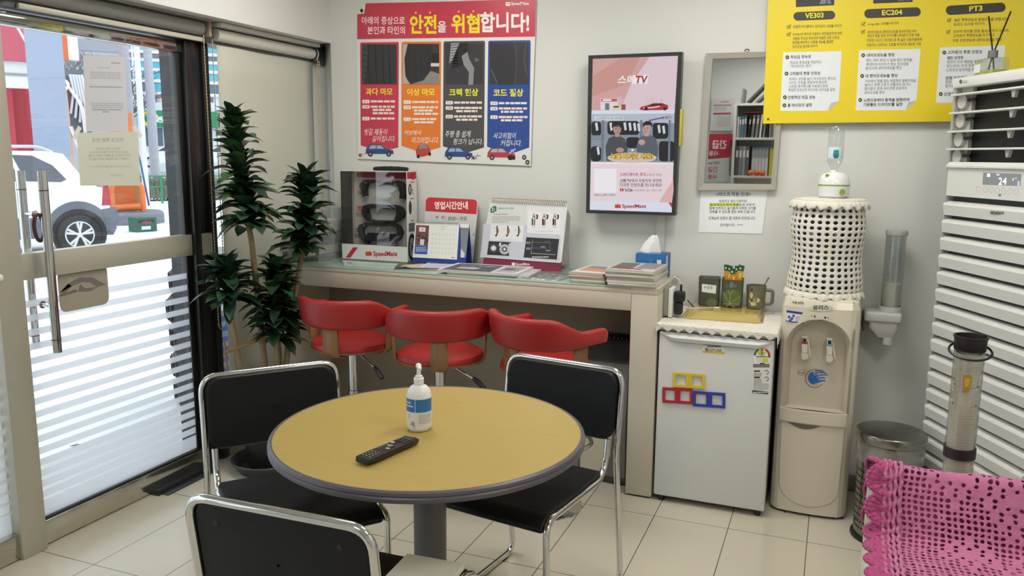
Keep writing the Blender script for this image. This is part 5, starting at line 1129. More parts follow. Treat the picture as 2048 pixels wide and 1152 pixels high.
m.grid(rows, DSP); m.add([(-0.127, 0.054, 0.4625), (0.127, 0.054, 0.4625), (0.127, 0.0, 0.4625), (-0.127, 0, 0.4625)], [(0, 1, 2, 3)], DSPD); m.build('drip_tray', T)
m = MB(); rows = []
for k in range(13):
    x = -0.10 + 0.13 * k / 12; d = 0.020 * math.sin(PI * k / 12); rows.append([(x, fy_at(x) - 0.0015, 0.402), (x, fy_at(x) - 0.004, 0.402 - d * 0.5), (x, fy_at(x) - 0.0012, 0.402 - d)])
m.grid(rows, M('dispenser_slot', '6d6557', 0.5)); m.build('door_grip', T)
m = MB(); pts = []
for k in range(17): a = PI + PI * k / 16; pts.append((0.115 * math.cos(a), 0.30 + 0.0, 0))
path = [(-0.128, fy_at(-0.128) - 0.0005, 0.40)] + [(0.118 * math.cos(PI + PI * k / 16), fy_at(0.118 * math.cos(PI + PI * k / 16)) - 0.0005, 0.13 + 0.085 * math.sin(PI + PI * k / 16)) for k in range(17)] + [(0.124, fy_at(0.124) - 0.0005, 0.40)]
m.tube(path, 0.0016, M('dispenser_seam', 'a39b8a', 0.5), 6); m.build('door_seam', T)
m = MB()
for cx, cy in ((115, 1048), (293, 1079)): a, b = f(cx, cy); m.tube([(a, fy_at(a) - 0.001, b), (a, fy_at(a) + 0.004, b)], 0.005, DARK, 10)
m.build('screw_cap', T); MB().box(-0.145, 0.145, 0.02, 0.31, 0.0, 0.014, DARK).build('base', T)
# bottle under its crochet cover
T = thing('water_bottle', 'big water bottle inside the white crochet cover on the dispenser', 'water bottle', (-0.027, 3.64, 0.93))
m = MB(); m.lathe([(0.04, 0.0), (0.05, 0.02), (0.115, 0.05), (0.118, 0.10), (0.113, 0.11), (0.118, 0.12), (0.118, 0.22), (0.112, 0.23), (0.118, 0.24), (0.118, 0.355), (0.10, 0.378), (0.0, 0.38)], M('bottle_blue', '566480', 0.15, noise=0.25, nscale=9), 40); m.build('bottle', T)
m = MB(); m.lathe([(0.1188, 0.225), (0.1188, 0.325)], M('bottle_band', '2a3460', 0.4), 40); 
for k in range(10): a = -PI / 2 - 0.9 + 0.2 * k; p_ = [(0.1196 * math.cos(a + s), 0.1196 * math.sin(a + s), z) for s, z in ((-.07, .25 + .03 * (k % 2)), (.07, .25 + .03 * (k % 2)), (.07, .28 + .03 * (k % 2)), (-.07, .28 + .03 * (k % 2)))]; m.add(p_, [(0, 1, 2, 3)], ink(('a83a4a', '3a86b4', 'c9ccd4', '2a4a9c')[k % 4]))
m.build('label_band', T)
def cover(u, v):
    a = 2 * PI * u; z = 0.012 + 0.385 * v
    r = 0.138 + 0.006 * math.sin(v * 9.5 + 1.0) + 0.003 * math.sin(3 * a + v * 4) + (0.006 * (1 - v))
    if v > 0.93: r += 0.004
    return (r * math.cos(a), r * math.sin(a), z)
T = thing('bottle_cover', 'white crochet cover with flower edging over the water bottle', 'bottle cover', (-0.027, 3.64, 0.93))
m = MB(); crochet(m, cover, 30, 16, lambda i, j: 0.66 if j % 1 == 0 else 0.3, YARNW, wrap=True); o = m.build('net', T, ang=180); solid(o, 0.006); subd(o, 1)
m = MB(); crochet(m, lambda u, v: ((0.142 - 0.13 * v) * math.cos(2 * PI * u), (0.142 - 0.13 * v) * math.sin(2 * PI * u), 0.40 + 0.006 * math.sin(v * 3)), 30, 7, lambda i, j: 0.6 if j < 5 else 0, YARNW, wrap=True); o = m.build('top_net', T, ang=180); solid(o, 0.006); subd(o, 1)
for nm, z, r0, dz, n in (('top_frill', 0.395, 0.143, -0.010, 20), ('bottom_frill', 0.022, 0.146, -0.018, 18)):
    m = MB(); rows = []
    for k in range(n * 8):
        a = 2 * PI * k / (n * 8); w_ = abs(math.sin(a * n / 2)); ru = 0.006 * math.sin(a * n * 2)
        rows.append([((r0 + d_) * math.cos(a), (r0 + d_) * math.sin(a), z + h) for d_, h in ((-0.006, 0.003), (0.005 + ru * .3, -0.001), (0.009 + 0.003 * w_, -0.010 + ru * .5), (0.009 + 0.007 * w_ + ru * .6, -0.016 - 0.016 * w_ + ru))])
    m.grid(rows, YARNW, close_v=True); o = m.build(nm, T, ang=180); solid(o, 0.006); subd(o, 1)
# humidifier
T = thing('humidifier', 'white dome humidifier with a green band on top of the crochet cover', 'humidifier', (-0.015, 3.62, 1.338))
HUM = M('gloss_white', 'e6e7e6', 0.15, coat=0.3)
MB().lathe([(0, 0.0), (0.052, 0.0), (0.060, 0.008), (0.062, 0.05)], HUM, 36).build('base', T)
MB().lathe([(0.0622, 0.05), (0.0628, 0.053), (0.0622, 0.056)], M('lime_green', '86a83a', 0.35), 36).build('band', T)
MB().lathe([(0.062, 0.056), (0.060, 0.075), (0.05, 0.094), (0.035, 0.103), (0.02, 0.106), (0.0, 0.106)], HUM, 36).build('dome', T)
m = MB(); m.tube([(0.032, -0.05, 0.028), (0.036, -0.063, 0.028)], 0.011, M('lime_green', '86a83a'), 16); m.build('dial', T)
m = MB(); m.rbox(-0.035, -0.02, -0.05, -0.035, 0.09, 0.099, M('lime_green', '86a83a'), 0.003); m.build('button', T)
T = thing('water_bottle', 'clear plastic bottle upside down in the humidifier', 'water bottle', (-0.018, 3.62, 1.438))
PET = clear('pet_plastic', (0.93, 0.95, 0.95), 0.10, veil=0.05)
MB().lathe([(0.012, 0.0), (0.0125, 0.018), (0.016, 0.024), (0.030, 0.048), (0.0315, 0.07), (0.0315, 0.12), (0.030, 0.13), (0.0315, 0.14), (0.030, 0.18), (0.026, 0.19), (0.010, 0.186), (0, 0.186)], PET, 28).build('bottle', T)
m = MB(); m.lathe([(0.0317, 0.052 + 0.01), (0.0320, 0.064), (0.0320, 0.106), (0.0317, 0.107)], M('bottle_label', 'cfe3e6', 0.4), 28, a0=-PI * 0.85, a1=-PI * 0.15)
for k, (c, z, w_) in enumerate((('2a8ab0', 0.088, 0.32), ('3a9a4a', 0.076, 0.36), ('1f6a9a', 0.070, 0.24))): m.lathe([(0.0322 + k * .0002, z - 0.008), (0.0322 + k * .0002, z + 0.008)], ink(c), 8, a0=-PI / 2 - w_ + 0.1, a1=-PI / 2 + w_ + 0.1)
m.build('label', T)
MB().lathe([(0.013, -0.004), (0.0145, 0.0), (0.0145, 0.012), (0.013, 0.014)], M('cap_white', 'dfe4e4', 0.4), 20).build('neck_ring', T)
# wall cup dispenser
T = thing('cup_dispenser', 'clear tube paper cup dispenser on the wall right of the water dispenser', 'cup dispenser', (0.243, 3.74, 0.86))
GP = M('dispenser_grey', 'c4c4c0', 0.4)
MB().lathe([(0.0405, 0.0), (0.0405, 0.325), (0.0385, 0.325), (0.0385, 0.0)], clear('acrylic_tube', (0.90, 0.92, 0.92), 0.12, veil=0.10, veil_col=(0.7, 0.72, 0.75)), 32).build('tube', T)
MB().lathe([(0.0, 0.345), (0.042, 0.345), (0.0435, 0.341), (0.0435, 0.325), (0.041, 0.322)], M('cap_grey', 'a9aaa8', 0.4), 32).build('lid', T)
m = MB(); m.rbox(-0.10, 0.045, -0.05, 0.09, -0.045, -0.002, GP, 0.01, 3); m.lathe([(0.0445, -0.01), (0.0445, 0.022), (0.041, 0.022)], GP, 28); m.build('housing', T)
m = MB(); rows = [[(x * s - 0.03 * 0, y * s, z) for x, y in rrect(-0.085, -0.04, 0.04, 0.06, 0.02)] for s, z in ((1.0, -0.044), (0.95, -0.075), (0.62, -0.105), (0.55, -0.115))]; m.grid(rows, GP, close_u=True); m.add(rows[-1], [tuple(range(len(rows[-1])))], GP); m.lathe([(0.026, -0.110), (0.024, -0.145), (0.0, -0.145)], GP, 20); m.build('chute', T)
MB().rbox(-0.105, -0.095, -0.03, 0.09, -0.09, -0.02, M('dark_mount', '55524e', 0.5), 0.003).build('mount', T)
CUP = M('paper_cup', 'e0dccb', 0.7)
def cup_mesh(mb, z, h, r): mb.lathe([(r * 0.75, 0 + z), (r, h + z), (r + 0.0016, h + 0.001 + z), (r + 0.0016, h + 0.0026 + z), (r - 0.001, h + 0.002 + z), (r * 0.74, 0.002 + z), (0, 0.002 + z)], CUP, 20)
def cup_stack(x, y, z0, n, r, pitch, group, lab):
    first = None
    for k in range(n):
        if first is None: mb = MB(); cup_mesh(mb, 0, 0.055, r); o = first = mb.build('paper_cup')
        else: o = first.copy(); COL.objects.link(o)
        o.location = (x, y, z0 + k * pitch); tag(o, lab(k, n), 'paper cup', group)
ORD = ('first', 'second', 'third', 'fourth', 'fifth', 'sixth', 'seventh', 'eighth', 'ninth', 'tenth', 'eleventh', 'twelfth', 'thirteenth', 'fourteenth', 'fifteenth', 'sixteenth')
cup_stack(0.243, 3.74, 0.862, 11, 0.0345, 0.0058, 'paper cups in the wall tube', lambda k, n: '%s paper cup from the bottom in the clear wall tube' % ORD[k])
# steel bin
T = thing('trash_bin', 'round perforated steel bin with domed lid beside the water dispenser', 'trash bin', (0.262, 3.385, 0))
BIN = M('bin_steel', '8f8d86', 0.22, metal=1.0, bump=0.02, bscale=80, aniso=(1, 1, 20))
m = MB(); m.lathe([(0.112, 0.012), (0.116, 0.36), (0.118, 0.40)], BIN, 48)
hm = M('bin_hole', '0c0c0c', 0.8)
for i in range(10):
    for k in range(44):
        a = 2 * PI * (k + (0.5 if i % 2 else 0)) / 44; z = 0.05 + 0.026 * i; r = 0.1127 + 0.004 * (z - 0.012) / 0.348 + 0.0004; c = (r * math.cos(a), r * math.sin(a), z); t = (-math.sin(a), math.cos(a))
        m.add([(c[0] + t[0] * 0.0042 * math.cos(q_), c[1] + t[1] * 0.0042 * math.cos(q_), z + 0.0042 * math.sin(q_)) for q_ in [2 * PI * w / 7 for w in range(7)]], [tuple(range(7))], hm)
m.build('body', T)
MB().lathe([(0.0, 0.0), (0.122, 0.0), (0.124, 0.005), (0.122, 0.014), (0.112, 0.016)], DARK, 40).build('base_ring', T)
MB().lathe([(0.126, 0.408), (0.129, 0.412), (0.129, 0.440), (0.126, 0.444), (0.115, 0.446), (0.05, 0.449), (0.0, 0.450)], BIN, 48).build('lid', T)
rnd = random.Random(4); m = MB(); rows = []
for i, (r, z) in enumerate(((0.121, 0.407), (0.1235, 0.39), (0.122, 0.365), (0.1225, 0.34), (0.1215, 0.325))):
    rows.append([((r + rnd.uniform(-.002, .002)) * math.cos(2 * PI * k / 60), (r + rnd.uniform(-.002, .002)) * math.sin(2 * PI * k / 60), z + (rnd.uniform(-.006, .006) if i else 0)) for k in range(60)])
m.grid(rows, clear('bag_film', (0.90, 0.90, 0.88), 0.12, veil=0.30, veil_col=(0.75, 0.74, 0.70), rough=0.1), close_u=True); m.build('bag', T, ang=15)

# ------------------------------------------------------------------ standing air conditioner
ACW = M('ac_white', 'dadbd8', 0.4); ACG = M('ac_edge', 'a7aaa8', 0.45); ACD = M('ac_dark', '121416', 0.5)
T = thing('air_conditioner', 'tall white standing air conditioner with slatted front and dark louvres', 'air conditioner', (0.387, 3.55, 0), math.atan2(-0.9, 0.44)); AW = 0.60
f = homog([(0, 0), (469, 0), (469, 1152), (0, 1152)], [(-0.3681, 2.1541), (0.3342, 2.0267), (0.4798, 1.1029), (-0.1882, 1.0003)])
m = MB(); m.rbox(0, AW, 0.035, 0.30, 0.0, 1.79, ACG, 0.006); m.build('cabinet', T); MB().box(0.014, AW - 0.014, 0.030, 0.0345, 0.05, 1.36, M('slat_gap_shade', '4b4d4e', 0.7)).build('slat_gap_backing', T)  # dark sheet added behind the slats, painting the shade in their gaps
m = MB()
for x0, x1 in ((-0.004, 0.016), (AW - 0.016, AW + 0.004)): m.prism([(x0, 0.0 if x0 < 0.1 else 0.02), (x1, -0.002), (x1, 0.04), (x0, 0.04)], (0, 0, 0.02), (1, 0, 0), (0, 1, 0), (0, 0, 1), 1.775, ACG)
m.build('side_trim', T, smooth=False)
m = MB(); m.rbox(0.002, AW, -0.012, 0.30, 1.765, 1.802, ACW, 0.006); m.build('top_cap', T)
m = MB(); m.box(0.02, AW - 0.02, 0.034, 0.0352, 1.485, 1.765, ACD)
m.box(0.018, 0.085, 0.02, 0.034, 1.485, 1.765, M('louvre_cheek', 'b2b0aa', 0.5))
for zc in (1.66, 1.59, 1.525, 1.73):
    m.tube([(0.045, 0.0195, zc - 0.015), (0.045, 0.005, zc - 0.015)], 0.027, M('louvre_disc', 'c3c1ba', 0.45), 24); m.tube([(0.075, 0.012, zc - 0.012), (0.12, 0.012, zc - 0.012)], 0.006, ACD, 8)
m.build('outlet', T)
for z in (1.739, 1.672, 1.603, 1.538):
    m = MB(); m.rbox(0.012, AW - 0.012, -0.022, 0.024, z - 0.004, z + 0.003, ACW, 0.002)
    m.prism([(0.335, z - 0.004), (0.36, z - 0.004), (0.352, z - 0.03), (0.343, z - 0.03)], (0, 0.002, 0), XU, ZU, NU, 0.012, M('louvre_cheek', 'b2b0aa')); m.build('louvre', T)
m = MB(); m.prism([(-0.001, 1.490), (-0.014, 1.476), (-0.014, 1.470), (-0.003, 1.466), (-0.003, 1.362), (0.03, 1.362), (0.03, 1.490)], (0.014, 0, 0), (0, 1, 0), (0, 0, 1), (1, 0, 0), AW - 0.028, ACW)
q = Pr(m, (0, -0.003, 0), XU, ZU, NU, f)
q.poly([(308, 710), (466, 716), (462, 766), (304, 760)], '8f9396')
for x, y in ((287, 779), (316, 780), (342, 781), (366, 784), (392, 786), (418, 788), (444, 790)): q.ring(x, y, 8, 10, 'cdb8b4' if x < 300 else 'bdbfbc', 1, 0, 360, 20, 1.3)
q.rect(371, 798, 381, 808, '77797a')
m.build('control_panel', T, smooth=False)
m = MB(); q = Pr(m, (0, -0.0034, 0), XU, ZU, NU, f, lambda h: glow(h, 1.1)); q.text('24', 370, 730, 404, 761, 'f2f4ff', 1, 0.02, slant=2); q.rect(324, 714, 337, 728, 'f0f2ff'); q.rect(363, 716, 375, 722, 'e0e4fa'); q.rect(429, 732, 434, 744, 'd0d4ee'); q.rect(440, 731, 446, 736, 'd0d4ee'); q.rect(449, 745, 459, 766, 'b9bfe0'); m.build('display_digits', T, smooth=False)
m = MB(); q = Pr(m, (0, -0.0125, 0), XU, ZU, NU, f); q.ell(225, 336, 6, 9, '55585a'); q.text('LG', 234, 331, 251, 342, '77797b', 1, 0.02); m.build('maker_mark', T, smooth=False)
for k in range(19):
    z1 = 1.338 - 0.0675 * k; m = MB()
    m.prism([(0.012, z1 + 0.003), (-0.006, z1 - 0.004), (-0.010, z1 - 0.012), (-0.004, z1 - 0.050), (0.030, z1 - 0.046), (0.030, z1 + 0.003)], (0.012, 0, 0), (0, 1, 0), (0, 0, 1), (1, 0, 0), AW - 0.024, ACW)
    if k == 0: q = Pr(m, (0, -0.0085, 0), XU, ZU, NU, f); q.text('WHISEN', 340, 868, 398, 884, '4a4c4e', 4, 0.03, slant=4, rise=-2); q.ring(368, 876, 12, 13, '8a8c8e', 4, 40, 140, 10)
    m.build('front_slat', T, ang=20)
MB().rbox(0.0, AW, -0.01, 0.29, 0.0, 0.05, ACG, 0.005).build('base', T)
ca, sa = 0.44, -0.9; L_ = math.hypot(ca, sa); ca /= L_; sa /= L_
def on_ac(u, v, z): return (0.387 + ca * u - sa * v, 3.55 + sa * u + ca * v, z)
T = thing('reed_diffuser', 'glass reed diffuser with two black sticks on top of the air conditioner', 'diffuser', on_ac(0.125, 0.055, 1.802), math.atan2(-0.9, 0.44))
m = MB(); GB = clear('diffuser_glass', (0.88, 0.90, 0.86), 0.12, veil=0.08)
rows = [[(x, y, z) for x, y in rrect(-a, -a * .7, a, a * .7, 0.008, 4)] for a, z in ((0.048, 0.0), (0.050, 0.004), (0.050, 0.052), (0.044, 0.060), (0.014, 0.062), (0.013, 0.066))]
m.grid(rows, GB, close_u=True); m.add(rows[0], [tuple(range(len(rows[0])))], GB); m.build('bottle', T)
m = MB(); rows = [[(x, y, z) for x, y in rrect(-0.046, -0.031, 0.046, 0.031, 0.006, 4)] for z in (0.003, 0.018)]; OIL = M('diffuser_oil', 'b5bb4a', 0.15); m.grid(rows, OIL, close_u=True); m.add(rows[1], [tuple(range(len(rows[1])))], OIL); m.build('oil', T)
MB().lathe([(0.014, 0.062), (0.0165, 0.064), (0.0165, 0.088), (0.012, 0.089)], M('pewter', '8a8a88', 0.3, metal=0.9), 24).build('collar', T)
m = MB(); q = Pr(m, (0, -0.0355, 0), XU, ZU, NU); q.rect(-0.048, 0.012, -0.012, 0.042, 'd9dad6'); m.build('label', T, smooth=False)
for x1, y1 in ((-0.045, 0.0), (0.06, 0.01)): MB().tube([(-x1 * 0.35, 0.0, 0.01), (0.0, 0.0, 0.075), (x1, y1, 0.215)], 0.0028, M('reed_black', '1f1c1a', 0.7), 8).build('reed', T)

# ------------------------------------------------------------------ tall cup tube in front of it
T = thing('cup_tube', 'tall clear tube of paper cups with a black lid before the air conditioner', 'cup tube', (0.406, 2.74, 0))
TUBE = clear('tube_plastic', (0.92, 0.92, 0.90), 0.10, veil=0.06)
m = MB(); m.lathe([(0.0425, 0.03), (0.0425, 0.945), (0.041, 0.945), (0.041, 0.03)], TUBE, 32); m.build('tube', T)
BL = M('lid_black', '181615', 0.4); m = MB(); m.lathe([(0.040, 0.925), (0.044, 0.93), (0.0455, 0.965), (0.048, 0.967), (0.048, 0.973), (0.044, 0.973), (0.042, 0.955), (0.0, 0.955)], BL, 32); m.build('lid', T)
m = MB(); m.tube([(0.0 + 0.058 * math.cos(a), -0.012 + 0.05 * math.sin(a), 0.945 - 0.022 * (1 + math.sin(-a)) * 0.8) for a in [2 * PI * k / 28 for k in range(28)]], 0.0035, BL, 8, closed=True); m.build('strap', T)
MB().lathe([(0.0428, 0.588), (0.0452, 0.590), (0.0452, 0.622), (0.0428, 0.624)], M('band_brown', '2a1f1c', 0.5), 32).build('band', T)
m = MB(); m.lathe([(0.0, 0.0), (0.10, 0.0), (0.10, 0.02), (0.045, 0.03), (0.0, 0.03)], M('tube_foot', 'c9c9c6', 0.4), 32); m.build('foot', T)
m = MB(); q = Pr(m, (0, -0.0426, 0), XU, ZU, NU); q.poly([(-0.018, 0.858), (0.008, 0.855), (0.004, 0.81), (-0.014, 0.805)], 'a8862c'); q.poly([(-0.012, 0.85), (0.004, 0.848), (0.0, 0.825), (-0.010, 0.822)], 'c9a03a', 2); m.build('label', T, smooth=False)
gaps = (0.78, 0.70)
n_c = 0; z = 0.034
zs_ = []
while z < 0.87:
    if not (0.77 < z < 0.80 or 0.71 < z < 0.74): zs_.append(z)
    z += 0.0085
first = None
for k, z in enumerate(zs_):
    if first is None: mb = MB(); cup_mesh(mb, 0, 0.05, 0.036); o = first = mb.build('paper_cup')
    else: o = first.copy(); COL.objects.link(o)
    o.location = (0.406, 2.74, z); tag(o, 'white paper cup nested in the tall black lidded tube', 'paper cup', 'paper cups in the tall tube')

# ------------------------------------------------------------------ sofa chair with its pink cover
BEI = M('sofa_vinyl', 'cdc8b8', 0.45)
T = thing('waiting_sofa', 'cream low waiting seat under the pink crochet cover', 'sofa', (0.46, 2.1, 0))
m = MB(); bp_ = fillet([(0, a, b) for a, b in ((0.215, 0.30), (0.216, 0.45), (0.288, 0.632), (0.310, 0.632), (0.306, 0.30))], 0.012, 3); rows = [[(x, 0.26 + (p[1] - 0.26) * k_, 0.45 + (p[2] - 0.45) * k_) for p in bp_] for x, k_ in ((-0.325, 0.9), (-0.318, 0.98), (-0.30, 1.0), (0.34, 1.0), (0.358, 0.98), (0.365, 0.9))]
m.grid(rows, BEI, close_u=True); m.add(rows[0], [tuple(range(len(bp_)))], BEI); m.add(rows[-1], [tuple(range(len(bp_)))], BEI); m.build('backrest', T, ang=60); MB().rbox(-0.335, 0.36, -0.36, 0.214, 0.24, 0.455, BEI, 0.03, 3).build('seat', T)
for x in (-0.29, 0.31):
    for y in (-0.31, 0.26): MB().tube([(x, y, 0), (x, y, 0.25 if y < 0 else 0.12)], 0.018, CHROME, 14).build('leg', T)
PINK = M('pink_yarn', 'ba6e94', 0.92, bump=0.9, bscale=300, noise=0.12, nscale=160); PINKD = M('pink_yarn_border', 'b04e7e', 0.92, bump=0.9, bscale=300, noise=0.2, nscale=120)
prof = fillet([(0, 2.425, 0.42), (0, 2.42, 0.645), (0, 2.385, 0.652), (0, 2.305, 0.472), (0, 1.80, 0.468), (0, 1.715, 0.455), (0, 1.705, 0.28)], 0.045, 5)
seg = [0.0]
for a, b in zip(prof, prof[1:]): seg.append(seg[-1] + (Vector(b) - Vector(a)).length)
def along(v):
    s_ = v * seg[-1]
    for i in range(len(seg) - 1):
        if s_ <= seg[i + 1] + 1e-9:
            t = (s_ - seg[i]) / max(1e-9, seg[i + 1] - seg[i]); a, b = Vector(prof[i]), Vector(prof[i + 1]); d_ = (b - a).normalized(); return a + (b - a) * t, Vector((0, d_.z, -d_.y))
    return Vector(prof[-1]), Vector((0, 0, 1))
CX0, CX1 = 0.172, 0.83
_rn = random.Random(9); WOB = [[(_rn.uniform(-1, 1), _rn.uniform(-1, 1), _rn.uniform(-1, 1)) for j in range(64)] for i in range(48)]
def pinkmap(u, v):
    p, n_ = along(v); a, b, c = WOB[int(u * 42 + .5) % 48][int(v * 76 + .5) % 64]
    off = 0.005 + 0.003 * math.sin(u * 14 + v * 9) + 0.0016 * c
    return (CX0 + (CX1 - CX0) * u + 0.0016 * a + 0.003 * math.sin(v * 40), p.y + n_.y * off + 0.0014 * b * abs(n_.z), p.z + n_.z * off + 0.0014 * b * abs(n_.y))
def pinkhole(i, j):
    if i < 2: return 0.0 if i == 0 else 0.3
    for cx, cy, r in ((11, 16, 5.5), (20, 19, 6.5), (29, 16, 6), (13, 30, 5), (22, 33, 6), (31, 30, 5), (12, 44, 5)):
        d_ = abs(i - cx) + abs(j - cy) * 0.9
        if d_ < r: return 0.0 if ((i - cx) // 1 + (j - cy) // 2) % 2 == 0 or d_ < 1.5 else 0.72
    return 0.70 if (i * 7 + j * 3) % 11 else 0.4
T = thing('crochet_cover', 'pink crochet cover with ruffled edge draped over the waiting seat', 'crochet cover', (0, 0, 0))
m = MB(); crochet(m, pinkmap, 42, 76, pinkhole, PINK); o = m.build('net', T, ang=180); solid(o, 0.0045); subd(o, 1)
m = MB(); m.grid([[(CX0 + 0.01 + (CX1 - CX0 - 0.01) * u / 8, along(v / 40)[0].y + along(v / 40)[1].y * 0.0005, along(v / 40)[0].z + along(v / 40)[1].z * 0.0005) for u in range(9)] for v in range(41)], M('pink_lining', '7a2c54', 0.95)); o = m.build('lining', T, ang=180); tag(o, 'dark pink lining under the net')
m = MB(); NS = 15
for k in range(NS):
    v0 = 0.02 + 0.96 * (k + 0.5) / NS; sz = 0.96 / NS * seg[-1] / 2; rnd = random.Random(k)
    rows = []
    for ring_ in range(7):
        rr = ring_ / 6; row = []
        for a_ in range(25):
            th = -PI / 2 + PI * a_ / 24; rip = math.sin(a_ * 2.1 + k) * 0.005 * rr + rnd.uniform(-.002, .002)
            dx = -(0.058 * rr * math.cos(th)) * (1 + 0.06 * math.sin(a_ * 3)) ; dv = sz * 1.12 * rr * math.sin(th)
            p, n_ = along(min(1, max(0, v0 + dv / seg[-1]))); row.append((CX0 + 0.018 + dx, p.y + n_.y * (0.012 + rip + 0.006 * math.sin(rr * 9)), p.z + n_.z * (0.012 + rip + 0.006 * math.sin(rr * 9))))
        rows.append(row)
    m.grid(rows, PINKD)
    for a_ in range(0, 25):
        th = -PI / 2 + PI * a_ / 24; p, n_ = along(min(1, max(0, v0 + sz * 1.12 * math.sin(th) / seg[-1])))
        m.ball((CX0 + 0.018 - 0.060 * math.cos(th), p.y + n_.y * 0.012, p.z + n_.z * 0.012), 0.0048 + 0.0015 * (a_ % 2), PINKD, 6, 4)
o = m.build('ruffled_edge', T, ang=180); tag(o, 'darker pink ruffled edge')
rows_ = MB()
for c_ in range(4):
    pts = []
    for j in range(150):
        v = 0.015 + 0.97 * j / 149; p, n_ = along(v); h = 0.011 + 0.0025 * math.sin(j * 1.9 + c_); pts.append((CX0 + 0.006 + 0.0125 * c_ + 0.0025 * math.sin(j * 1.3 + c_ * 2), p.y + n_.y * h, p.z + n_.z * h))
    rows_.tube(pts, [0.0048 + 0.0015 * (j % 2) for j in range(150)], PINK, 6)
rows_.build('edge_chain', T, ang=180)

# ------------------------------------------------------------------ round table, chairs
TC = (-1.047, 1.986)
WOODT = bpy.data.materials.new('table_laminate'); WOODT.use_nodes = True
nt = WOODT.node_tree; b = nt.nodes['Principled BSDF']; tc = nt.nodes.new('ShaderNodeTexCoord'); mp = nt.nodes.new('ShaderNodeMapping'); mp.inputs['Rotation'].default_value = (0, 0, 0.35); mp.inputs['Scale'].default_value = (2.2, 34, 1)
n1 = nt.nodes.new('ShaderNodeTexNoise'); n1.inputs['Scale'].default_value = 3.2; n1.inputs['Detail'].default_value = 6; cr = nt.nodes.new('ShaderNodeMix'); cr.data_type = 'RGBA'
cr.inputs[6].default_value = rgb('a68f4a'); cr.inputs[7].default_value = rgb('b79f57')
nt.links.new(tc.outputs['Object'], mp.inputs[0]); nt.links.new(mp.outputs[0], n1.inputs['Vector']); nt.links.new(n1.outputs['Fac'], cr.inputs[0]); nt.links.new(cr.outputs[2], b.inputs['Base Color']); b.inputs['Roughness'].default_value = 0.33
T = thing('round_table', 'round table with yellow wood grain top and dark grey rubber edge', 'table', (TC[0], TC[1], 0))
MB().lathe([(0, 0.694), (0.437, 0.694), (0.437, 0.72), (0, 0.72)], WOODT, 96).build('tabletop', T)
EDG = M('rubber_edge', '57535a', 0.4)
MB().lathe([(0.436, 0.7205), (0.441, 0.7215), (0.447, 0.718), (0.449, 0.711), (0.446, 0.707), (0.449, 0.703), (0.448, 0.695), (0.442, 0.690), (0.430, 0.690)], EDG, 96).build('edge_band', T)
PED = M('pedestal_grey', '5c5a58', 0.4)
MB().lathe([(0.048, 0.01), (0.048, 0.67), (0.12, 0.69), (0.0, 0.6935)], PED, 40).build('pedestal', T); MB().lathe([(0.0, 0.035), (0.05, 0.035), (0.22, 0.016), (0.235, 0.0)], PED, 48).build('base', T)
VIN = M('black_vinyl', '0f1013', 0.5, bump=0.1, bscale=500, spec=0.3)
def chair(label):
    T = thing('stacking_chair', label, 'chair', (0, 0, 0), 0, 'black chairs round the table')
    m = MB(); W2 = 0.222
    def side(s): return [(s * (W2 - 0.024), -0.222, 0.560), (s * (W2 - 0.024), -0.205, 0.47), (s * (W2 - 0.02), -0.15, 0.437), (s * (W2 - 0.012), 0.20, 0.447), (s * (W2 - 0.005), 0.243, 0.43), (s * W2, 0.235, 0.012), (s * W2, -0.31, 0.012), (s * W2, -0.238, 0.50), (s * W2, -0.275, 0.787)]
    full = side(1) + side(-1)[::-1]
    m.tube(fillet(full, 0.055, 7), 0.0105, CHROME, 12); m.build('frame', T)
    for s in (-1, 1):
        for y in (0.18, -0.24): MB().rbox(s * W2 - 0.010, s * W2 + 0.010, y - 0.014, y + 0.014, 0.0, 0.012, DARK, 0.003).build('glide', T)
    rows = []
    for i in range(15):
        y = -0.19 + 0.445 * i / 14; dz = 0.0 if y < 0.2 else -0.03 * ((y - 0.2) / 0.055) ** 2
        rows.append([(x, y, 0.458 + dz - 0.006 * (1 - (x / 0.2) ** 2) * (1 - abs(i - 7) / 8)) for x in [-0.205 + 0.41 * j / 12 for j in range(13)]])
    o = MB().grid(rows, VIN).build('seat', T); solid(o, 0.024, -1); bv = o.modifiers.new('round', 'BEVEL'); bv.width = 0.009; bv.segments = 3; bv.limit_method = 'ANGLE'
    pl = rrect(-0.213, 0.0, 0.213, 0.232, 0.045, 6); m = MB(); vs = []
    def bend(x, h, d_): t = h / 0.232; y = -0.244 - 0.030 * t + d_ - 0.012 * (1 - (x / 0.213) ** 2); return (x, y, 0.552 + h)
    lay = [(0.0, 0.97), (0.004, 1.0), (0.018, 1.0), (0.024, 0.96)]; rows = [[bend(x * k, 0.116 + (h - 0.116) * k, d_) for x, h in pl] for d_, k in lay]
    m.grid(rows, VIN, close_u=True)
    for d_, k0, flip in ((0.0, 0.97, 1), (0.024, 0.96, 0)):
        prev = rows[0] if flip else rows[-1]
        for k in (0.75, 0.5, 0.25, 0.02):
            cur = [bend(x * k0 * k, 0.116 + (h - 0.116) * k0 * k, d_ + (0.003 * (1 - k) if not flip else 0)) for x, h in pl]; m.grid([prev, cur], VIN, close_u=True); prev = cur
    bk_ = m.build('backrest', T, ang=50)
    for x in (-0.15, 0.15):
        for h in (0.045, 0.185): m = MB(); p = bend(x, h, -0.001); m.lathe([(0.0, 0.003), (0.005, 0.002), (0.0065, 0.0)], DARK, 12, p, fr=Matrix.Rotation(PI / 2, 3, 'X')); m.build('screw_cap', bk_)
    return T
c1 = chair('black chair by the glass door, its back towards the door'); c1.location = (-1.515, 1.969, 0); c1.rotation_euler[2] = math.atan2(-0.77, -0.636)
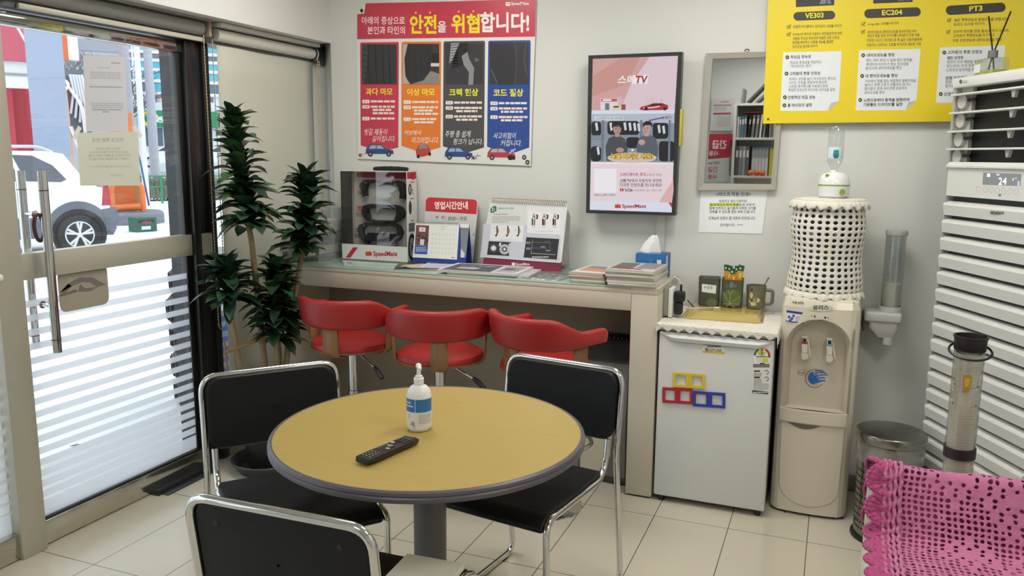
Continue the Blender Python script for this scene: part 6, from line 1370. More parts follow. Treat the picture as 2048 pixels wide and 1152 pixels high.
c2 = copy_tree(c1); c2['label'] = 'black chair between the round table and the desk end, facing the viewer'; c2.location = (-0.893, 2.354, 0); c2.rotation_euler[2] = math.radians(170.8)
c3 = copy_tree(c1); c3['label'] = 'nearest black chair, seen from behind in front of the round table'; c3.location = (-1.018, 1.525, 0); c3.rotation_euler[2] = math.radians(1.4)
m = MB(); m.rbox(-0.082, 0.082, -0.11, 0.11, 0, 0.016, M('cream_folder', 'd8d5c6', 0.5), 0.004, 3); o = m.build('document_folder', None, (-0.893, 1.625, 0.4585), math.radians(3)); tag(o, 'cream folder lying on the seat of the nearest chair', 'folder')

# hand sanitiser and remote control
T = thing('sanitizer_bottle', 'white pump bottle of hand sanitizer with blue label on the round table', 'sanitizer', (-1.074, 1.977, 0.7202), math.radians(33))
SB = M('bottle_white', 'e3e3df', 0.35); m = MB()
m.lathe([(0.0, 0.0), (0.028, 0.0), (0.034, 0.005), (0.0362, 0.015), (0.0362, 0.098), (0.033, 0.115), (0.024, 0.128), (0.0145, 0.133), (0.0135, 0.136)], SB, 40); m.build('body', T)
m = MB()
def lab_patch(a0, a1, z0, z1, c, k=1): m.lathe([(0.0364 + k * 0.0002, z0), (0.0364 + k * 0.0002, z1)], ink(c, 0.35), 14, a0=math.radians(a0), a1=math.radians(a1))
lab_patch(180, 345, 0.020, 0.098, 'dfdfda', 0); lab_patch(183, 246, 0.060, 0.098, '2470b0'); lab_patch(249, 340, 0.060, 0.098, '2470b0')
def lab_text(t, a0, a1, z0, z1, c):
    vs, fs = glyphs(t, 0.02); m.add([(0.0370 * math.cos(math.radians(a0 + (a1 - a0) * a)), 0.0370 * math.sin(math.radians(a0 + (a1 - a0) * a)), z0 + (z1 - z0) * b_) for a, b_ in vs], fs, ink(c))
lab_text('Alcohol', 192, 226, 0.084, 0.091, 'e6edf4')
for k, (z, a0, a1) in enumerate(((0.077, 190, 236),)): lab_patch(a0, a1, z - 0.0015, z + 0.0015, 'e6edf4', 2)
for k in range(9):
    lab_patch(262, 262 + 60 + (k * 13) % 16, 0.053 - 0.0033 * k, 0.0545 - 0.0033 * k, 'a9a9a6', 1)
for k in range(3): lab_patch(206, 222, 0.052 - 0.004 * k, 0.0535 - 0.004 * k, 'b4b4b0', 1)
for k in range(5): lab_patch(232 + 0.0, 240, 0.020 + 0.003 * k, 0.0218 + 0.003 * k, '2a2a2c', 1)
lab_patch(242, 244, 0.014, 0.030, '2a2a2c', 1); lab_patch(225, 228, 0.022, 0.028, '2a2a2c', 1)
m.build('label', T)
m = MB(); m.lathe([(0.014, 0.131), (0.0145, 0.133), (0.0145, 0.152), (0.012, 0.154), (0.0105, 0.154), (0.0105, 0.159), (0.006, 0.160), (0.0055, 0.182), (0.0, 0.183)], SB, 28)
m.tube([(0.0, 0.006, 0.186), (0.0, -0.014, 0.188), (0.002, -0.03, 0.184)], [0.0085, 0.0065, 0.0045], SB, 12); m.build('pump', T)
d0 = Vector((-1.036, 1.868)) - Vector((-1.074, 1.679)); ang = math.atan2(d0.y, d0.x)
T = thing('remote_control', 'black remote control lying on the round table', 'remote control', (-1.055, 1.7735, 0.7202), ang)
m = MB(); rows = []
for t, wd, zt in ((-0.103, 0.019, 0.014), (-0.098, 0.0225, 0.0195), (-0.06, 0.0232, 0.0195), (0.0, 0.0225, 0.019), (0.06, 0.0225, 0.0185), (0.094, 0.0215, 0.018), (0.10, 0.018, 0.014)):
    zb = 0.006 if abs(t) > 0.095 else 0.0 + 0.002 * (abs(t) < 0.05)
    rows.append([(t, wd * 1.12 * a, zb + (zt - zb) * b_) for a, b_ in ((-0.55, 0), (-0.9, 0.25), (-1, 0.7), (-0.94, 0.97), (-0.5, 1.02), (0.5, 1.02), (0.94, 0.97), (1, 0.7), (0.9, 0.25), (0.55, 0))])
RB_ = M('remote_black', '1b1a1b', 0.32); m.grid(rows, RB_, close_u=True); m.add(rows[0], [tuple(range(10))], RB_); m.add(rows[-1], [tuple(range(9, -1, -1))], RB_); m.build('body', T, ang=35)
def button(x, y, a, b_, c='2c2b2c', h=0.0012):
    mm.rbox(x - a, x + a, y - b_, y + b_, 0.0190, 0.0198 + h, M('key_' + c, c, 0.4), 0.0006, 1)
mm = MB()
for r in range(4):
    for k in range(3): button(-0.085 + 0.011 * r, -0.012 + 0.012 * k, 0.0035, 0.0042, '3a393a')
for r in range(3):
    for k in range(3): button(0.045 + 0.011 * r, -0.012 + 0.012 * k, 0.003, 0.0038, '3a393a')
mm.lathe([(0.006, 0.0195), (0.0125, 0.0198), (0.0125, 0.0212), (0.006, 0.0216), (0.0, 0.0212)], M('key_3a393a', '3a393a'), 24, (0.005, 0, 0)); button(0.09, -0.012, 0.003, 0.003, 'a83030')
qq = Pr(mm, (0, 0, 0.0213), XU, (0, 1, 0), ZU)
for r in range(4):
    for k in range(3): qq.rect(-0.087 + 0.011 * r, -0.0135 + 0.012 * k, -0.0835 + 0.011 * r, -0.0105 + 0.012 * k, 'b9b9b9')
for r in range(3):
    for k in range(3): qq.rect(0.0435 + 0.011 * r, -0.0132 + 0.012 * k, 0.0465 + 0.011 * r, -0.011 + 0.012 * k, '9a9a9a')
qq.ring(0.005, 0, 0.004, 0.0058, 'c4c4c4', 2); qq.rr(-0.02, -0.016, -0.012, -0.004, 0.002, 'b4b4b4', 2); qq.rr(0.022, 0.004, 0.030, 0.016, 0.002, 'c4c4c4', 2); [qq.rect(-0.03 + 0.012 * k, 0.012, -0.026 + 0.012 * k, 0.015, 'a9a9a9', 1) for k in range(4)]
mm.build('button_set', T, smooth=False)

# ------------------------------------------------------------------ plant in the corner
T = thing('potted_dracaena', 'leafy green potted plant standing before the white roller blind', 'plant', (-2.47, 3.02, 0))
MB().lathe([(0.0, 0.012), (0.085, 0.012), (0.095, 0.03), (0.112, 0.25), (0.118, 0.255), (0.118, 0.27), (0.106, 0.27), (0.103, 0.25), (0.0, 0.25)], M('pot_black', '1d1e1f', 0.5), 36).build('pot', T)
MB().lathe([(0.0, 0.251), (0.104, 0.252)], M('potting_soil', '2c231c', 0.95, bump=0.9, bscale=90), 24).build('soil', T)
MB().lathe([(0.0, 0.0), (0.135, 0.0), (0.168, 0.052), (0.174, 0.056), (0.168, 0.060), (0.13, 0.010), (0.0, 0.008)], M('saucer_grey', '3a3d3f', 0.4), 40).build('saucer', T)
BARK = M('dracaena_bark', '8c7a5a', 0.8, noise=0.3, nscale=60, aniso=(1, 1, 3), bump=0.5, bscale=90)
LEAFS = [M('leaf_%d' % k, c, 0.36, noise=0.15, nscale=14, coat=0.1) for k, c in enumerate(('22402a', '2c4f31', '1b3324', '3c6036'))]; LEAFY = M('leaf_yellowed', 'b59a2c', 0.5)
def leaf(mb, p, az, el, L, wd, mat, rnd):
    d_ = Vector((math.cos(az) * math.cos(el), math.sin(az) * math.cos(el), math.sin(el))); s_ = Vector((-math.sin(az), math.cos(az), 0)); up = s_.cross(d_) * -1
    if up.z < 0: up = -up
    rows = []; curl = rnd.uniform(0.05, 0.42); tw = rnd.uniform(-.35, .35)
    for i in range(7):
        t = i / 6; w_ = wd * (0.45 + 1.9 * t) * (1 - t) ** 0.6 * 1.15 if t < 1 else 0.0; w_ = max(w_, 0.0004); c = p + d_ * (L * t) - Vector((0, 0, 1)) * (L * curl * t * t) + up * (0.10 * L * math.sin(PI * t))
        ss = s_ * math.cos(tw * t) + up * math.sin(tw * t)
        rows.append([tuple(c - ss * w_ + up * w_ * 0.35), tuple(c), tuple(c + ss * w_ + up * w_ * 0.35)])
    mb.grid(rows, mat)
def head(pts, z_n, lab_seed, L=0.115):
    """a leafy stem: leaves spiral up the path pts"""
    rnd = random.Random(lab_seed); mb = MB(); P_ = [Vector(p) for p in pts]
    for k in range(z_n):
        t = min(1, max(0, (k + rnd.uniform(-5, 5)) / (z_n - 1))); s_ = t * (len(P_) - 1); i = min(int(s_), len(P_) - 2); p = P_[i].lerp(P_[i + 1], s_ - i)
        el = 0.28 + 0.62 * t + rnd.uniform(-.45, .35); az = rnd.uniform(0, 2 * PI)
        l_ = L * rnd.uniform(0.75, 1.2) * (0.78 + 0.30 * math.sin(PI * min(1, 0.15 + 0.7 * t))); m_ = rnd.choice(LEAFS)
        if rnd.random() < 0.012: m_ = LEAFY
        leaf(mb, p, az, el, l_, 0.029 * rnd.uniform(0.8, 1.2), m_, rnd)
    top = P_[-1]
    for k in range(9): leaf(mb, top, k * 2.4, 0.65 + 0.25 * (k % 3), L * 1.0, 0.022, LEAFS[k % 4], rnd)
    return mb.build('foliage', T, ang=60)
def stem(pts, r0, r1):
    n_ = len(pts); MB().tube(pts, [r0 + (r1 - r0) * k / (n_ - 1) for k in range(n_)], BARK, 10).build('stem', T)
A = [(0.0, 0.03, 0.25), (-0.01, 0.0, 0.7), (0.01, -0.06, 1.10), (0.0, -0.09, 1.32), (-0.02, -0.11, 1.62)]; stem(A, 0.016, 0.009)
B_ = [(0.04, 0.06, 0.25), (0.07, 0.12, 0.7), (0.10, 0.17, 0.98), (0.11, 0.21, 1.15), (0.115, 0.215, 1.34)]; stem(B_, 0.015, 0.009)
Cc = [(-0.05, -0.05, 0.25), (-0.06, -0.10, 0.55), (-0.05, -0.15, 0.78), (-0.05, -0.165, 0.97)]; stem(Cc, 0.013, 0.009)
Dd = [(0.03, 0.0, 0.25), (0.05, 0.03, 0.45), (0.06, 0.03, 0.62), (0.065, 0.04, 0.94)]; stem(Dd, 0.02, 0.010)
head([(0.01, -0.065, 1.16), A[3], A[4]], 165, 1, 0.14); head([(0.10, 0.18, 1.02), B_[3], B_[4]], 120, 2, 0.16); head([(-0.05, -0.15, 0.82), (-0.05, -0.165, 0.97)], 80, 3, 0.14); head([Dd[2], (0.063, 0.035, 0.78), Dd[3]], 150, 4, 0.15)
m = MB(); m.rbox(-0.10, 0.10, -0.006, 0.006, -0.008, 0.008, M('bamboo', '8a6a44', 0.6), 0.003); o = m.build('stake', T, (-0.02, -0.10, 0.63)); o.rotation_euler = (0, -0.28, 0.9)
MB().tube([(-0.08, -0.14, 0.25), (-0.09, -0.155, 0.66)], 0.005, M('bamboo', '8a6a44'), 8).build('stake', T)

# ------------------------------------------------------------------ the far side of the room, seen in the mirror
T = thing('bookshelf', 'white bookshelf against the rear wall seen in the mirror', 'bookshelf', (-0.62, -0.78, 0))
WS = M('shelf_white', 'd2d1cc', 0.5)
for x in (-0.355, 0.355): MB().box(x - 0.012, x + 0.012, -0.15, 0.14, 0, 2.02, WS).build('side_panel', T)
MB().box(-0.343, 0.343, -0.15, -0.142, 0, 2.02, WS).build('back_panel', T)
for z in (0.08, 0.60, 0.96, 1.305, 1.672, 2.0): MB().box(-0.343, 0.343, -0.142, 0.14, z, z + 0.022, WS).build('shelf', T)
rnd = random.Random(8)
def book(x, z, t, h, c, lab, grp, lean_=0.0, dp=0.19, cat='book'):
    m = MB(); m.box(0, t, -0.10, dp - 0.10, 0, h, ink(c, 0.5)); m.box(0.001, t - 0.001, -0.102, dp - 0.103, 0.002, h - 0.002, PAGE)
    q = Pr(m, (t, dp - 0.10, 0), (-1, 0, 0), ZU, (0, 1, 0))
    if t > 0.012: q.rect(t * .2, h * .62, t * .8, h * .85, 'd6d5d0', 1)
    o = m.build('book', None, (x, -0.78, z), smooth=False); o.rotation_euler[1] = lean_; tag(o, lab, cat, grp)
x = -0.955; k = 0
while x < -0.31:
    t = rnd.uniform(0.010, 0.026); c = rnd.choice(('8a8a88', '6d6e70', '9c9a96', 'b3b2ae', '77777a', '3a6a86', 'c4c4c0', '5c5c5e', '2f6f8f', '1e1f22'))
    book(x, 1.694, t, rnd.uniform(0.20, 0.235), c, 'book number %s from the left on the upper shelf, seen in the mirror' % (k + 1), 'books on the upper shelf in the mirror', 0.06 if 3 < k < 9 else 0.0); x += t + 0.003 + (0.012 if 3 <= k <= 9 else 0); k += 1
for k, (c, lab) in enumerate((('b8485a', 'pink folder'), ('2f2f31', 'black folder'))):
    m = MB(); m.rbox(-0.12, 0.10, -0.10, 0.09, 0, 0.008, ink(c), 0.002); tag(m.build('folder', None, (-0.78, -0.78, 1.932 + 0.009 * k), rnd.uniform(-.1, .1)), '%s lying across the upper row of books in the mirror' % lab, 'folder')
x = -0.955; k = 0
while x < -0.84:
    t = 0.03; book(x, 1.327, t, 0.285, ('4a4a4c', '77787a', '8d8c8a', '5d5d60')[k % 4], 'thick binder number %d from the left on the middle shelf, in the mirror' % (k + 1), 'binders on the middle shelf in the mirror', 0, 0.22, 'binder'); x += t + 0.003; k += 1
x = -0.80
for k in range(5):
    m = MB(); m.box(0, 0.028, -0.10, 0.10, 0, 0.25, ink('c9c9c7')); m.box(0.002, 0.026, -0.098, 0.102, 0.17, 0.252, ink('9b9b9c')); m.build('magazine_file', None, (x, -0.78, 1.327), smooth=False); tag(bpy.context.scene.collection.objects[-1], '%s grey magazine file on the middle shelf in the mirror' % ORD[k], 'magazine file', 'magazine files in the mirror'); x += 0.031
m = MB(); m.box(0, 0.03, -0.10, 0.10, 0, 0.26, ink('c3b93a')); tag(m.build('binder', None, (-0.635, -0.78, 1.327), smooth=False), 'yellow binder on the middle shelf in the mirror', 'binder')
m = MB(); m.box(-0.075, 0.075, -0.09, 0.09, 0, 0.02, ink('6a9ab0')); tag(m.build('folder', None, (-0.722, -0.78, 1.5795), smooth=False), 'light blue folder lying on the magazine files in the mirror', 'folder')
for k, xx in enumerate((-0.805, -0.745, -0.69)): m = MB(); m.ball((0, 0, 0.027), 0.027, M('orange_peel', 'd8672c', 0.5, bump=0.3, bscale=200), 20, 14); tag(m.build('orange', None, (xx, -0.655, 1.327)), '%s orange on the middle shelf in the mirror' % ('first', 'middle', 'last')[k], 'orange', 'oranges on the shelf in the mirror')
for k, (xx, a, c) in enumerate(((-0.93, 0.06, '77777a'), (-0.88, 0.75, '4a4a4a'), (-0.80, 0.85, '6a655c'))):
    m = MB(); m.box(0, 0.02, -0.10, 0.11, 0, (0.14, 0.36, 0.36)[k], ink(c)); o = m.build('binder', None, (xx, -0.78, 2.0225 + (0 if k == 0 else 0.012)), smooth=False); o.rotation_euler[1] = a; tag(o, ('upright grey binder', 'leaning dark binder', 'leaning brown binder')[k] + ' on top of the bookshelf in the mirror', 'binder')
T = thing('picture_frame', 'white framed certificate on the rear wall seen in the mirror', 'picture frame', (-1.165, -1.14, 1.94))
m = MB(); m.rbox(-0.115, 0.115, 0, 0.018, -0.165, 0.165, WS, 0.003); q = Pr(m, (0, 0.0182, 0), (-1, 0, 0), ZU, (0, 1, 0)); q.rect(-0.10, -0.15, 0.10, 0.15, 'c9c9c6'); q.rect(-0.09, 0.09, 0.09, 0.10, 'a83a55', 2); q.rect(-0.09, 0.0, 0.09, 0.02, 'a83a55', 2); q.dashes(-0.06, 0.02, 0.125, 0.008, '5a5a5c', 2); [q.dashes(-0.04, 0.09, 0.07 - 0.014 * k, 0.006, '9a9a9c', 2, k) for k in range(3)]; [q.dashes(-0.09, 0.05, -0.02 - 0.014 * k, 0.006, '9a9a9c', 2, k) for k in range(8)]; m.build('frame', T, smooth=False)
m = MB(); m.box(-0.125, 0.125, 0, 0.006, -0.25, 0.25, ink('d9d9d6')); q = Pr(m, (0, 0.006, 0), (-1, 0, 0), ZU, (0, 1, 0)); q.poly([(-0.125, 0.25), (0.125, 0.25), (0.125, -0.015), (-0.125, 0.01)], 'b9303f'); q.text('긴급', -0.06, 0.185, 0.09, 0.095, 'efe6e2', 2, 0.03); q.text('사용', 0.02, 0.075, 0.12, 0.02, 'efe6e2', 2, 0.02); q.text('저희 Spe', 0.0, -0.035, 0.12, -0.075, '4a4a4c', 2, 0.02); q.text('긴급', 0.02, -0.09, 0.12, -0.15, 'b9303f', 2, 0.02); q.text('사용', 0.02, -0.17, 0.12, -0.225, 'b9303f', 2, 0.02)
tag(m.build('red_sign', None, (-1.165, -1.148, 1.495), smooth=False), 'red and white emergency sign on the rear wall seen in the mirror', 'sign')
T = thing('feather_duster', 'feather duster with red handle hanging beside the bookshelf in the mirror', 'duster', (-1.03, -1.09, 1.30))
m = MB(); m.lathe([(0.0, 0.0), (0.03, 0.02), (0.036, 0.18), (0.02, 0.30), (0.0, 0.31)], M('duster_grey', '77705f', 0.95, bump=1.0, bscale=80), 16); m.build('feathers', T); MB().rbox(-0.03, 0.03, -0.03, 0.03, 0.31, 0.38, M('duster_red', '6a2a24', 0.6), 0.01).build('handle', T)

# ------------------------------------------------------------------ outside the glass
CONC = M('forecourt_concrete', 'd8d9db', 0.9, noise=0.06, nscale=0.8)
struct(MB().box(-60, -2.86, -20, 60, -0.4, -0.12, CONC).build('forecourt_ground'))
m = MB(); m.add([(-130, -20, 0.1), (-24.2, -20, -0.119), (-24.2, 90, -0.119), (-130, 90, 0.9)], [(0, 1, 2, 3)], M('road_asphalt', 'a5a7ab', 0.95)); struct(solid(m.build('road_ground'), 0.2, -1))
struct(MB().box(-3.03, -2.96, 3.05, 3.30, -0.12, 3.0, M('granite_black', '222327', 0.25, noise=0.3, nscale=40)).build('pillar_outside'))
struct(MB().box(-3.6, -2.86, -1.2, 4.1, -0.12, -0.02, M('stone_step', 'b9bbbd', 0.8)).build('step_ground'))
def bear(px): v = R_ * ((px - 1024) / 1614.87) - U_ * ((310 - 576) / 1614.87) + W_; return math.atan2(v.x, v.y)
def brg(px, d):   # a point d metres from the camera in the direction seen at column px, on flat ground
    a = bear(px); return (d * math.sin(a), d * math.cos(a))
def hz(py, px, d): # height seen at row py for something d metres away
    dx = px - 1024; dy = py - 576; v = R_ * (dx / 1614.87) - U_ * (dy / 1614.87) + W_; return 1.5 + v.z * d / math.hypot(v.x, v.y)
def facing(px): return -bear(px)
# leaf on the ground
m = MB(); m.add([(-0.04, 0, 0.004), (0, 0.012, 0.012), (0.04, 0, 0.004), (0, -0.012, 0.006)], [(0, 1, 2, 3)], ink('6a6258')); tag(m.build('dry_leaf', None, (-3.85, 3.10, -0.12), 0.5), 'dry leaf lying on the pale ground outside the door', 'leaf')
# tyre stack beside the black pillar
RUB = M('tyre_rubber', '232427', 0.7, noise=0.15, nscale=60)
tyre0 = None; TX, TY = -3.72, 4.13
for k in range(5):
    if tyre0 is None:
        tyre0 = o = thing('tyre_casing', '', 'tyre', (0, 0, 0)); MB().lathe([(0.19, 0.02), (0.21, 0.0), (0.28, 0.0), (0.305, 0.03), (0.31, 0.09), (0.305, 0.15), (0.28, 0.18), (0.21, 0.18), (0.19, 0.16), (0.185, 0.09), (0.19, 0.02)], RUB, 40).build('rubber', o)
        mt = MB()
        for a in range(36): an = 2 * PI * a / 36; mt.tube([(0.309 * math.cos(an), 0.309 * math.sin(an), 0.035), (0.312 * math.cos(an + .05), 0.312 * math.sin(an + .05), 0.145)], 0.006, RUB, 4)
        mt.build('tread', o)
    else: o = copy_tree(tyre0)
    o.location = (TX + 0.012 * math.sin(k * 2), TY + 0.012 * math.cos(k * 3), -0.12 + 0.1805 * k); o['label'] = '%s tyre of the stack outside the door glass' % ('bottommost', 'second lowest', 'middle', 'fourth', 'topmost')[k]; o['group'] = 'stacked tyres outside'
# leaning sign board by the window
T = thing('standing_board', 'white and blue standing board outside between pillar and roller blind', 'board', (-3.30, 3.82, -0.12), 0.80)
m = MB(); m.rbox(-0.18, 0.18, 0, 0.03, 0, 1.08, ink('dfe3ea'), 0.004); q = Pr(m, (0, -0.0005, 0), XU, ZU, NU); q.rect(-0.18, 0.0, 0.18, 0.66, '3a5a9c'); q.rect(-0.18, 0.66, 0.18, 0.69, 'd05a3a')
for x in (-0.09, 0.08): q.ring(x, 0.82, 0.05, 0.062, '3a3c44', 1, 20, 320)
q.line([(-0.15, 0.96), (0.15, 0.97)], 0.012, '4a4c54'); m.build('board', T, smooth=False); MB().box(-0.15, 0.15, 0.03, 0.2, 0, 0.04, DARK).build('foot', T)

# white SUV at the pump
SX, SY = brg(146, 14.6); SX -= 0.30 * math.cos(facing(110) + 0.2); SY -= 0.30 * math.sin(facing(110) + 0.2); T = thing('car', 'white suv with grey cladding parked outside, its rear to the pump', 'car', (SX, SY, -0.12), facing(110) + 0.2)
CW = M('car_white', 'e6e8ec', 0.25, coat=0.5); CG = M('car_cladding', '5c626c', 0.55); CGL = M('car_glass', '3a4450', 0.08, spec=0.8)
# local x: towards the rear (right in view); y away
m = MB(); side = [(-3.2, 0.55), (-3.2, 1.0), (-2.2, 1.12), (0.50, 1.13), (0.72, 1.05), (0.78, 0.80), (0.78, 0.55)]
m.prism(side, (0, 1.7, 0), XU, ZU, NU, 1.7, CW); m.prism([(-1.75, 1.12), (-1.2, 1.60), (-0.95, 1.645), (-0.05, 1.64), (0.18, 1.60), (0.50, 1.13)], (0, 1.6, 0), XU, ZU, NU, 1.5, CW); m.build('body', T, ang=25)
m = MB(); m.prism([(-3.2, 0.30), (-3.2, 0.62), (0.80, 0.62), (0.86, 0.42), (0.80, 0.30)], (0, 1.72, 0), XU, ZU, NU, 1.745, CG)
pts = [(0.30 + 0.48 * math.cos(a), 0.36 + 0.50 * math.sin(a)) for a in [PI * k / 16 for k in range(17)]]; m.prism(pts, (0, 0.0, 0), XU, ZU, NU, 0.035, CG)
m.prism([(0.70, 0.40), (0.66, 0.72), (0.86, 0.75), (0.90, 0.60), (0.80, 0.32)], (0, 1.72, 0), XU, ZU, NU, 1.76, CG); m.build('cladding', T)
pts = [(0.30 + 0.40 * math.cos(a), 0.34 + 0.40 * math.sin(a)) for a in [2 * PI * k / 28 for k in range(28)]]
m = MB(); m.prism(pts, (0, -0.036, 0), XU, ZU, NU, 0.004, DARK); m.build('wheel_arch', T)
m = MB(); m.prism([(-1.62, 1.16), (-1.12, 1.56), (-0.60, 1.58), (-0.42, 1.18)], (0, 0.098, 0), XU, ZU, NU, 0.006, CGL); m.prism([(-0.36, 1.18), (-0.52, 1.58), (-0.25, 1.57), (0.02, 1.42), (0.20, 1.20), (0.12, 1.16)], (0, 0.098, 0), XU, ZU, NU, 0.006, CGL); m.build('window', T)
m = MB(); m.tube(fillet([(-1.3, 0.18, 1.60), (-1.1, 0.18, 1.70), (-0.15, 0.18, 1.71), (0.05, 0.18, 1.62)], 0.1), 0.025, M('rail_silver', 'b9bcc0', 0.3, metal=0.6), 8); m.build('roof_rail', T)
m = MB(); m.prism([(0.66, 0.78), (0.70, 1.10), (0.79, 1.06), (0.80, 0.78)], (0, 0.25, 0), XU, ZU, NU, 0.255, ink('a82238', 0.25)); m.build('tail_light', T)
m = MB(); m.rbox(-0.62, -0.46, -0.03, 0.0, 0.90, 0.935, CW, 0.01); m.build('door_handle', T); MB().box(-0.43, -0.415, -0.004, 0.01, 0.62, 1.12, CG).build('door_gap', T)
wh = thing('wheel', None, None, (0, 0, 0)); wh.parent = T; wh.location = (0.30, -0.04, 0.33)
fr_ = Matrix.Rotation(PI / 2, 3, 'X'); MB().lathe([(0.20, -0.01), (0.31, -0.005), (0.335, 0.03), (0.335, -0.18), (0.2, -0.18)], RUB, 40, fr=fr_).build('tyre', wh)
m = MB(); AL = M('alloy', 'cfd2d6', 0.3, metal=0.5); m.lathe([(0.195, 0.008), (0.215, 0.012), (0.215, -0.02), (0.19, -0.02)], AL, 40, fr=fr_); m.lathe([(0.0, -0.012), (0.20, -0.015)], DARK, 30, fr=fr_); m.lathe([(0.0, 0.012), (0.04, 0.010), (0.045, 0.0)], AL, 20, fr=fr_)
for k in range(5):
    a = 2 * PI * k / 5 + 0.3
    for da in (-0.16, 0.16): m.tube([(0.035 * math.cos(a), -0.006, 0.035 * math.sin(a)), (0.20 * math.cos(a + da), -0.006, 0.20 * math.sin(a + da))], [0.016, 0.024], AL, 8)
m.build('rim', wh)
# canopy pillar, red panels and red block
x, y = brg(106, 19.5); struct(MB().box(-0.33, 0.33, -0.3, 0.3, 0, 5.5, M('pillar_blue_grey', '8f9bb0', 0.6)).build('pillar_canopy', None, (x, y, -0.12), facing(106)))
x, y = brg(40, 24.0); T = CS = thing('canopy_sign', 'red and orange canopy fascia with a white diagonal line outside', 'canopy', (x, y, 0), facing(40)); z0, z1 = hz(122, 40, 24), hz(40, 40, 24)
m = MB(); m.box(-1.1, 0.55, 0, 0.5, z0, z1 + 0.5, ink('b84a60')); q = Pr(m, (0, -0.002, 0), XU, ZU, NU); q.poly([(0.0, z1 + 0.5), (0.55, z1 + 0.5), (0.55, z0 + 0.1)], 'cf6a44'); q.line([(-0.12, z1 + 0.5), (0.53, z0 + 0.05)], 0.06, 'e4d9de', 2); m.build('fascia', T, smooth=False)
m = MB(); m.box(-1.1, 0.5, 0.2, 0.4, hz(175, 40, 24), z0, ink('dfe6ea')); m.box(-1.1, 0.5, 0.15, 0.2, hz(148, 40, 24) - 0.03, hz(148, 40, 24) + 0.03, ink('8a9096')); m.build('white_band', T, smooth=False)
x, y = brg(44, 26.0); T = thing('red_kiosk', 'dark red kiosk block standing behind the parked suv', 'kiosk', (x, y, -0.12), facing(44)); zt = hz(172, 44, 26) + 0.12
m = MB(); m.box(-0.75, 0.68, 0, 1.5, 0.9, zt, M('kiosk_red', 'a5283a', 0.5)); m.box(-0.3, 0.0, 0.2, 1.0, 0, 0.9, M('kiosk_red', 'a5283a')); m.build('body', T); MB().box(-0.75, -0.1, -0.4, 0.0, 1.2, zt, M('kiosk_front', 'b23044', 0.5)).build('side_block', T)
for px, wl, wr, c, nm in ((140, -0.17, 0.15, 'cc6434', 'orange_panel'), (161, -0.09, 0.13, 'dfe0e6', 'white_panel')):
    x2, y2 = brg(px, 23.0); m = MB(); m.box(wl, wr, 0, 0.3, hz(120, px, 23), hz(40, px, 23), ink(c)); o = m.build(nm, CS, smooth=False); o.matrix_parent_inverse = (Matrix.Translation(CS.location) @ Matrix.Rotation(CS.rotation_euler[2], 4, 'Z')).inverted(); o.location = (x2, y2, 0); o.rotation_euler[2] = facing(px)
# pump with hoses
PD = 21.0; x, y = brg(246, PD); T = thing('fuel_pump', 'orange fuel pump with bumper bar and blue hose outside', 'fuel pump', (x, y, -0.12), facing(252)); OR = M('pump_orange', 'd9743a', 0.5)
zt = hz(225, 252, PD) + 0.12; MB().box(-0.26, 0.24, 0, 0.5, 0.35, zt, OR).build('body', T); MB().lathe([(0.0, 0.28), (0.75, 0.28), (0.8, 0.22), (0.8, 0.0)], M('kerb_grey', '777b84', 0.8), 32).build('kerb', T)
m = MB(); m.tube(fillet([(-0.30, -0.35, 0.3), (-0.30, -0.35, 0.95), (0.34, -0.35, 0.95), (0.34, -0.35, 0.3)], 0.2), 0.075, OR, 12); m.tube([(-0.7, -0.4, 0.36), (0.3, -0.42, 0.40)], 0.08, OR, 12); m.build('bumper_bar', T)
m = MB(); q = Pr(m, (0, -0.01, 0), XU, ZU, NU); q.rect(-0.16, 1.18, 0.16, 1.25, 'ece4e0'); q.rect(-0.10, 1.25, -0.05, 1.45, 'ece4e0'); q.rect(0.05, 1.25, 0.10, 1.45, 'ece4e0'); q.rect(-0.16, 1.45, 0.16, 1.52, 'ece4e0'); q.rect(-0.18, 0.92, 0.18, 1.1, 'e6dcd6'); m.build('display', T, smooth=False)
m = MB(); m.tube(fillet([(-0.30, 0.0, 1.9), (-0.34, -0.2, 1.0), (-0.55, -0.3, 0.55), (-0.8, -0.2, 0.5)], 0.3), 0.035, ink('3a5a9a'), 8); m.build('hose', T); m = MB(); m.tube([(0.27, 0.0, 1.9), (0.36, -0.1, 1.4), (0.48, -0.1, 0.4)], 0.02, ink('3a5a9a'), 8); m.build('hose', T); MB().box(-0.75, -0.28, 0.1, 0.5, 0.55, 1.4, DARK).build('cabinet', T)
x, y = brg(148, 22.0); T = thing('hose_stand', 'white and dark hose stand behind the blue grey pillar outside', 'hose stand', (x, y, -0.12), facing(148)); z1 = hz(140, 148, 22) + 0.12
m = MB(); m.box(-0.12, 0.42, 0.1, 0.4, hz(265, 148, 22), z1, ink('5c6470')); m.build('panel', T); m = MB(); m.tube(fillet([(0.0, 0, z1 - 0.4), (0.25, -0.1, z1 - 0.8), (0.28, -0.1, z1 - 1.6), (0.12, -0.1, z1 - 1.85), (-0.02, -0.1, z1 - 1.3)], 0.25), 0.04, ink('dcd6d2'), 8); m.build('hose', T); m = MB(); m.tube([(-0.08, 0, z1 - 0.3), (-0.02, 0, 0.0)], 0.04, ink('d9b08a'), 8); m.build('post', T)
m = MB(); m.lathe([(0.06, -0.04), (0.13, -0.04), (0.13, 0.04), (0.06, 0.04)], ink('e2e2e4'), 20, (-0.1, -0.05, z1 - 0.35), fr=fr_); m.build('reel', T)
